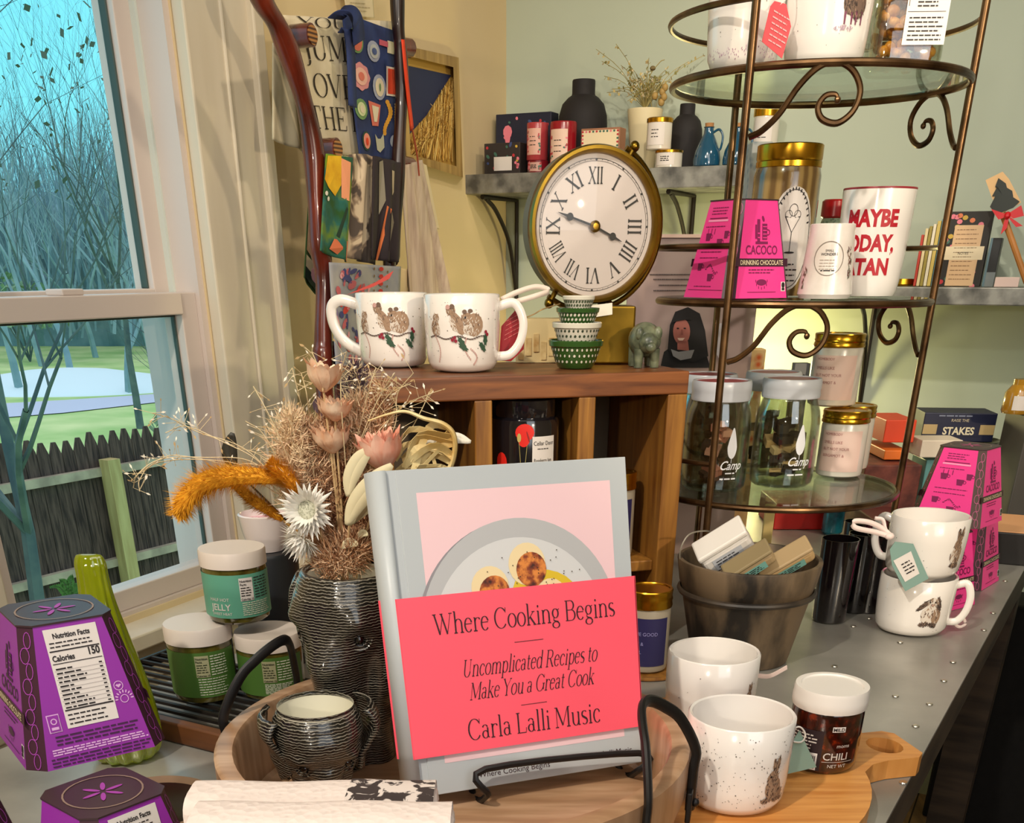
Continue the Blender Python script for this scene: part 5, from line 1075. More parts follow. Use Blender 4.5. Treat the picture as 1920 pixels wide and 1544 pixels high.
# ---- on top: two mice mugs
m_holly = M('#2E4E38', .6); m_berry = M('#8E1E34', .5); m_twig = M('#5E4E48', .7)
def mice(t, rf, x0=0):
    def big(off):
        b = cyl(rf, off); q = lambda x, y: b(x*1.17, (y-.036)*1.17+.034); q.curv = 1; return q
    f, f2, f3 = big(.0004), big(.0008), big(.0012); R = random.Random(31); g = G()
    def blob(x, y, rx, ry, ro, cols, n=34): g.ell(x, y, rx, ry, f, cols[0], 14, ro); fuzz(g, x, y, rx, ry, f2, cols, n, R, ro, .0016)
    br_ = [m_fur2, m_fur1, m_fur2, m_fur4]; lt = [m_fur4, m_fur4, m_fur2]
    y = .036
    blob(x0-.0235, y+.0062, .0046, .0062, .1, br_); blob(x0-.0225, y+.0135, .0036, .0032, 0, br_, 20); blob(x0-.0205, y+.004, .0026, .004, 0, lt, 14)
    blob(x0-.0015, y+.0095, .0042, .0095, .5, br_); blob(x0-.0075, y+.0190, .0042, .0032, .2, br_, 20); g.ell(x0-.0062, y+.0222, .0022, .0020, f3, m_fur1, 10); g.ell(x0-.0100, y+.0218, .0020, .0019, f3, m_pinkf, 10); blob(x0-.0055, y+.009, .0022, .0060, .4, lt, 14)
    blob(x0+.0125, y+.0085, .0085, .0088, -.2, br_, 60); blob(x0+.0065, y+.0130, .0050, .0048, 0, br_, 26); blob(x0+.0075, y+.0050, .0045, .0040, 0, lt, 20); g.ell(x0+.0045, y+.0185, .0020, .0016, f3, m_fur1, 10); g.ell(x0+.0095, y+.0190, .0022, .0016, f3, m_fur1, 10); g.ell(x0+.0050, y+.0140, .0008, .0009, f3, m_ink, 8)
    for k in range(26):
        xx = x0-.029+k*.0021; g.ell(xx, y-.0012+.0012*math.sin(k*.6), .0013, .00055, f2, m_twig, 8, .1*math.sin(k*.6))
    for (a, b, c_, d, e) in ((-.023, -.001, -.020, -.020, .003), (.0055, -.002, .009, -.018, -.003), (.0095, -.010, .012, -.022, .004)):
        for k in range(12):
            q = k/11; g.ell(x0+a+(c_-a)*q+e*math.sin(PI*q), y+b+(d-b)*q, .0005, .0011, f2, m_pinkf, 6)
    for cx_, cy_, ro in ((.003, -.0085, -.6), (.0015, -.0045, -.9), (.0205, -.0085, -.9), (.0235, -.003, -1.6)):
        L_ = .0055; pts = []
        for k in range(14):
            a = 2*PI*k/14; q = 1.0 if k % 2 else .68; px_, py_ = L_*q*math.cos(a), L_*.45*q*math.sin(a); pts.append((x0+cx_+px_*math.cos(ro)-py_*math.sin(ro), y+cy_+px_*math.sin(ro)+py_*math.cos(ro)))
        g.poly(pts, f3, m_holly)
    for cx_, cy_ in ((-.0065, -.003), (-.0045, -.0012), (-.0035, -.0038), (.024, .003), (.0255, .001)): g.ell(x0+cx_, y+cy_, .0014, .0014, big(.0016), m_berry, 10)
    g.obj('mice_and_holly_print', t, sm=0)
c, r, h = stand(867, 701, 551, CT, 143); MR, MH = r, h
m1, rfm = mug('mice_mug', 'white mug with three mice on a holly twig, right of the pair, red tag behind', 'mug', c, r, h, math.radians(-2), spk=120, taper=.93); mice(m1, rfm)
c2, r2_, h2_ = stand(737, 692, 549, CT, 135); d12 = Vector((c2.x-c.x, c2.y-c.y, 0))
if d12.length < 2*r+.001: c2 = c+d12.normalized()*(2*r+.0012)
m2, rfm2 = mug('mice_mug', 'white mug printed with three mice on a holly twig, left one, handle to the left', 'mug', c2, r, h, math.radians(-8), spk=120, taper=.93, handle=False); mice(m2, rfm2, .002)
g = G(); pts = [Vector((-r*.93, -.004, h*.84)), Vector((-r-.016, -.004, h*.90)), Vector((-r-.027, -.003, h*.80)), Vector((-r-.026, -.002, h*.56)), Vector((-r-.016, 0, h*.34)), Vector((-r*.92, 0, h*.18))]; g.tube(smooth_path(pts, 6), .0045, m_china, 10, flat=1.25); g.obj('handle', m2)
m_redt = M('#9A0F1E', .4)
def paper(name, label, cat, pix, Y, m, dy=None, th_=.0008, lines=None):
    P = [PY(u, v, Y+(dy[i] if dy else 0)) for i, (u, v) in enumerate(pix)]; o_ = sum(P, Vector())/len(P); t = thing(name, label, cat, o_); g = G(); n = len(P)
    cc = o_; g.add([cc]+P, [(0, 1+i, 1+(i+1) % n) for i in range(n)], m); g.obj('card', t, world=True, solid=th_, sm=0)
    if lines:
        g = G(); a, b, c__, k, mm = lines; a, b, c__ = [PY(u, v, Y-.0015) for u, v in (a, b, c__)]; g.lines(0, 1, .06, .94, k, .045, lambda x, y: a+(b-a)*x+(c__-a)*y, mm); g.obj('tag_print', t, world=True, sm=0)
    return t
yt = c.y+.012
paper('gift_tag', 'dark red card tag seen through the handle of the right mice mug', 'tag', [(940, 612), (968, 580), (984, 590), (982, 655), (958, 678), (935, 676)], yt, m_redt, lines=((945, 640), (978, 622), (950, 600), 5, M('#C8605E', .5)))
paper('gift_tag', 'thin red pointed card tag sticking up behind the left mice mug', 'tag', [(650, 553), (700, 532), (728, 514), (738, 508), (730, 523), (700, 538)], c2.y+.05, M('#B83A30', .5))
rb_ = thing('ribbon_bow', 'sheer pale ribbon tied to the handle of the right mice mug', 'ribbon', PY(975, 558, yt)); g = G()
ribbon(g, [PY(940, 562, yt), PY(970, 548, yt), PY(1005, 538, yt+.005), PY(1030, 545, yt+.01), PY(1008, 554, yt), PY(968, 566, yt)], .005, M('#E2D2C4', .5, sheen=.6)); g.obj('loop', rb_, world=True, sm=60, solid=.0004)
g = G(); g.tube(smooth_path([PY(975, 600, yt), PY(1000, 590, yt), PY(1018, 580, yt), PY(1050, 570, yt+.02)], 5), .0006, M('#A88A5C', .5, .6), 5); g.obj('twine', rb_, world=True)
# ---- nested measuring bowls
m_gb = M('#2E5220', .25, coat=.6); m_wb = M('#DAD6C6', .25, coat=.5)
cb, rb2, hb2 = stand(1080, 694, 582, CT, 100); z = CT
for k, (wpx, hh_, rim, patt, colr, lab) in enumerate([(100, .027, m_gb, m_wb, m_gb, 'largest green bowl with white dots, at the bottom of the nested stack'), (90, .0235, m_wb, M('#3E4A38', .4), m_wb, 'white bowl with dark dots resting on the largest green bowl'), (78, .0195, m_gb, m_wb, m_gb, 'smaller green bowl with white dots, third up in the stack'), (58, .016, m_wb, M('#4E5A42', .4), m_wb, 'tiny white spotted bowl on top of the stack')]):
    rr = PX(wpx, cb)/2; t = thing('measuring_bowl', lab, 'bowl', (cb.x+[0, .0005, .001, .0015][k], cb.y, z), .2*k)
    P = [(0, .002), (rr*.6, 0), (rr*.66, .001), (rr*.8, hh_*.35), (rr*.93, hh_*.75), (rr, hh_*.8), (rr*1.02, hh_*.97), (rr, hh_), (rr*.95, hh_*.96), (rr*.86, hh_*.6), (rr*.7, hh_*.3), (0, .004)]
    g = G(); g.lathe(P, colr, 44); g.obj('bowl_shell', t)
    def rfb(y, P=P):
        for (r0, z0), (r1, z1) in zip(P[2:7], P[3:8]):
            if z0 <= y <= z1: return r0+(r1-r0)*(y-z0)/(z1-z0)
        return P[3][0]
    g = G(); f = cyl(rfb, .0004); R = random.Random(k)
    for j in range(34):
        for q in range(3): g.ell(-PI*rr+2*PI*rr*(j+.5*(q % 2))/34, hh_*(.26+.21*q), .0012*R.uniform(.7, 1.2), .0014, f, patt, 7)
    g.obj('dot_glaze', t, sm=0); z += hh_*.74
# ---- globe-style clock
ck = PY(1113, 425, 1.318); ck_r = .0725; cbz = PZ(1142, 680, CT)
clk = thing('clock', 'round brass globe-stand clock with black Roman numerals on top of the crate', 'clock', (cbz.x, 1.325, CT))
m_brass = two('aged_brass', '#5E4A1A', '#A8842E', scale=12, rough=.3, metal=1, lo=.3, hi=.7); m_face = M('#D6CBC4', .45); m_cink = M('#1B1A18', .5); m_drum = M('#6A6A5E', .5, .3)
g = G(); g.box((0, 0, .0285), (.050, .05, .057), m_brass); g.obj('pedestal', clk, sm=0, bevel=.002)
RC = Matrix.Rotation(math.radians(13), 3, 'Z')            # face turned a little to the right; dial lies in local x-z
def cf(off): return lambda x, y: ck+RC@Vector((x, -off, y))
T_ = Matrix.Translation(ck) @ RC.to_4x4() @ Matrix.Rotation(PI/2, 4, 'X')     # lathe axis to face normal (towards -y)
g = G(T_); g.lathe([(0, -.035), (ck_r*.9, -.035), (ck_r*.985, -.028), (ck_r*.985, .0)], m_drum, 72); g.obj('drum', clk, world=True)
g = G(T_); g.lathe([(ck_r*.985, -.004), (ck_r*1.0, -.002), (ck_r*1.0, .008), (ck_r*.98, .012), (ck_r*.94, .0125), (ck_r*.905, .009), (ck_r*.895, .004), (ck_r*.895, .001)], m_brass, 72); g.obj('bezel', clk, world=True)
g = G(); g.ell(0, 0, ck_r*.9, ck_r*.9, cf(.0015), m_face, 72); g.ring(0, 0, ck_r*.835, .0005, cf(.002), m_cink, 72); g.ring(0, 0, ck_r*.805, .0003, cf(.002), m_cink, 72)
for k in range(60):
    a = 2*PI*k/60; q = .0012 if k % 5 == 0 else .0004; g.ell(ck_r*.82*math.cos(a), ck_r*.82*math.sin(a), q, q, cf(.0022), m_cink, 6)
ROM = ['XII', 'I', 'II', 'III', 'IIII', 'V', 'VI', 'VII', 'VIII', 'IX', 'X', 'XI']; LR = ck_r*.60
for k, s_ in enumerate(ROM):
    a = -2*PI*k/12; c__, s__ = math.cos(a), math.sin(a)
    vs, fs = serif_text(s_, .0205, 'CENTER', .03); wmx = max(abs(v[0]) for v in vs); kx = min(.85, .0082/wmx) if len(s_) > 1 else .85
    g.add([cf(.0022)((v[0]*kx)*c__-(v[1]+LR-.005)*s__, (v[0]*kx)*s__+(v[1]+LR-.005)*c__) for v in vs], fs, m_cink)
g.obj('dial', clk, world=True, sm=0)
g = G()
def hand(a, L_, w_, off, dn):
    c__, s__ = math.sin(a), math.cos(a)
    def q(x, y): return (x*s__+y*c__, -x*c__+y*s__)
    for (y0, y1, w0, w1) in ((-L_*.12, L_*dn, w_*.7, w_*.6), (L_*dn, L_, w_, w_*.12)):
        g.poly([q(-w0, y0), q(w0, y0), q(w1, y1), q(-w1, y1)], cf(off), m_cink)
    e = q(0, L_*dn); g.ell(e[0], e[1], w_*2.3, w_*2.3, cf(off+.0003), m_cink, 14)
hand(math.radians(114), .034, .0016, .0045, .66); hand(math.radians(-73), .043, .0016, .0055, .68); g.obj('hands', clk, world=True, sm=0, solid=.0004)
g = G(T_); g.lathe([(.0055, .004), (.0055, .007), (.003, .009), (0, .0092)], m_brass, 20); g.obj('hub', clk, world=True)
g = G()                                               # half ring and its two pivots, tilted axis
axa = math.radians(52); ax = Vector((math.cos(axa), 0, math.sin(axa))); rr = ck_r*1.10; pts = []
for k in range(31):
    a = math.radians(63)-math.radians(188)*k/30; pts.append(ck+RC@Vector((rr*math.cos(a), .012, rr*math.sin(a))))
g.tube(pts, .0040, m_brass, 10, flat=.7); g.obj('meridian_arc', clk, world=True)
for a, nm in ((math.radians(58), 'pivot_knob'), (math.radians(-122), 'pivot_knob')):
    g = G(); d = RC@Vector((math.cos(a), 0, math.sin(a))); b = ck+d*ck_r*.98+RC@Vector((0, .010, 0)); g.tube([b, b+d*.012], .0028, m_brass, 10); g.ball(b+d*.014, .0052, m_brass, 12); g.obj(nm, clk, world=True)
g = G(); lo = ck+RC@Vector((rr*math.cos(math.radians(-80)), .012, rr*math.sin(math.radians(-80)))); g.tube([lo, Vector((cbz.x, 1.325, CT+.056))], .006, m_brass, 10); g.obj('neck', clk, world=True)
g = G(T_); g.lathe([(ck_r*.893, .0042), (ck_r*.6, .0078), (0, .0098)], glassy('clock_crystal', '#FBFBFB', .04), 60); 
g.obj('crystal', clk, world=True)
# ---- stone pig, white card, little wooden-block box
pg = thing('stone_pig', 'small mottled green stone pig standing on the right end of the crate top', 'figurine', (PZ(1210, 690, CT).x, PZ(1210, 690, CT).y+.012, CT), math.radians(8)); m_stone = two('green_soapstone', '#2C352A', '#7C8266', scale=90, rough=.35, lo=.3, hi=.7)
k = .0175; g = G(); g.ball((0, .004, .026), k, m_stone, 20, sc=(1.0, 1.25, .98)); g.ball((0, -.013, .024), k*.62, m_stone, 16, sc=(1, .9, .95)); g.ball((0, -.023, .0205), k*.30, m_stone, 12, sc=(1.1, .7, .9)); g.obj('pig_body', pg, sm=80)
for sx in (-1, 1):
    g = G(); g.ball((sx*.010, -.012, .033), .006, m_stone, 10, sc=(.8, .5, 1.1)); g.obj('ear', pg)
    for y in (-.008, .016): g = G(); g.tube([Vector((sx*.0085, y, .018)), Vector((sx*.0090, y, .006)), Vector((sx*.0092, y, 0))], [.0058, .0050, .0046], m_stone, 12); g.obj('leg', pg)
paper('place_card', 'small blank cream card held behind the bowls under the clock', 'card', [(1092, 575), (1148, 568), (1148, 590), (1095, 598)], 1.292, M('#E9E2D0', .6))
bxp = PZ(1000, 652, CT); g = G(); g.box((0, 0, .022), (.052, .03, .044), M('#E0C890', .6)); 
for i in range(6): g.box((-.02+.0085*i, -.0155, .012+.004*(i % 3)), (.006, .002, .018), two('block_wood', '#B98E4E', '#E4CB90', scale=60, rough=.6))
o = g.obj('cardboard_box', sm=0); o.location = (bxp.x, 1.335, CT); tag(o, 'small tan paper box behind the right mice mug handle', 'box')
# ================================================================== three-tier metal rack
RX, RY, RR = .33, 1.37, .1515
RZs = [EYE-.232, EYE-.030, EYE+.168]                # glass heights
m_bronze = two('antique_bronze', '#3A2616', '#8A6A48', scale=26, rough=.33, metal=.9, lo=.3, hi=.75)
rack = thing('display_rack', 'tall round bronze wire rack with scrolls and glass shelves on the table', 'rack', (RX, RY, TZ))
def rc(a, r=RR): a = math.radians(a); return Vector((r*math.cos(a), r*math.sin(a), 0))
PA = [-8, -128, 112]; TOPZ = EYE+.40
for a in PA:
    g = G(); q = rc(a, RR+.004); g.tube([q+Vector((0, 0, .0006)), q+Vector((0, 0, TOPZ-TZ))], .0042, m_bronze, 12); g.ball(q+Vector((0, 0, .0078)), .007, m_bronze, 10); g.obj('post', rack)
m_shelf = glassy('rack_glass', '#E2EAE4', .22)
for i, z in enumerate(RZs+[EYE+.37]):
    zz = z-TZ
    g = G(); g.tube([rc(a)+Vector((0, 0, zz-.0042)) for a in range(0, 360, 6)], .0036, m_bronze, 10, closed=True); g.obj('tier_ring', rack)
    g = G(); g.lathe([(0, zz-.004), (RR-.003, zz-.004), (RR-.003, zz-.0004), (0, zz-.0004)], m_shelf, 64); g.obj('glass_shelf', rack)
    if i < 3:                                         # guard ring, broken at the front between two posts
        gh = zz+.048-(.009 if i == 0 else .0)
        for (b0, b1) in (((-8, 112), (112, 232)) if i else ((112, 232),)):
            g = G(); g.tube([rc(b0+(b1-b0)*k/28, RR+.002+.004*math.sin(PI*k/28))+Vector((0, 0, gh)) for k in range(29)], .0028, m_bronze, 8); g.obj('guard_rail', rack)
# scrolls: an S curve from each post up to the ring then curling in
def scroll(a_post, dirn, z, k=1.0):
    pts = []                                          # (degrees round the rack, height below ring)
    base = [(1.5, -.056), (6, -.052), (12, -.040), (18, -.020), (24, -.007), (30, -.0035), (36, -.010), (39.5, -.024), (38, -.039), (33, -.048), (27.5, -.045), (25.5, -.036), (27.5, -.028), (31, -.027), (32, -.031)]
    P = [rc(a_post+dirn*a*k)+Vector((0, 0, z-TZ+h*1.05)) for a, h in base]
    g = G(); P = smooth_path(P, 6); g.tube(P, [.0030*(1 if i < len(P)*.8 else 1-.5*(i-len(P)*.8)/(len(P)*.2)) for i in range(len(P))], m_bronze, 8); g.ball(P[-1], .0032, m_bronze, 8); g.obj('scroll', rack)
for z in RZs[1:]:
    for a in PA[:2]: scroll(a, 1, z, 1.0)
def on(u, vb, vt, z, w): return stand(u, vb, vt, z+.0006, w)
# ---- top tier
c, r, h = on(1552, 112, -20, RZs[2], 150); r = .0415; c = PY(1543, 114, 1.305); c.z = RZs[2]+.0006
tM, rfM = mug('coffee_mug', 'white mug printed with brown donkeys, on the top tier of the rack', 'mug', c, .0415, .082, fc(c, 6), spk=60, taper=.92, handle=False)
g = G(); f = cyl(rfM, .0005); R = random.Random(5)
for (x, y, rx, ry) in ((.020, .066, .0065, .010), (.0235, .046, .011, .012), (.0155, .046, .007, .009), (.0245, .058, .007, .006)): g.ell(x, y, rx, ry, f, m_fur1, 14); fuzz(g, x, y, rx, ry, cyl(rfM, .0008), [m_fur1, m_fur3, m_fur2], 50, R, .2, .0022)
for x in (.0115, .0185, .0235, .0300): g.poly([(x-.0008, .030), (x+.0008, .030), (x+.0012, .040), (x-.0012, .040)], f, M('#7A4058', .6))
fuzz(g, .012, .027, .010, .002, f, [M('#B49AA8', .6)], 40, R, 0, .0016); g.obj('donkey_print', tM, sm=0)
c = PY(1390, 128, 1.322); c.z = RZs[2]+.0006; tN, rfN = mug('coffee_mug', 'white mug with pink speckled foot at the left of the top rack tier', 'mug', c, .0375, .082, fc(c), spk=80, taper=.92, handle=False)
g = G(); f = cyl(rfN, .0005); fuzz(g, 0, .012, .05, .005, f, [M('#9A5A86', .6), M('#C8A0BC', .6)], 90, R, 0, .0013); g.obj('blush_print', tN, sm=0)
yb = 1.262; paper('gift_tag', 'bright red paper tag with white script hanging on the top rack tier', 'tag', [(1444, 12), (1452, 2), (1474, 8), (1483, 50), (1466, 110), (1428, 78)], yb, M('#D21226', .4), lines=((1440, 78), (1470, 96), (1452, 16), 6, M('#E8A0A0', .5)))
g = G(); g.tube(smooth_path([PY(1462, 10, yb), PY(1478, -8, yb), PY(1485, -30, yb+.01)], 5), .0008, M('#EDE6DA', .6), 6); o = g.obj('tag_string'); tag(o, 'white string holding the bright red tag on the top rack tier', 'string')
c = PY(1687, 132, 1.335); c.z = RZs[2]+.0006; gj = thing('glass_canister', 'clear square-shouldered glass canister of golden sweets with a white label, top rack tier', 'jar', c, fc(c, 14))
m_clear = glassy('clear_jar_glass', '#F3F5EE', .25)
R = random.Random(12)
def sq(hw, z, c__=.4):
    return [Vector((math.copysign(abs(math.cos(a))**c__, math.cos(a))*hw, math.copysign(abs(math.sin(a))**c__, math.sin(a))*hw*.86, z)) for a in [2*PI*i/40 for i in range(40)]]
g = G(); zs = [(.030, 0), (.034, .003), (.035, .012), (.035, .10)]; g.grid(lambda u, v: sq(zs[int(v*3+.5)][0], zs[int(v*3+.5)][1])[int(u*40+.5) % 40], 40, 3, m_clear, closed=True); g.obj('canister_glass', gj, sm=40, solid=.0015)
m_gold2 = two('golden_sweets', '#A85A10', '#E8A63C', scale=130, rough=.35, lo=.3, hi=.7)
g = G()
for _ in range(170):
    z = R.uniform(.007, .085); g.ball((R.uniform(-.026, .026), R.uniform(-.020, .020), z), R.uniform(.005, .008), m_gold2, 8, sc=(1, .8, .7), R=Matrix.Rotation(R.uniform(0, 3), 3, (1, .5, .2)))
o = g.obj('golden_sweets', None, sm=60); o.location = c; o.rotation_euler = (0, 0, fc(c, 14)); tag(o, 'golden brown sweets filling the clear glass canister on the top tier', 'sweets', kind='stuff')
g = G(); mp_ = flat((0, -.0312, 0), (1, 0, 0), (0, 0, 1)); mp_2 = flat((0, -.0316, 0), (1, 0, 0), (0, 0, 1)); g.rect(-.010, .020, .031, .10, mp_, m_label); g.rect(-.0085, .050, -.0078, .098, mp_2, M('#6A5A4A', .5)); g.text('GOLDEN APPLE', .011, .058, .0052, mp_2, m_ink, bold=.01, sx=.82); g.lines(.0, .024, .053, .050, 2, .0011, mp_2, m_ink); g.rect(-.0085, .0455, .028, .0459, mp_2, m_ink)
g.lines(-.006, .028, .041, .024, 6, .0010, mp_2, m_ink, rag=.2); g.obj('paper_label', gj, sm=0)
# ---- middle tier
cbx = choc_box((.2545, 1.315, RZs[1]+.0006), math.radians(26.7), 'pink chocolate box at the left of the middle rack tier, logo facing out', PNK, nut='back')
cbx.scale = (.95, .95, .985)
m_amb = two('brown_rope_filling', '#6E5430', '#A08450', 'wave', scale=28, stretch=(1, 1, .0), rough=.2, lo=.2, hi=.9, dist=1, coat=1)
c = PY(1455, 520, 1.41); c.z = RZs[1]+.0006; top = PY(1468, 272, 1.41); r = PX(126, top)/2; h = top.z-c.z
mj = thing('mason_jar', 'tall brown-filled mason jar with gold lid and an oval drawn label, middle rack tier', 'jar', c, fc(c, 14))
g = G(); hb = h*.93; g.lathe([(0, .001), (r*.9, 0), (r, .006), (r, hb*.86), (r*.93, hb*.93), (r*.9, hb*.95), (r*.93, hb*.97), (r*.9, hb*.985), (r*.9, hb), (0, hb)], m_amb, 48); g.obj('jar_body', mj)
g = G(); g.lathe([(r*.93, hb-.012), (r*.97, hb-.011), (r*.97, hb-.006), (r*.95, hb-.005), (r*.97, hb-.003), (r*.97, h-.001), (r*.94, h), (0, h)], m_gold, 48); g.obj('lid', mj)
g = G(); f = cyl(r, .0005); f2 = cyl(r, .0009); f3 = cyl(r, .0013); yo = h*.38
g.poly([(.002+.026*math.copysign(abs(math.cos(a))**.9, math.cos(a)), yo+.050*math.sin(a)) for a in [2*PI*i/30 for i in range(30)]], f, m_label); g.ring(.002, yo, .0245, .0007, f2, m_ink, 36, ry=.0475)
for k in range(17):
    a = math.radians(20+k*8.8); g.ell(.002+.021*math.cos(a), yo+.048*math.sin(a), .0009, .0019, f2, m_ink, 6, a+PI/2)
g.poly([(-.007, yo+.022), (.011, yo+.022), (.002, yo+.006)], f2, m_ink); g.poly([(-.0055, yo+.021), (.0095, yo+.021), (.002, yo+.0075)], f3, m_label)
g.rect(.0016, yo-.012, .0024, yo+.007, f2, m_ink); g.ell(.002, yo-.0125, .006, .001, f2, m_ink); g.ring(.002, yo+.028, .005, .0006, f2, m_ink, 18, ry=.006); g.ring(-.003, yo+.024, .004, .0005, f2, m_ink, 14); g.ring(.007, yo+.024, .004, .0005, f2, m_ink, 14)
g.lines(-.012, .016, yo-.024, yo-.04, 4, .0012, f2, m_ink); g.obj('paper_label', mj, sm=0)
# red-capped bottle behind
c = PY(1551, 500, 1.475); c.z = RZs[1]+.0006; rb = thing('sprinkle_bottle', 'slim bottle of pale green filling with a red collar, between mason jar and tall mug', 'bottle', c); tz = PY(1553, 378, 1.475).z-c.z
g = G(); g.lathe([(0, 0), (.013, 0), (.0145, .003), (.0145, tz*.78), (.012, tz*.84), (0, tz*.84)], two('green_sprinkles', '#5E7A62', '#A8BCA0', 'voronoi', scale=300, rough=.3, lo=.1, hi=.5), 28); g.obj('bottle_body', rb)
g = G(); g.lathe([(.0125, tz*.82), (.0155, tz*.84), (.0155, tz), (.013, tz*1.02), (0, tz*1.02)], M('#B8141C', .3), 28); g.obj('cap', rb)
# small round-label cup
c, r, h = on(1548, 554, 420, RZs[1], 78); c = PY(1546, 545, 1.272); c.z = RZs[1]+.0006; topc = PY(1547, 420, c.y); h = topc.z-c.z; r = PX(100, PY(1548, 530, c.y))/2
m_frost = two('frosted_candle_cup', '#DCD2C8', '#F0E9E2', scale=30, rough=.25, coat=.4)
sc_ = thing('candle_jar', 'small tapering white candle cup with a round label, front of the middle tier', 'candle', c, fc(c)); g = G()
P = [(0, .001), (r*.9, 0), (r, .004), (r*.97, h*.16), (r*.90, h*.5), (r*.83, h*.8), (r*.80, h*.99), (r*.78, h), (r*.76, h*.97), (r*.78, h*.8), (0, h*.7)]; g.lathe(P, m_frost, 44); g.obj('cup_body', sc_)
rfs = lambda y: r*(.97-(.17)*(y-h*.16)/(h*.84)) if y > h*.16 else r*.98
f = cyl(rfs, .0004); f2 = cyl(rfs, .0007); g = G(); g.ring(0, h*.54, .0155, .0007, f, M('#7C7268', .5), 36); g.text('SMALL', 0, h*.63, .0030, f, m_ink); g.text('WONDERS', 0, h*.58, .0034, f, m_ink, bold=.01); g.lines(-.009, .010, h*.52, h*.40, 4, .0008, f, M('#A89C90', .5)); g.lines(-.007, .008, h*.38, h*.37, 1, .001, f, m_ink)
R = random.Random(2)
for (x0, y0) in ((.023, .62), (.025, .5), (.026, .35), (-.026, .35), (-.027, .2)): fuzz(g, x0, h*y0, .003, .005, f, [M('#6A4A48', .6), M('#8A6A5A', .6), M('#4E5A3E', .6)], 16, R, 0, .0022)
g.obj('round_label', sc_, sm=0)
# tall mug: MAYBE TODAY, SATAN
c = PY(1622, 545, 1.345); c.z = RZs[1]+.0006; topc = PY(1640, 354, c.y); r = PX(134, topc)/2; h = PY(1640, 354, c.y).z-c.z
tm = thing('tall_mug', 'tall white mug lettered in bold dark red capitals, right on the middle rack tier', 'mug', c, fc(c, -4)); g = G()
P = [(0, .001), (r*.66, 0), (r*.80, .001), (r*.865, .006), (r*.90, .016), (r*.945, h*.4), (r, h*.97), (r*.995, h*1.0), (r*.965, h*.995), (r*.95, h*.9), (r*.86, h*.2), (r*.7, h*.08), (0, h*.07)]; g.lathe(P, m_china, 56); g.obj('mug_body', tm)
g = G(); g.lathe([(r*.998, h*.985), (r*1.0, h*.997), (r*.992, h*1.004), (r*.972, h*1.003)], M('#8E2A32', .4), 56); g.obj('rim_band', tm)
rft = lambda y: r*(.90+.10*(y-.016)/(h-.016)); g = G(); mr = M('#B00F24', .45); f = cyl(rft, .0006)
for tx, y, x, sx in (('MAYBE', .655, -.001, .86), ('TODAY,', .43, -.004, .80), ('SATAN', .215, -.004, .84)): g.text(tx, x, h*y, h*.205, f, mr, bold=.045, sx=sx)
g.obj('red_lettering', tm, sm=0)
g = G(); hp_ = smooth_path([Vector((r*.5, r*.75, h*.80)), Vector((r*.62+.004, r*.9+.006, h*.80)), Vector((r*.66+.006, r*.95+.010, h*.6)), Vector((r*.62+.004, r*.9+.006, h*.42)), Vector((r*.48, r*.72, h*.30))], 6); g.tube(hp_, .0040, m_china, 10); g.obj('handle', tm)
# patterned packet and left rear item
c = PY(1402, 500, 1.478); c.z = RZs[1]; g = G(); hh = PY(1402, 268, 1.478).z-c.z; g.box((0, 0, hh/2), (.024, .03, hh), two('bluebell_paper', '#8E9BB4', '#C9CCD4', 'voronoi', scale=120, rough=.6, lo=.1, hi=.5)); o = g.obj('patterned_packet', sm=0, bevel=.001); o.location = c; tag(o, 'tall blue-grey patterned packet just left of the mason jar', 'packet')
# ---- bottom tier: camp jars
m_redlid = M('#A83238', .35); m_wband = M('#C9CCD2', .3)
Rj = random.Random(77)
def camp(c, r, h, rz, label, rope=False):
    t = thing('camp_jar', label, 'jar', c, rz); hb = h*.86
    g = G(); g.lathe([(0, .001), (r*.84, 0), (r*.97, .004), (r, .012), (r, hb*.70), (r*.95, hb*.82), (r*.84, hb*.93), (r*.82, hb)], m_clear, 48); g.obj('jar_glass', t, solid=.0012)
    g = G(); g.lathe([(r*.80, hb-.004), (r*.88, hb-.004), (r*.90, hb-.001), (r*.88, hb+.004), (r*.90, hb+.006), (r*.90, h-.003), (r*.87, h), (r*.80, h), (r*.79, h-.0012)], m_wband, 48); g.obj('screw_band', t)
    g = G(); g.lathe([(r*.80, h-.0012), (0, h-.0012)], m_redlid, 44); g.obj('lid_disc', t)
    f = cyl(r, .0007, t0=.1); wh = M('#E6E6EA', .5); g = G(); g.text('Camp', .010, hb*.26, .0138, f, wh, shear=.35, bold=.01, sx=.85); g.lines(.004, .016, hb*.22, hb*.22, 1, .0014, f, wh, rag=0); g.lines(-.002, .018, hb*.16, hb*.15, 1, .0016, f, wh, rag=0)
    g.poly([(.010+.006*math.cos(a)*(1-.55*max(0, math.sin(a))), hb*.50+.014*math.sin(a)*(1.5 if math.sin(a) > 0 else .9)) for a in [2*PI*i/20 for i in range(20)]], f, wh); g.rect(.0097, hb*.33, .0103, hb*.42, f, wh); g.obj('camp_print', t, sm=0)
    return t
cA, rA, hA = on(1345, 926, 712, RZs[0], 122); cB, rB, hB = on(1474, 918, 709, RZs[0], 124); hA = hB = (hA+hB)/2; rA = rB = (rA+rB)/2; cA.z = cB.z = RZs[0]+.0006
camp(cA, rA, hA, fc(cA, 8), 'clear screw-top camp jar, front left of the four, half behind the rack post')
camp(cB, rB, hB, fc(cB, 8), 'clear screw-top camp jar, front right of the four, fire-starter sticks inside')
cC = PY(1322, 800, cA.y+.085); cC.z = cA.z; camp(cC, rA, hA+.0, 0, 'clear camp jar behind the front left one, beside the crate')
cD = PY(1440, 800, cB.y+.085); cD.z = cA.z; camp(cD, rA, hA, 0, 'clear camp jar behind the two front ones, only lid and shoulder showing')
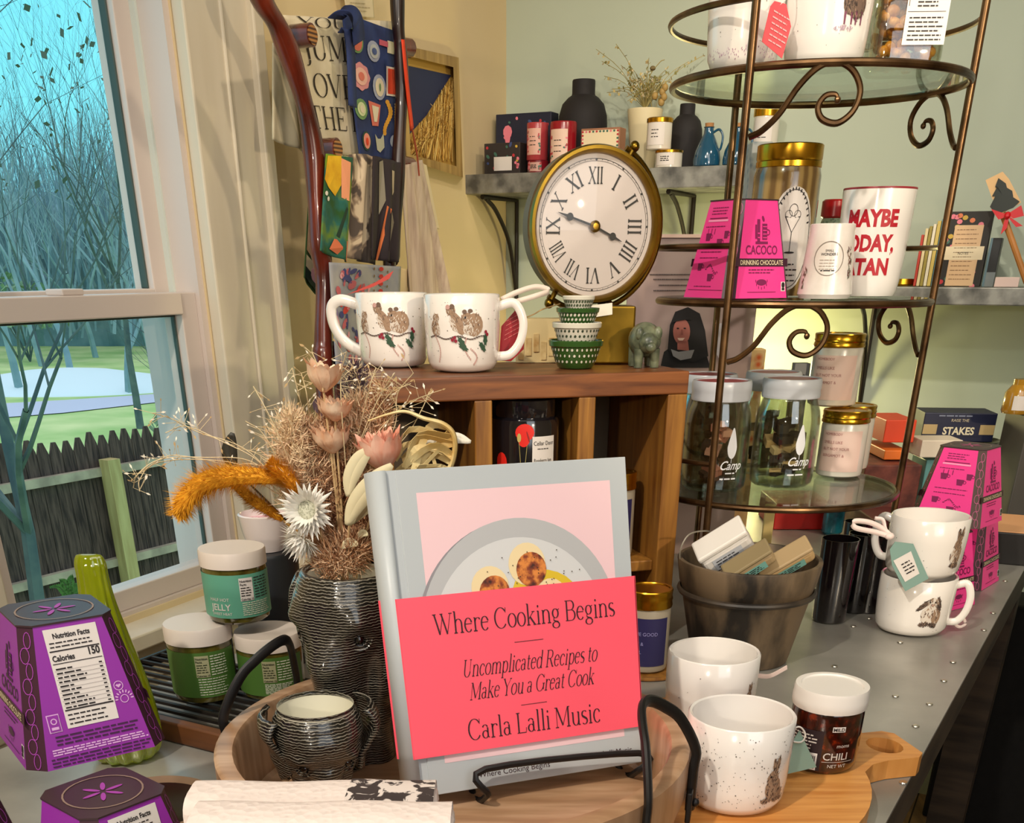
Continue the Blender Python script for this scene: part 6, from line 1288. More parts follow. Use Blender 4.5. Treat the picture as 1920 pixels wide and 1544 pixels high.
def contents(c, cols, label, seed):
    R = random.Random(seed); g = G()
    for k in range(15):
        m = M(R.choice(cols), .75); p = Vector((R.uniform(-.012, .012), R.uniform(-.012, .012), .010+k*.0042)); g.box(p, (R.uniform(.010, .026), R.uniform(.008, .016), R.uniform(.004, .010)), m, R=Matrix.Rotation(R.uniform(-.5, .5), 3, 'X') @ Matrix.Rotation(R.uniform(0, 3), 3, 'Z'))
    o = g.obj('jar_filling', sm=0); o.location = c; tag(o, label, 'jar filling', kind='stuff')
contents(cA+Vector((0, 0, .001)), ['#C07A6A', '#3A2A24', '#D29A88', '#5A3A2E'], 'pinkish card scraps and dark bits inside the front left camp jar', 3)
contents(cB+Vector((0, 0, .001)), ['#C9A878', '#1E1614', '#241A18', '#D8BE94'], 'tan sticks and black bits inside the front right camp jar', 4)
for (cc, sd) in ((cC, 5), (cD, 6)): contents(cc+Vector((0, 0, .001)), ['#4A382C', '#6E5A44', '#2E2420'], 'brown filling inside the rear camp jar '+('beside the crate' if sd == 5 else 'behind the front pair'), sd)
m_cwax = M('#D6D0C4', .25, coat=.6); m_plab = M('#E2C4B8', .5); m_ptx = M('#A8706C', .5)
prow = [('HOMEBODY', .78, .0042), ('SMELLS LIKE', .63, .0046), ('BUT NOT YOUR', .51, .0046), ('BERGAMOT &', .39, .0046)]
def pinkcandle(u, vb, vt, z, wpx, label, dy=0):
    c = PZ(u, vb, z) if vb else None; c, r, h = stand(u, vb, vt, z, wpx)
    t = candle('candle_jar', label, c, r*.96, h, fc(c, -4), m_cwax, m_plab, m_gold, prow, m_ptx, 'pink-labelled candles', lidr=1.02, lidh=.17)
    return c, r, h
c1, r1, h1 = pinkcandle(1580, 898, 768, RZs[0]+.0006, 90, 'candle with a pink label and gold lid, nearest on the lowest glass shelf')
c2 = PY(1625, 870, c1.y+.062); c2.z = c1.z; c2.x = c1.x+.024; c2.y = c1.y+.055
candle('candle_jar', 'candle with a pink label and gold lid, half hidden right behind the nearest one', c2, r1*.96, h1, fc(c2, -4), m_cwax, m_plab, m_gold, prow, m_ptx, 'pink-labelled candles', lidr=1.02, lidh=.17)
c3 = Vector(((c1.x+c2.x)/2-.021, (c1.y+c2.y)/2+.018, c1.z+h1+.0006)); candle('candle_jar', 'candle with a pink label and gold lid stacked on top of the other two', c3, r1*1.02, h1*1.06, fc(c3, -4), m_cwax, m_plab, m_gold, prow, m_ptx, 'pink-labelled candles', lidr=1.02, lidh=.17)
# packet behind candles and a jar of orange sweets
p = PY(1490, 690, 1.46); g = G(); g.box((0, 0, .04), (.020, .016, .08), M('#8C8C8A', .5)); g.box((-.002, -.009, .06), (.012, .002, .014), m_ink); o = g.obj('grey_packet', sm=0, bevel=.001); o.location = (p.x+.014, p.y+.024, RZs[0]+.0456); 
g = G(); g.box((0, 0, .0225), (.03, .03, .044), M('#6E5A4A', .6)); o2 = g.obj('small_carton', sm=0, bevel=.001); o2.location = (p.x+.014, p.y+.024, RZs[0]+.0004); tag(o, 'grey packet with a dark window left of the topmost pink candle', 'packet'); tag(o2, 'small brown carton carrying the grey packet behind the camp jars', 'carton')
# ================================================================== bucket with tins
c, r, h = stand(1395, 1272, 1046, TZ+.0004, 268); 
bk2 = thing('wooden_pail', 'weathered grey-brown pail with a hoop and thin wire handle holding little tins', 'pail', c)
m_pail = two('weathered_pail', '#1C1610', '#6E5C46', scale=26, stretch=(1, 1, .35), rough=.6, lo=.40, hi=.62, detail=7, bump=.5)
rb = r*.69; g = G(); g.lathe([(0, 0), (rb, 0), (rb*1.02, .003), (r*.93, h*.76), (r*.95, h*.775), (r*1.0, h*.985), (r*.995, h), (r*.94, h*1.0), (r*.92, h*.97), (rb*.95, .008), (0, .008)], m_pail, 60); g.obj('pail_body', bk2)
g = G(); q = r*.925; g.lathe([(q*.985, h*.655), (q*1.0+.0025, h*.665), (q+.004, h*.69), (q+.003, h*.71), (q*1.01, h*.72)], two('dark_hoop', '#1C1815', '#3E342A', scale=30, rough=.5), 60); g.obj('hoop', bk2)
g = G(); P = [Vector((-r*.97, -.005, h*.93)), Vector((-r*.99, -.004, h*1.08)), Vector((-r*.88, .0, h*1.22)), Vector((-r*.66, .003, h*1.25)), Vector((-r*.5, .01, h*1.21))]; g.tube(smooth_path(P, 6), .0009, M('#8A8478', .4, .6), 6); g.obj('wire_handle', bk2)
cz = c.z; m_tinw = M('#E6E2DC', .3); m_tina = M('#7EB6AC', .4); m_tinb = M('#2E9AC0', .35); m_kraft = M('#A8906A', .6)
def tin(u, v, Y, rot, label, cols, L_=.060, W_=.034, H_=.024):
    p = PY(u, v, Y); t = thing('small_tin', label, 'tin', p, rot=rot); a, b, s_ = cols
    g = G(); g.box((0, 0, 0), (L_, W_, H_), a); g.obj('tin_body', t, sm=0, bevel=.005, seg=3)
    g = G(); g.box((0, 0, H_*.62), (L_+.001, W_+.001, H_*.26), b); g.obj('lid', t, sm=0, bevel=.002)
    g = G(); g.rect(-L_*.3, -H_*.3, L_*.3, H_*.3, flat((0, -W_/2-.0005, 0), (1, 0, 0), (0, 0, 1)), s_); g.lines(-L_*.24, L_*.24, H_*.15, -H_*.15, 3, .0012, flat((0, -W_/2-.0009, 0), (1, 0, 0), (0, 0, 1)), m_ink); g.obj('paper_band', t, sm=0)
# a bed of crumpled paper lifts the tins to the brim
g = G(); R = random.Random(4)
g.grid(lambda u, v: Vector((r*.78*v*math.cos(2*PI*u), r*.78*v*math.sin(2*PI*u), h*.72+R.uniform(-.004, .004))), 40, 10, M('#2A221C', .9), closed=True); o = g.obj('paper_filler', sm=0); o.location = c; tag(o, 'dark shredded filler inside the pail under the tins', 'filler', kind='stuff')
tin(1360, 1030, c.y-.004, (.55, -.60, -.15), 'white rounded tin with a grey seal, tilted at the left of the pail', (m_tinw, m_tinw, M('#C9CED6', .4)), .056, .028, .026)
tin(1406, 1060, c.y-.034, (.55, -.62, -.15), 'kraft tin with a pale green band between the white tin and the right one', (m_kraft, M('#8A7A58', .6), m_tina), .052, .022, .016)
tin(1474, 1056, c.y-.018, (.6, -.58, -.1), 'kraft tin with a light blue band at the right of the pail', (M('#C0A070', .6), m_kraft, m_tina), .058, .022, .016)
g = G()
# ================================================================== right part of the table
r_ = .0402; base = PZ(1701, 1197, TZ+.0004); dv = Vector((base.x, base.y, 0)).normalized()
rr = PX(140, base)/2*.99; c = Vector((base.x, base.y, TZ+.0004))+dv*rr*.9; hm = .0665
ta, rfa = mug('rabbit_mug', 'white mug printed with a lop-eared rabbit, the lower of the stacked pair at the right', 'mug', c, rr, hm, fc(c, 4), spk=40, taper=.94, hs=.62)
bunny(ta, rfa, .018, .031, .0012)
tb_, rfb_ = mug('rabbit_mug', 'white mug printed with a sitting rabbit, resting on the lower stacked mug', 'mug', c+Vector((.0, .0, hm+.0006)), rr, hm, fc(c, 165), spk=30, taper=.94, hs=.62)
f = None
def rfz(y): return rfb_(y)
g = G(); R = random.Random(44); fz = cyl(rfz, .0005, t0=math.radians(-153)); fz2 = cyl(rfz, .0009, t0=math.radians(-153))
for (dx, dy, rx, ry, ro, cc) in ((0, -2, 7, 9, 0, m_fur4), (2, -1, 5, 8, 0, m_fur2), (0, 9, 4.5, 5, 0, m_fur2), (-1, 18, 1.8, 7, .1, m_fur3), (3, 18, 1.8, 7, -.2, m_fur1), (0, -12, 6, 2, 0, m_fur3)):
    g.ell(.030+dx*.0012, .031+dy*.0011, rx*.0012, ry*.0012, fz, cc, 14, ro); fuzz(g, .030+dx*.0012, .031+dy*.0011, rx*.0012, ry*.0012, fz2, [cc, m_fur1, m_fur2], 36, R, ro, .0028)
g.obj('rabbit_print', tb_, sm=0)
yg = c.y-rr-.012
gt = paper('gift_tag', 'sage green gift tag with a white panel hanging over the stacked rabbit mugs', 'tag', [(1668, 1030), (1678, 1016), (1712, 1020), (1741, 1085), (1697, 1109), (1672, 1060)], yg, M('#7C9C92', .5), dy=(0, 0, 0, 0, 0, 0))
g = G(); P = [PY(u, v, yg-.0014) for u, v in ((1675, 1052), (1708, 1034), (1724, 1076), (1697, 1092))]; g.add(P, [(0, 1, 2, 3)], m_label); a, b, d_ = P[0], P[1], P[3]
g.lines(.25, .85, .30, .72, 4, .05, lambda x, y: a+(b-a)*x+(d_-a)*y+Vector((0, -.0006, 0)), m_ink); g.obj('white_panel', gt, world=True, sm=0)
rbw = thing('ribbon_bow', 'pale pink ribbon loop tied at the top left of the stacked rabbit mugs', 'ribbon', PY(1660, 1005, yg)); g = G()
ribbon(g, [PY(1668, 1006, yg), PY(1640, 998, yg), PY(1604, 990, yg-.004), (PY(1602, 978, yg-.002)), PY(1630, 980, yg), PY(1655, 992, yg+.002), PY(1672, 1008, yg)], .0055, m_rib); ribbon(g, [PY(1668, 1006, yg), PY(1660, 992, yg+.004), PY(1655, 975, yg+.006), PY(1640, 972, yg+.01)], .004, m_rib); g.ball(PY(1668, 1006, yg), .004, m_rib, 8, sc=(1.4, 1, 1)); g.obj('loop', rbw, world=True, sm=60, solid=.0004)
g = G(); rb3 = thing('ribbon_bow', 'tiny pale pink ribbon knot at the foot of the lower rabbit mug', 'ribbon', PY(1770, 1182, c.y+.01)); ribbon(g, [PY(1792, 1163, c.y-.01), PY(1804, 1158, c.y-.01), PY(1810, 1170, c.y-.01), PY(1799, 1176, c.y-.01), PY(1791, 1170, c.y-.01), PY(1796, 1164, c.y-.01)], .0035, m_rib); g.obj('loop', rb3, world=True, sm=60, solid=.0004)
# dark glass tumblers behind the pail
m_dkg = M('#0E0A0C', .06, coat=1)
for (u, vb, vt, wp, lab) in ((1565, 1172, 1010, 70, 'tall black glass tumbler nearest the pail'), (1612, 1152, 1000, 62, 'tall black glass tumbler in the middle behind the pail'), (1640, 1152, 1004, 50, 'tall black glass tumbler half hidden by the rabbit mugs'), (1600, 1112, 978, 52, 'tall black glass tumbler at the back of the dark group')):
    cc, r, h = stand(u, vb, vt, TZ+.0004, wp); t = thing('black_tumbler', lab, 'tumbler', cc); g = G(); g.lathe([(0, 0), (r*.84, 0), (r*.9, .003), (r*.94, h*.5), (r, h), (r*.95, h), (r*.88, h*.5), (r*.8, .012), (0, .01)], m_dkg, 36); g.obj('tumbler_glass', t)
# things behind the rack, on the table
def bx(name, label, cat, u0, u1, vt, vb, Y, d, m, rz=0, z=None, bevel=.0015, group=None, parts=None):
    a, b = PY(u0, vb, Y), PY(u1, vb, Y); t_ = PY((u0+u1)/2, vt, Y); zb = a.z if z is None else z; w_ = b.x-a.x; h = t_.z-zb
    t = thing(name, label, cat, ((a.x+b.x)/2, Y+d/2, zb), rz, group); g = G(); g.box((0, 0, h/2), (w_, d, h), m); g.obj('carton' if cat == 'box' else 'body', t, sm=0, bevel=bevel)
    if parts: parts(t, w_, d, h)
    return t, w_, h
m_maroon = M('#5E2220', .5); m_orr = M('#D8421E', .45); m_cr = M('#D8CDBC', .55)
bx('maroon_box', 'flat maroon box lying on the table behind the rack and tumblers', 'box', 1632, 1740, 975, 1010, 1.66, .10, m_maroon, z=TZ)
bx('red_tray', 'shallow bright red tray behind the lowest rack tier', 'tray', 1452, 1556, 945, 975, 1.80, .12, M('#B01A10', .35), z=TZ)
bx('yellow_card', 'small upright yellow paper card behind the pail', 'card', 1431, 1450, 946, 990, 1.60, .006, M('#E4CE8A', .6), z=TZ)
cc, r, h = stand(1566, 1005, 905, TZ+.0, 40); t = thing('teal_bottle', 'dark teal bottle standing behind the lowest rack tier', 'bottle', cc); g = G(); g.lathe([(0, 0), (r*.8, 0), (r, .004), (r, h*.5), (r*.7, h*.7), (r*.85, h), (0, h)], two('teal_glaze', '#0E3A44', '#1E7C8C', scale=30, rough=.2, coat=.6), 30); g.obj('bottle_body', t)
bx('maroon_carton', 'tall maroon carton standing between the rack and the pink boxes', 'carton', 1602, 1706, 873, 1000, 1.80, .16, two('brick_print', '#4E1C16', '#7A3A2E', scale=40, rough=.55), z=TZ)
bx('red_book', 'bright orange-red book lying behind the pink-labelled candles', 'book', 1655, 1712, 788, 832, 1.86, .10, m_orr, z=1.0275)
bx('orange_book', 'orange book under the bright red one behind the rack', 'book', 1655, 1700, 845, 872, 1.84, .12, M('#D86A1A', .45), z=1.0035)
bx('cream_box', 'flat cream box with an orange patterned lid behind the tilted pink chocolate box', 'box', 1724, 1800, 826, 858, 1.84, .06, m_cr, z=1.007)
bx('teal_box', 'teal and peach striped box under the flat cream one', 'box', 1712, 1790, 863, 1000, 1.85, .07, M('#5E9494', .4), z=TZ)
def peach(t, w_, d, h): g = G(); g.box((0, -d*.5-.0008, h*.88), (w_*.98, .002, h*.14), M('#E2A58C', .5)); g.obj('stripe', t, sm=0)
cc = PY(1806, 860, 1.98); g = G(); g.lathe([(0, 0), (.05, 0), (.045, .003), (.058, .012), (.060, .016), (.057, .0165), (.04, .007), (0, .006)], M('#161A18', .25, coat=.5), 48); o = g.obj('black_platter'); o.location = (cc.x, 1.985, 1.000); tag(o, 'round black platter under the navy card box', 'platter')
bx('book_block', 'stack of dark grey boxes carrying the black platter', 'box', 1796, 1850, 869, 1000, 1.94, .09, M('#3A4448', .5), z=TZ)
def stakes(t, w_, d, h):
    g = G(); f = flat((0, -d/2-.0006, 0), (1, 0, 0), (0, 0, 1)); f2 = flat((0, -d/2-.001, 0), (1, 0, 0), (0, 0, 1)); gd_ = M('#B8A070', .5)
    g.rect(-w_/2+.001, h*.26, w_/2-.001, h*.60, f, gd_); g.rect(-w_*.30, h*.20, w_*.29, h*.64, f2, m_navy2); g.text('STAKES', 0, h*.26, h*.36, flat((0, -d/2-.0014, 0), (1, 0, 0), (0, 0, 1)), M('#E0D6B8', .5), bold=.03, sx=.95); g.text('RAISE THE', 0, h*.70, h*.14, f, M('#C8BCA0', .5)); g.lines(-w_*.3, w_*.3, h*.90, h*.90, 1, .002, f, M('#8088A0', .5)); g.obj('lettering', t, sm=0)
m_navy2 = M('#161C3A', .4); bx('card_game_box', 'navy box with a tan band reading STAKES on the black platter at the right', 'box', 1732, 1862, 775, 832, 1.945, .08, m_navy2, z=1.0172, rz=-.12, parts=stakes)
# far right: dark shelf with a little gold jar; black-edged book
bx('dark_riser', 'dark grey box shelf at the right edge carrying a small gold jar', 'box', 1880, 2010, 782, 1000, 1.80, .09, M('#4A4640', .5), z=TZ)
cc = PY(1903, 782, 1.90); t = thing('honey_jar', 'small amber jar with a white label at the right edge of the picture', 'jar', (PY(1903, 782, 1.845).x, 1.845, PY(1945, 782, 1.80).z+.0006)); g = G(); g.lathe([(0, 0), (.022, 0), (.024, .004), (.023, .03), (.014, .042), (.014, .05), (0, .05)], M('#A87A1E', .15, coat=1), 30); g.obj('jar_body', t); g = G(); g.rect(-.018, .006, .014, .027, cyl(.0236, .0006), m_label, 10); g.obj('paper_label', t, sm=0)
def orange(t, w_, d, h): g = G(); g.box((0, 0, h+.0008), (w_*.96, d*.96, .0015), M('#D8A070', .5)); g.obj('cover', t, sm=0)
bx('black_book', 'thick black-edged book with an orange cover at the right edge of the table', 'book', 1872, 1990, 1002, 1030, 1.56, .14, M('#14110F', .5), z=TZ, rz=-.4, parts=orange)
#bx('pink_packet', 'small hot pink packet at the right edge below the table end', 'packet', 1906, 1960, 1095, 1125, 1.62, .06, M('#C02A5A', .5), z=.66)
#bx('low_stool', 'low dark stool carrying the pink packet beyond the table edge', 'stool', 1880, 2010, 1125, 1300, 1.60, .14, M('#1E1915', .6), z=0)

# ================================================================== poster board with a portrait
PYY = 1.63; pz0 = TZ; a, b = PY(1172, 690, PYY), PY(1404, 690, PYY); tz = PY(1290, 446, PYY).z
pb = thing('poster_board', 'mauve poster board with a printed portrait of a long-haired woman and rows of text', 'poster', ((a.x+b.x)/2, PYY, TZ)); w_ = b.x-a.x+.004; h = tz-TZ
g = G(); g.box((0, .004, h/2), (w_, .008, h), M('#A08A86', .6)); g.box((0, .003, h+.002), (w_, .010, .004), M('#D8B8AC', .6)); g.obj('board', pb, sm=0)
f = lambda u, v, o=0: PY(u, v, PYY-.0006-o*.0006)-Vector(pb.location)
def fpoly(g, pts, m, o=0): P = [f(u, v, o) for u, v in pts]; cc = sum(P, Vector())/len(P); g.add([cc]+P, [(0, 1+i, 1+(i+1) % len(P)) for i in range(len(P))], m)
def fell(g, u, v, ru, rv, m, o=0, n=22): fpoly(g, [(u+ru*math.cos(2*PI*i/n), v+rv*math.sin(2*PI*i/n)) for i in range(n)], m, o)
g = G(); m_hair = M('#120C10', .6); m_skin = M('#A8645A', .6); m_cloth = M('#151318', .7)
fpoly(g, [(1238, 690), (1245, 660), (1262, 648), (1320, 650), (1332, 690)], m_cloth, 1); fpoly(g, [(1252, 655), (1256, 610), (1266, 585), (1290, 576), (1312, 588), (1322, 620), (1328, 668), (1300, 680), (1262, 668)], m_hair, 2)
fell(g, 1278, 622, 16, 25, m_skin, 3); fpoly(g, [(1270, 640), (1290, 640), (1292, 658), (1270, 656)], m_skin, 3); fpoly(g, [(1258, 655), (1272, 660), (1302, 656), (1296, 672), (1276, 676), (1262, 668)], M('#8E8E94', .6), 4)
fpoly(g, [(1260, 606), (1264, 590), (1284, 584), (1296, 600), (1284, 600), (1270, 602)], m_hair, 5)
for uu in (1271, 1284): fell(g, uu, 616, 2.6, 1.3, m_hair, 5, 10)
fpoly(g, [(1270, 634), (1284, 634), (1280, 639), (1273, 639)], M('#E0C0B0', .6), 5); fpoly(g, [(1277, 618), (1280, 618), (1281, 628), (1276, 628)], M('#8E4E46', .6), 5)
fell(g, 1352, 640, 12, 34, M('#B8B0B8', .6), 1); g.obj('printed_portrait', pb, sm=0)
g = G(); 
for (u0, u1, v, n) in ((1218, 1300, 515, 1), (1225, 1330, 524, 1), (1235, 1325, 535, 1), (1225, 1335, 545, 1)): A_, B_ = f(u0, v, 1), f(u1, v, 1); g.lines(0, 1, .5, .5, 1, .0045, lambda x, y: A_+(B_-A_)*x+Vector((0, 0, (y-.5)*.3)), M('#4A3E40', .6))
g.obj('printed_text', pb, sm=0)
# lamp glow source behind the poster: a small lit lantern on the table
lp = PL(1388, 640, C0-WD*.17, WD); lt_ = thing('table_lamp', 'small warm lit lamp behind the poster board, glowing on the green wall', 'lamp', (lp.x, lp.y, TZ)); g = G(); g.lathe([(0, 0), (.03, 0), (.03, .006), (.006, .012), (.006, .10), (0, .10)], m_brass, 28); g.obj('lamp_base', lt_)
g = G(); g.lathe([(.012, .10), (.022, .115), (.022, .14), (.012, .155), (0, .156)], M('#FFD98A', .5, emit=6), 24); g.obj('bulb', lt_)
l = bpy.data.lights.new('lamp_glow', 'POINT'); lo_ = bpy.data.objects.new('lamp_glow', l); C.objects.link(lo_); l.energy = 4.5; l.color = (1, .86, .38); l.shadow_soft_size = .03; lo_.location = (lp.x, lp.y, TZ+.20)
# floral carton peeking out behind the poster
bx('floral_carton', 'orange floral carton with a folded corner right of the poster board', 'carton', 1402, 1432, 655, 700, 1.70, .03, two('orange_floral', '#D8602A', '#F0C890', 'voronoi', scale=70, rough=.6, lo=.1, hi=.5), z=TZ)

# ================================================================== galvanised shelves on the green wall
m_galv = two('galvanised_shelf', '#5E5E5C', '#A0A09A', scale=26, rough=.45, metal=.5, lo=.35, hi=.65, detail=6)
def shelf(name, label, s0, s1, z, th_, dp, brs):
    P = GW(s0, z-th_); t = thing(name, label, 'shelf', P); g = G(); b4 = [GW(s0, z-th_, dp), GW(s1, z-th_, dp), GW(s1, z-th_, .001), GW(s0, z-th_, .001)]; g.hexa(b4, [p+Vector((0, 0, th_-.0006)) for p in b4], m_galv); clean(g.obj('shelf_board', t, world=True, sm=0, bevel=.002))
    for s in brs:
        g = G(); g.tube([GW(s, z-th_-.004, dp*.9), GW(s, z-th_-.004, .006), GW(s, z-.26, .006)], .005, M('#2A241E', .5, .5), 8); g.tube(smooth_path([GW(s, z-th_-.006, dp*.82), GW(s, z-th_-.03, dp*.55), GW(s, z-th_-.09, dp*.22), GW(s, z-.22, .008)], 6), .0045, M('#2A241E', .5, .5), 8); g.obj('bracket', t, world=True)
SZ = 1.450
shelf('wall_shelf', 'galvanised wall shelf in the corner carrying vases, candles and dried flowers', -.003, .70, SZ, .036, .2, (.03, .45))
SZ2 = 1.247
shelf('wall_shelf', 'galvanised wall shelf at the right carrying cards and books', .60, 1.6, SZ2, .03, .2, (.86, 1.35))
def gs_at(u, v, off): p = PL(u, v, C0-WD*off, WD); return p
GA = math.atan2(GD.y, GD.x)
def sbox(name, label, cat, u0, u1, vt, off, dp, m, z=SZ, rz=0, front=None, bevel=.001, group=None):
    a, b = gs_at(u0, 300, off), gs_at(u1, 300, off); w_ = (b-a).dot(GD); mid = (a+b)/2; h = gs_at((u0+u1)/2, vt, off).z-z
    p = mid+WD*dp/2; t = thing(name, label, cat, (p.x, p.y, z), GA+rz, group); g = G(); g.box((0, 0, h/2), (w_, dp, h), m); g.obj('carton' if cat in ('box', 'book') else 'body', t, sm=0, bevel=bevel)
    if front: front(t, w_, dp, h)
    return t, w_, h
def sround(name, label, cat, u, wp, vt, off, prof, m, z=SZ, part='body', n=40):
    p = gs_at(u, vt, off); r = PX(wp, p)/2; h = p.z-z; t = thing(name, label, cat, (p.x, p.y, z), GA); g = G(); g.lathe([(q*r, zz*h) for q, zz in prof], m, n); g.obj(part, t); return t, r, h
m_nfl = M('#161A30', .5); m_fl1 = M('#E07A8A', .5); m_fl2 = M('#C9A43C', .5); m_fl3 = M('#B8303A', .5); m_gr = M('#3E6A5A', .5)
def floral(big):
    def fr(t, w_, d, h):
        g = G(); f = flat((0, -d/2-.0008, 0), (1, 0, 0), (0, 0, 1)); R = random.Random(int(big*10)); 
        for _ in range(26):
            x, y = R.uniform(-w_*.45, w_*.45), R.uniform(h*.05, h*.95); g.ell(x, y, .004*R.uniform(.5, 1.3), .003, f, R.choice([m_fl2, m_gr, m_fl3, m_fl1, M('#3A4A78', .5)]), 8, R.uniform(0, 3))
        if big > 1: g.ell(-w_*.28, h*.72, .011, .012, flat((0, -d/2-.0012, 0), (1, 0, 0), (0, 0, 1)), m_fl1, 9); g.poly([(-w_*.28-.008, h*.68), (-w_*.28+.008, h*.68), (-w_*.28+.004, h*.52), (-w_*.28-.004, h*.52)], flat((0, -d/2-.0014, 0), (1, 0, 0), (0, 0, 1)), m_fl1)
        else: g.rect(-w_*.22, h*.12, w_*.28, h*.56, flat((0, -d/2-.0014, 0), (1, 0, 0), (0, 0, 1)), m_label)
        g.obj('floral_print', t, sm=0)
    return fr
sbox('floral_box', 'navy box with a pink tulip print at the left end of the corner shelf', 'box', 930, 1032, 212, .08, .04, m_nfl, front=floral(2))
sbox('floral_bag', 'dark floral card bag with a white label, leftmost on the corner shelf', 'bag', 908, 975, 268, .165, .035, M('#2A2220', .6), front=floral(1))
def cand(name, label, u, wp, vt, off, m, lab, z=SZ, fl=True, lid=None):
    t, r, h = sround(name, label, 'candle', u, wp, vt, off, [(0, 0), (.95, 0), (1, .03), (1, .97), (.96, 1), (.9, 1), (.88, .93), (0, .9)], m, z); f = cyl(r, .0006); g = G(); g.rect(-r*.75, h*.14, r*.75, h*.84, f, lab, 12); R = random.Random(int(u))
    if fl:
        for _ in range(16): g.ell(R.choice((-1, 1))*R.uniform(r*.5, r*.72), R.uniform(h*.16, h*.82), .0028, .0018, cyl(r, .001), R.choice([m_fl3, m_gr, m_fl1]), 7, R.uniform(0, 3))
    g.lines(-r*.35, r*.35, h*.62, h*.4, 3, .0014, cyl(r, .001), m_ink); g.obj('paper_label', t, sm=0)
    if lid: g = G(); g.lathe([(r*.98, h*.86), (r*1.05, h*.87), (r*1.05, h*1.0), (r*.95, h*1.03), (0, h*1.03)], m_gold, 40); g.obj('lid', t)
    return t, r, h
t_, r0, h0 = cand('floral_candle', 'small crimson floral candle at the bottom of the pair on the corner shelf', 1009, 40, 302, .15, M('#7A1420', .3), M('#C89A8E', .5))
cand('floral_candle', 'pink floral candle stacked on the small crimson one', 1008, 40, 231, .15, M('#A83A40', .3), M('#D8A898', .5), z=SZ+h0+.0005)
cand('floral_candle', 'crimson candle with a pink floral label right of the stacked pair', 1057, 50, 229, .165, M('#8E1420', .25), M('#E0C0AE', .5), z=SZ)
def crm(t, w_, d, h):
    g = G(); f = flat((0, -d/2-.0008, 0), (1, 0, 0), (0, 0, 1)); g.rect(-w_*.47, h*.05, w_*.47, h*.95, f, M('#E8D8B4', .5)); R = random.Random(1)
    for k in range(40):
        e = k/40*4; x, y = ((e-.5), 1) if e < 1 else ((.5, 2-e) if e < 2 else ((2.5-e, 0) if e < 3 else (-.5, e-3))); g.ell(x*w_*.9, h*.06+y*h*.86, .0026, .002, flat((0, -d/2-.0012, 0), (1, 0, 0), (0, 0, 1)), R.choice([m_fl3, m_gr, m_fl1]), 6)
    g.obj('front_panel', t, sm=0)
sbox('cream_gift_box', 'cream box with a red floral border in front of the large black vase', 'box', 1088, 1160, 240, .172, .035, M('#9A6A4E', .5), front=crm)
m_mblk = M('#191517', .75)
vp = [(0, 0), (.80, 0), (.86, .02), (.96, .30), (1, .52), (.97, .63), (.84, .75), (.62, .815), (.48, .84), (.46, .86), (.46, .985), (.44, 1), (.38, 1), (.38, .86), (0, .8)]
sround('black_vase', 'large matt black bottle vase with a short neck on the corner shelf', 'vase', 1095, 94, 150, .064, vp, m_mblk)
sround('black_vase', 'smaller matt black bottle vase between white candles and blue bottles', 'vase', 1290, 62, 195, .05, vp, m_mblk)
tp_, rp_, hp2 = sround('plant_pot', 'cream flared pot of dried flowers on the corner shelf', 'pot', 1210, 66, 205, .08, [(0, 0), (.6, 0), (.68, .02), (.9, .7), (1, .98), (.98, 1), (.92, .98), (.6, .1), (0, .5)], M('#D8CBA4', .6), part='pot_body')
pp = Vector(tp_.location)+Vector((0, 0, hp2)); R = random.Random(15); g = G(); gl = G()
for _ in range(60):
    a = R.uniform(0, 2*PI); L_ = R.uniform(.04, .13); s_ = R.uniform(.2, 1.0); e = pp+Vector((math.cos(a)*L_*s_, math.sin(a)*L_*s_*.6, L_*R.uniform(.25, .85))); m_ = (pp+e)/2+Vector((0, 0, .015)); g.tube(smooth_path([pp, m_, e], 3), .0006, M('#A89A5E', .7), 3)
    for _ in range(7): q = m_.lerp(e, R.random()); d = Vector((R.uniform(-1, 1), R.uniform(-1, 1), R.uniform(-1, 1)))*.007; n_ = Vector((d.z, d.x, d.y))*.35; gl.add([q, q+d*.5+n_, q+d, q+d*.5-n_], [(0, 1, 2, 3)], R.choice([M('#BCA86A', .7), M('#8E8A50', .7), M('#D8C8A0', .7)]))
df = thing('dried_flowers', 'wispy tan dried flowers in the cream pot on the corner shelf', 'dried flowers', pp); g.obj('twigs', df, world=True)['kind'] = 'stuff'; gl.obj('florets', df, world=True, sm=0)['kind'] = 'stuff'
g = G(); b0_ = gs_at(1242, 170, .09)
for (du, dv) in ((0, 0), (3, 10), (-2, 20), (5, -8), (-14, 8)): g.ball(gs_at(1242+du, 172+dv, .09), .0068, M('#A88A4E', .6), 9)
g.tube([gs_at(1242, 165, .09), gs_at(1225, 215, .08)], .0007, M('#A89A5E', .7), 4); g.tube(smooth_path([gs_at(1222, 200, .08), gs_at(1216, 150, .08), gs_at(1236, 118, .08), gs_at(1246, 112, .08)], 5), .0008, M('#A89A5E', .7), 4); g.ball(gs_at(1224, 128, .08), .006, M('#7A6A44', .7), 8, sc=(1, 1, .7)); g.obj('seed_pods', df, world=True)
tc_, rc_, hc_ = cand('white_candle', 'low white candle with gold lid under a taller one on the corner shelf', 1255, 50, 283, .165, m_cwax, m_label, fl=False, lid=1)
cand('white_candle', 'taller white candle with gold lid stacked on the low one on the corner shelf', 1238, 47, 223, .165, m_cwax, m_label, z=SZ+hc_*1.03+.0008, fl=False, lid=1)
cand('white_candle', 'gold-lidded white candle at the right end of the corner shelf between rack posts', 1440, 48, 204, .07, m_cwax, m_label, fl=False, lid=1)
m_blu = M('#1E5878', .1, coat=1, trans=.3)
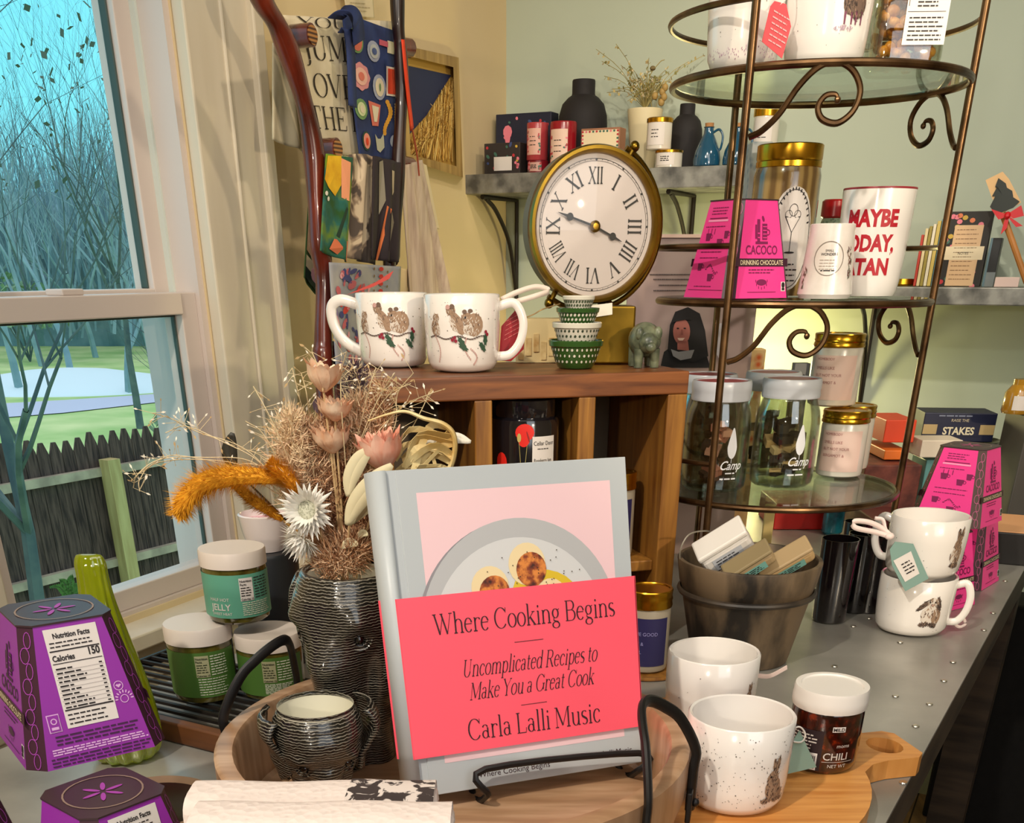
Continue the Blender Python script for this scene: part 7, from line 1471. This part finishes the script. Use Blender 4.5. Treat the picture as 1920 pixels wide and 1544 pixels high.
for (u, lab) in ((1330, 'round-bellied blue glass bottle with cork, left of the rack post'), (1386, 'round-bellied blue glass bottle with cork, behind the rack post')):
    t, r, h = sround('blue_bottle', lab, 'bottle', u, 52, 240, .145, [(0, 0), (.85, 0), (.98, .05), (1, .18), (.9, .42), (.6, .68), (.36, .85), (.34, 1.0), (.4, 1.02), (0, 1.02)], m_blu, part='bottle_glass')
    g = G(); g.lathe([(0, h*1.02), (r*.3, h*1.0), (r*.32, h*1.12), (0, h*1.12)], M('#A87848', .8), 16); g.obj('cork', t)
    g = G(); g.tube(smooth_path([Vector((r*.32, 0, h*.88)), Vector((r*.75, 0, h*.95)), Vector((r*1.05, 0, h*.78)), Vector((r*.98, 0, h*.5)), Vector((r*.82, 0, h*.42))], 5), .0022, m_blu, 8); g.obj('handle', t)
# right shelf
def note(t, w_, d, h):
    g = G(); f = flat((0, -d/2-.0008, 0), (1, 0, 0), (0, 0, 1)); f2 = flat((0, -d/2-.0014, 0), (1, 0, 0), (0, 0, 1)); R = random.Random(4)
    for _ in range(26): g.ell(R.uniform(-w_*.48, w_*.48), R.uniform(0, h), .005, .004, f, R.choice([m_fl2, m_fl3, m_fl1, m_gr, M('#D8784A', .5)]), 8)
    g.rect(-w_*.28, .001, w_*.34, h*.82, f2, M('#D8B48A', .5)); f3 = flat((0, -d/2-.0018, 0), (1, 0, 0), (0, 0, 1)); g.lines(-w_*.22, w_*.28, h*.76, h*.1, 12, .0012, f3, M('#8E6A4A', .5)); g.rect(-w_*.48, h*.36, w_*.44, h*.54, f3, M('#E2D2B0', .5)); g.text('NOTES', 0, h*.43, .006, flat((0, -d/2-.0022, 0), (1, 0, 0), (0, 0, 1)), m_ink); g.obj('paper_slips', t, sm=0)
sbox('notepad_set', 'dark floral notepad set with tan slips and a cream band on the right shelf', 'notepad', 1795, 1884, 396, .15, .02, M('#26221E', .6), z=SZ2, front=note)
for k, (u0, u1, vt, cc, lab) in enumerate([(1752, 1757, 440, '#B83A2A', 'thin red book standing first on the right shelf'), (1758, 1764, 428, '#D8C89A', 'thin cream book second on the right shelf'), (1765, 1771, 424, '#9A8A3E', 'thin olive book third on the right shelf'), (1772, 1778, 420, '#E0D8C0', 'thin white book fourth on the right shelf'), (1779, 1786, 414, '#C9B25E', 'thin gold book fifth on the right shelf'), (1787, 1793, 410, '#5E8AA0', 'thin blue book last before the notepad set')]):
    sbox('slim_book', lab, 'book', u0, u1, vt, .15, .1, M(cc, .5), z=SZ2)
sbox('black_candle_box', 'black and grey striped box beside the notepad set on the right shelf', 'box', 1888, 1910, 446, .15, .04, M('#14181A', .4), z=SZ2, front=lambda t, w_, d, h: (lambda g: (g.rect(-w_*.5, 0, w_*.5, h*.3, flat((0, -d/2-.0008, 0), (1, 0, 0), (0, 0, 1)), M('#7A8284', .5)), g.rect(-w_*.5, 0, -w_*.3, h, flat((0, -d/2-.0012, 0), (1, 0, 0), (0, 0, 1)), M('#5E7A84', .5)), g.obj('stripes', t, sm=0)))(G()))
sbox('white_sign', 'small pinkish white card with red letters at the right edge of the right shelf', 'card', 1912, 1960, 520, .192, .006, M('#E2C8C0', .5), z=SZ2)
g = G(); p = gs_at(1694, 528, .12); g.lathe([(0, 0), (.02, 0), (.022, .003), (.02, .012), (0, .012)], m_gold, 32); o = g.obj('gold_dish'); o.location = (p.x, p.y, SZ2); tag(o, 'small shiny gold dish on the right shelf behind the tall mug', 'dish')
# tree tag on a wooden spoon with red bow
st = thing('spoon_with_tag', 'wooden spoon with a black fir-tree card and red bow, on the right shelf', 'spoon', gs_at(1915, 530, .185)); g = G(); a, b = gs_at(1862, 350, .185), gs_at(1925, 530, .185)
g.tube([a, a.lerp(b, .5), b], .0055, M('#B87A3A', .5), 10); g.obj('spoon', st, world=True)
def wq(g, pts, off, m): P = [gs_at(u, v, off) for u, v in pts]; cc = sum(P, Vector())/len(P); g.add([cc]+P, [(0, 1+i, 1+(i+1) % len(P)) for i in range(len(P))], m)
g = G(); wq(g, [(1848, 338), (1880, 322), (1892, 336), (1915, 380), (1880, 400), (1860, 372)], .191, M('#D8B07A', .5)); g.obj('card', st, world=True, sm=0, solid=.001)
g = G(); wq(g, [(1872, 334), (1866, 350), (1870, 350), (1860, 368), (1866, 368), (1856, 388), (1868, 402), (1900, 390), (1912, 378), (1900, 370), (1898, 358), (1888, 352), (1886, 344)], .194, M('#16201A', .5)); g.obj('fir_tree_print', st, world=True, sm=0)
g = G(); 
for pts in ([(1888, 402), (1858, 392), (1872, 412), (1884, 408)], [(1888, 402), (1915, 385), (1920, 405), (1900, 410)], [(1886, 404), (1876, 440), (1888, 428), (1892, 408)], [(1890, 404), (1918, 424), (1905, 426), (1892, 410)]): wq(g, pts, .199, M('#C81420', .4))
g.ball(gs_at(1889, 404, .199), .006, M('#C81420', .4), 8); g.obj('red_bow', st, world=True, sm=0, solid=.0015)
# ================================================================== branch ladder with hanging cloths by the window wall
LO = .178
def LP(u, v, o=LO): return PL(u, v, C0+GD*o, GD)
m_branch = two('polished_branch', '#3E120A', '#7A2A16', scale=10, stretch=(3, 3, 1), rough=.25, lo=.3, hi=.7, coat=.6)
m_branch2 = two('dark_branch', '#140806', '#34140C', scale=10, rough=.35, coat=.3)
m_cut = two('cut_branch_end', '#4A2A14', '#A8743E', 'wave', scale=60, rough=.5)
lad = thing('branch_ladder', 'rustic ladder of polished crooked red-brown branches leaning by the window, cloths over its rungs', 'ladder', (LP(620, 700).x, LP(620, 700).y, FLOOR))
P = [LP(470, -60), LP(492, 0), LP(520, 48), LP(545, 110), LP(572, 200), LP(588, 285), LP(592, 370), LP(598, 450), LP(607, 520), LP(606, 640), LP(612, 760)]; foot = P[-1]*1.0; foot.z = FLOOR; P.append(foot*.6+P[-1]*.4); foot2 = foot.copy(); foot2.z = FLOOR; P.append(foot2)
g = G(); q = smooth_path(P, 8); g.tube(q, [.0145*(1+.12*math.sin(i*.35)) for i in range(len(q))], m_branch, 14); g.obj('rail', lad, world=True)
P = [LP(744, -60), LP(746, 40), LP(751, 100), LP(753, 180), LP(748, 280), LP(744, 380), LP(738, 480), LP(734, 600)]; foot = P[-1].copy(); foot.z = FLOOR; P.append(foot)
g = G(); q = smooth_path(P, 8); g.tube(q, [.0108*(1+.10*math.sin(i*.4)) for i in range(len(q))], m_branch2, 14); g.obj('rail', lad, world=True)
for (u0, v0, u1, v1) in ((538, 72, 768, 90), (588, 283, 770, 312), (604, 516, 766, 524), (606, 760, 770, 745)):
    a, b = LP(u0, v0, .130), LP(u1, v1, .130); d = (b-a).normalized(); a = a-d*.012; g = G(); g.tube([a, a.lerp(b, .5)+Vector((0, 0, .004)), b], .0135, m_branch, 12); rg = g.obj('rung', lad, world=True)
    g = G(); g.tube([a-d*.0015+GD*.006, a+GD*.052], .0140, m_branch, 14); g.tube([a+GD*.0515, a+GD*.054], .0115, m_cut, 14); g.obj('knot', rg, world=False)
    rgk = rg.children[0]; rgk.parent = lad; rgk.location = -Vector(lad.location)
def cloth(name, label, cat, quad, off, m, folds=3, amp=.006, nu=24, nv=30, deco=None, sag=0, group=None, th_=.0018):
    """quad TL TR BR BL in photo pixels on the plane `off` from the window wall"""
    Q = [LP(u, v, off) for u, v in quad]
    t = thing(name, label, cat, (Q[0]+Q[1])/2, 0, group)
    def f(u, v, o=0):
        p = (Q[0]*(1-u)+Q[1]*u)*(1-v)+(Q[3]*(1-u)+Q[2]*u)*v
        d = amp*math.sin(u*PI*2*folds+v*1.1)*(.35+.65*v)+amp*.5*math.sin(u*PI*folds*3.3+2)*v
        return p+GD*(d+o)+Vector((0, 0, sag*math.sin(PI*u)*(1-v)))
    g = G(); g.grid(lambda u, v: f(u, 1-v), nu, nv, m); g.obj('fabric', t, world=True, solid=th_, sm=80)
    if deco:
        g = G(); deco(g, lambda u, v: f(u, 1-v, .0016)); g.obj('printed_pattern', t, world=True, sm=0)
    return t, f
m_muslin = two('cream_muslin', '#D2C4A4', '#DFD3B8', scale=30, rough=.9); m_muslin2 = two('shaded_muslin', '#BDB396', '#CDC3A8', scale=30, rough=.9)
m_btxt = M('#2B2118', .8)
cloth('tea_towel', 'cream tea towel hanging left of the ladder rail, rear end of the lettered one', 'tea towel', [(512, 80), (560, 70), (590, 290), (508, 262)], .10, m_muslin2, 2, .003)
def jump(g, f):
    for tx, y, x in (('YOU', .925, .10), ('JUMP', .70, .09), ('OVER', .43, .12), ('THE LA', .19, .02)):
        vs, fs = serif_text(tx, 1, 'LEFT'); g.add([f(x+a*.215, y+b*(.10 if tx == 'YOU' else .24)) for a, b in vs], fs, m_btxt)
cloth('tea_towel', 'cream tea towel with large black serif words JUMP OVER, behind the navy patterned cloth', 'tea towel', [(530, 28), (735, 40), (735, 300), (590, 285)], .148, m_muslin, 1.2, .003, deco=jump)
m_nvc = two('navy_cotton', '#1E2A52', '#27386A', scale=30, rough=.85)
def fruit(g, f):
    def e(x, y, rx, ry, m, n=16, sc=0): g.poly([(x+rx*(1+sc*math.cos(8*2*PI*i/n))*math.cos(2*PI*i/n), y+ry*(1+sc*math.cos(8*2*PI*i/n))*math.sin(2*PI*i/n)) for i in range(n)], f, m)
    o = [0]
    salmon, pink, red, grn, cream, gold, grey, lil = M('#D0705E', .8), M('#CF8A8E', .8), M('#D8401E', .8), M('#6A8E5A', .8), M('#D8CDB0', .8), M('#D0962E', .8), M('#8A8E92', .8), M('#9AA0B4', .8)
    def f2(x, y): return f(x, y)+GD*.0008
    def f3(x, y): return f(x, y)+GD*.0016
    def e2(x, y, rx, ry, m, ff=f2, n=16): g.poly([(x+rx*math.cos(2*PI*i/n), y+ry*math.sin(2*PI*i/n)) for i in range(n)], ff, m)
    e(.17, .84, .13, .085, grn); e2(.17, .84, .10, .07, salmon); e2(.17, .85, .02, .02, m_btxt, f3)
    e(.50, .80, .13, .075, lil); e2(.50, .80, .09, .05, M('#B0B4B4', .8)); e2(.50, .80, .05, .025, M('#4A5A88', .8), f3)
    e(.20, .60, .19, .095, pink, 32, .06); e2(.20, .60, .13, .062, M('#E2B0A0', .8)); e2(.20, .60, .06, .03, salmon, f3)
    e(.60, .55, .15, .095, lil); e2(.60, .55, .10, .068, cream); e2(.60, .55, .02, .03, grn, f3)
    g.rect(.76, .50, 1.0, .72, f, M('#E0D0C0', .8)); g.rect(.785, .515, 1.0, .705, f2, red)
    e(.15, .37, .15, .075, grn); e2(.15, .37, .10, .05, M('#C8D0A0', .8)); e2(.15, .37, .05, .028, cream, f3)
    g.poly([(.33, .44), (.62, .42), (.55, .26), (.40, .26)], f, salmon); g.poly([(.40, .41), (.57, .40), (.51, .29), (.44, .29)], f2, cream)
    for k in range(12): a = k/11; e2(.78+.07*math.sin(a*5), .45-.24*a, .045, .018, gold, f)
    for k in range(8): a = k/7; e2(.96, .44-.14*a, .035, .012, M('#C0A070', .8), f)
    e(.22, .145, .13, .07, M('#2A4A3A', .8)); e2(.22, .145, .10, .058, M('#E0907E', .8)); e2(.22, .14, .04, .03, red, f3)
    g.poly([(.46, .20), (.52, .165), (.60, .165), (.68, .21), (.70, .10), (.58, .06), (.50, .08)], f, M('#B8B89E', .8)); e(.92, .15, .08, .05, lil); g.rect(.62, .86, .80, .90, f, M('#C05A6A', .8)); g.rect(.78, .82, .92, .91, f, cream)
cloth('patterned_tea_towel', 'navy tea towel printed with colourful cups, fruit and a red toaster', 'tea towel', [(642, 24), (748, 60), (742, 300), (672, 302)], .159, m_nvc, 1.0, .003, deco=fruit)
g = G(); nb = thing('patterned_tea_towel', 'bunched navy fold over the top rung, left edge of the patterned cloth', 'tea towel', LP(640, 40, .19)); 
ribbon(g, smooth_path([LP(628, 34, .17), LP(642, 24, .185), LP(656, 28, .19), LP(670, 44, .19), LP(674, 80, .185)], 4), .03, m_nvc, up=WD); ribbon(g, smooth_path([LP(644, 60, .17), LP(652, 56, .18), LP(658, 90, .18), LP(662, 200, .18)], 4), .022, m_nvc, up=WD); g.obj('fabric', nb, world=True, solid=.0015)
g = G(); oc = thing('hanging_cord', 'bright orange-red cord looped down beside the framed straw picture', 'cord', LP(755, 90, .197)); ribbon(g, [LP(756, 74, .197), LP(761, 130, .197), LP(767, 190, .19), LP(773, 243, .18)], .010, M('#D83A12', .6), up=WD); g.obj('cord_band', oc, world=True, solid=.001, sm=60)
g = G(); g.tube(smooth_path([LP(773, 243, .18), LP(782, 290, .18), LP(786, 330, .18)], 4), .0016, M('#8A3A1E', .6), 6); g.obj('cord_tail', oc, world=True)
# paper label at the top
cloth('paper_note', 'pale printed paper note pinned at the top of the wall above the ladder', 'paper note', [(640, -40), (697, -40), (702, 34), (650, 28)], .02, M('#D6C8A8', .7), .2, .0005, th_=.0006, deco=lambda g, f: g.lines(.15, .85, .35, .15, 3, .02, f, M('#A89878', .7)))
# second rung cloths
m_yel = two('lemon_print', '#D8A00E', '#EEC022', scale=40, rough=.85); m_lgr = two('leaf_print', '#24501E', '#6E8A12', scale=16, rough=.85, lo=.4, hi=.6, c3='#1E6058')
def lem(g, f):
    g.poly([(.02, .98), (.55, 1.0), (.60, .72), (.42, .60), (.12, .66), (-.02, .74)], f, m_yel); g.poly([(.55, .98), (.86, .95), (.84, .58), (.62, .60)], f, M('#E89A70', .8)); 
    for (x, y) in ((.06, .60), (.14, .55)): g.ell(x, y, .05, .025, f, M('#DCD6C8', .8), 8)
    g.poly([(.55, .22), (.75, .52), (.80, .5), (.62, .2)], f, M('#14301E', .8)); g.poly([(.35, .06), (.50, .18), (.95, .2), (.9, .0)], f, M('#C86A44', .8))
cloth('lemon_cloth', 'green leafy cloth with big yellow lemon, over the middle rung', 'cloth', [(612, 288), (662, 296), (655, 492), (596, 470)], .20, m_lgr, 1.5, .004, deco=lem)
cloth('green_cloth', 'dark green cloth with a pale stripe hanging behind the left ladder rail', 'cloth', [(584, 300), (602, 310), (600, 560), (567, 520)], .105, M('#2E4A1E', .85), 1, .003, deco=lambda g, f: (g.rect(0, .10, 1, .20, f, M('#C8BCA0', .8)), g.rect(0, -.0, 1, .10, f, M('#0E2A20', .8)), g.rect(.0, .24, .35, .6, f, M('#C8A090', .8))))
m_gpr = two('grey_floral_print', '#5A4E46', '#D8C4A6', 'noise', scale=13, rough=.85, lo=.47, hi=.53, dist=1.2, detail=3, c3='#A08A74')
cloth('floral_cloth', 'cream cloth with grey-brown leaf print over the middle rung', 'cloth', [(655, 290), (715, 300), (706, 498), (636, 478)], .185, m_gpr, 2.5, .006, sag=.004)
def dark(g, f): g.poly([(.28, .0), (.36, .0), (.62, .52), (.50, .55)], f, M('#C86A3A', .8)); g.poly([(.15, .95), (.35, .98), (.48, .6), (.30, .45)], f, M('#8E8678', .8)); g.poly([(.6, .9), (.75, .9), (.8, .7), (.7, .66)], f, M('#B8A890', .8)); g.poly([(.62, .5), (.85, .4), (.75, .05), (.55, .1)], f, M('#7A7066', .8))
cloth('dark_cloth', 'dark plum cloth with grey and orange leaves beside the right ladder rail', 'cloth', [(700, 292), (752, 305), (745, 492), (690, 486)], .20, M('#2A2024', .85), 2, .006, deco=dark)
m_sheer = two('sheer_mauve', '#B09A88', '#CDBBA4', scale=20, stretch=(6, 6, .5), rough=.9)
cloth('sheer_scarf', 'long sheer mauve-grey scarf hanging right of the ladder down behind the mugs', 'scarf', [(752, 312), (792, 300), (838, 560), (760, 560)], .15, m_sheer, 3, .009, nv=40)
cloth('sheer_scarf', 'narrow cream scarf falling beside the sheer mauve one', 'scarf', [(784, 300), (800, 310), (822, 430), (800, 430)], .12, M('#D8C8A4', .9), 1, .003)
# third rung cloth
def fl3(g, f):
    R = random.Random(8); cols = [M('#B85A62', .8), M('#D89AA0', .8), M('#3A3E72', .8), M('#7A6A90', .8), M('#C83A30', .8)]
    for _ in range(70):
        x, y = R.uniform(.03, .55), R.uniform(.02, .95); g.ell(x, y, R.uniform(.02, .07), R.uniform(.01, .035), f, R.choice(cols), 9, R.uniform(0, 3))
    for k in range(16):
        y = .97-k*.06; g.ell(.70, y, .035, .018, lambda a, b: f(a, b)+GD*.0006, M('#C02A22', .8), 8); g.ell(.80, y-.02, .012, .012, f, M('#6A5A3A', .8), 6); g.ell(.60, y, .012, .012, f, M('#7A5A3A', .8), 6)
m_sky3 = two('blue_grey_print', '#8C8E98', '#A8A49E', scale=20, rough=.85)
cloth('floral_runner', 'blue-grey runner with pink flowers and a red beaded border over the lowest rung', 'runner', [(618, 492), (752, 500), (742, 720), (628, 720)], .205, m_sky3, 1, .004, deco=fl3, nv=40)
cloth('cream_cloth', 'plain cream cloth end right of the floral runner', 'cloth', [(722, 498), (764, 505), (762, 600), (724, 600)], .155, M('#DCC498', .85), 1, .002)
cloth('striped_cloth', 'dark patterned cloth hanging below between ladder foot and crate', 'cloth', [(612, 640), (700, 640), (694, 840), (622, 840)], .17, two('dark_floral', '#1E2040', '#7A3238', 'noise', scale=22, rough=.85, lo=.45, hi=.55, c3='#8E8494'), 2, .006)
# framed straw picture on the wall
fr = thing('framed_art', 'wooden framed picture of golden straw stalks against navy, on the cream wall', 'picture', WW(.33, 1.45, .01))
def wp_(u, v, o): return LP(u, v, o)
O_ = [(752, 84), (860, 108), (868, 333), (762, 300)]; I_ = [(762, 104), (850, 126), (856, 312), (770, 290)]; m_fr = two('pale_oak_frame', '#8A6E3E', '#B2945A', scale=9, stretch=(6, 6, .6), rough=.5)
def band(g, A, Bq, o0, o1, m):
    for i in range(4):
        j = (i+1) % 4; g.add([wp_(*A[i], o0), wp_(*A[j], o0), wp_(*Bq[j], o0), wp_(*Bq[i], o0)]+[wp_(*A[i], o1), wp_(*A[j], o1), wp_(*Bq[j], o1), wp_(*Bq[i], o1)], [(0, 1, 2, 3), (4, 5, 6, 7), (0, 1, 5, 4), (2, 3, 7, 6)], m)
g = G(); band(g, O_, I_, .002, .022, m_fr); g.obj('frame', fr, world=True, sm=0)
g = G(); g.add([wp_(u, v, .006) for u, v in I_], [(0, 1, 2, 3)], M('#C09A4A', .7)); g.obj('backing', fr, world=True, sm=0)
g = G(); N_ = [(764, 123), (846, 141), (800, 216), (768, 252)]; g.add([wp_(u, v, .008) for u, v in N_], [(0, 1, 2, 3)], M('#20284C', .6)); g.obj('navy_panel', fr, world=True, sm=0)
R = random.Random(9); g = G(); ms = [M('#C49A4A', .7), M('#A87A2E', .7), M('#DDBE74', .7), M('#7E5A22', .7)]
for _ in range(190):
    t = R.random(); a = (764+R.uniform(0, 84), 286+R.uniform(-8, 18)); k = (a[0]-764)/84; top = 262-k*122+R.uniform(-6, 22); b = (a[0]+R.uniform(4, 26)*(1-k*.6), top); b = (min(b[0], 852), b[1]); m_ = ((a[0]+b[0])/2+R.uniform(-5, 5), (a[1]+b[1])/2)
    g.tube([wp_(*a, .010), wp_(*m_, .013+.004*R.random()), wp_(*b, .012)], .0010, R.choice(ms), 3)
    for _ in range(3): q = R.uniform(.3, 1); c_ = (a[0]+(b[0]-a[0])*q+R.uniform(-3, 3), a[1]+(b[1]-a[1])*q); p = wp_(*c_, .016); d = Vector((R.uniform(-1, 1), 0, R.uniform(-.5, 1)))*.007; g.add([p, p+d*.5+WD*.0018, p+d, p+d*.5-WD*.0018], [(0, 1, 2, 3)], R.choice(ms))
g.obj('straw_stalks', fr, world=True, sm=0)['kind'] = 'stuff'
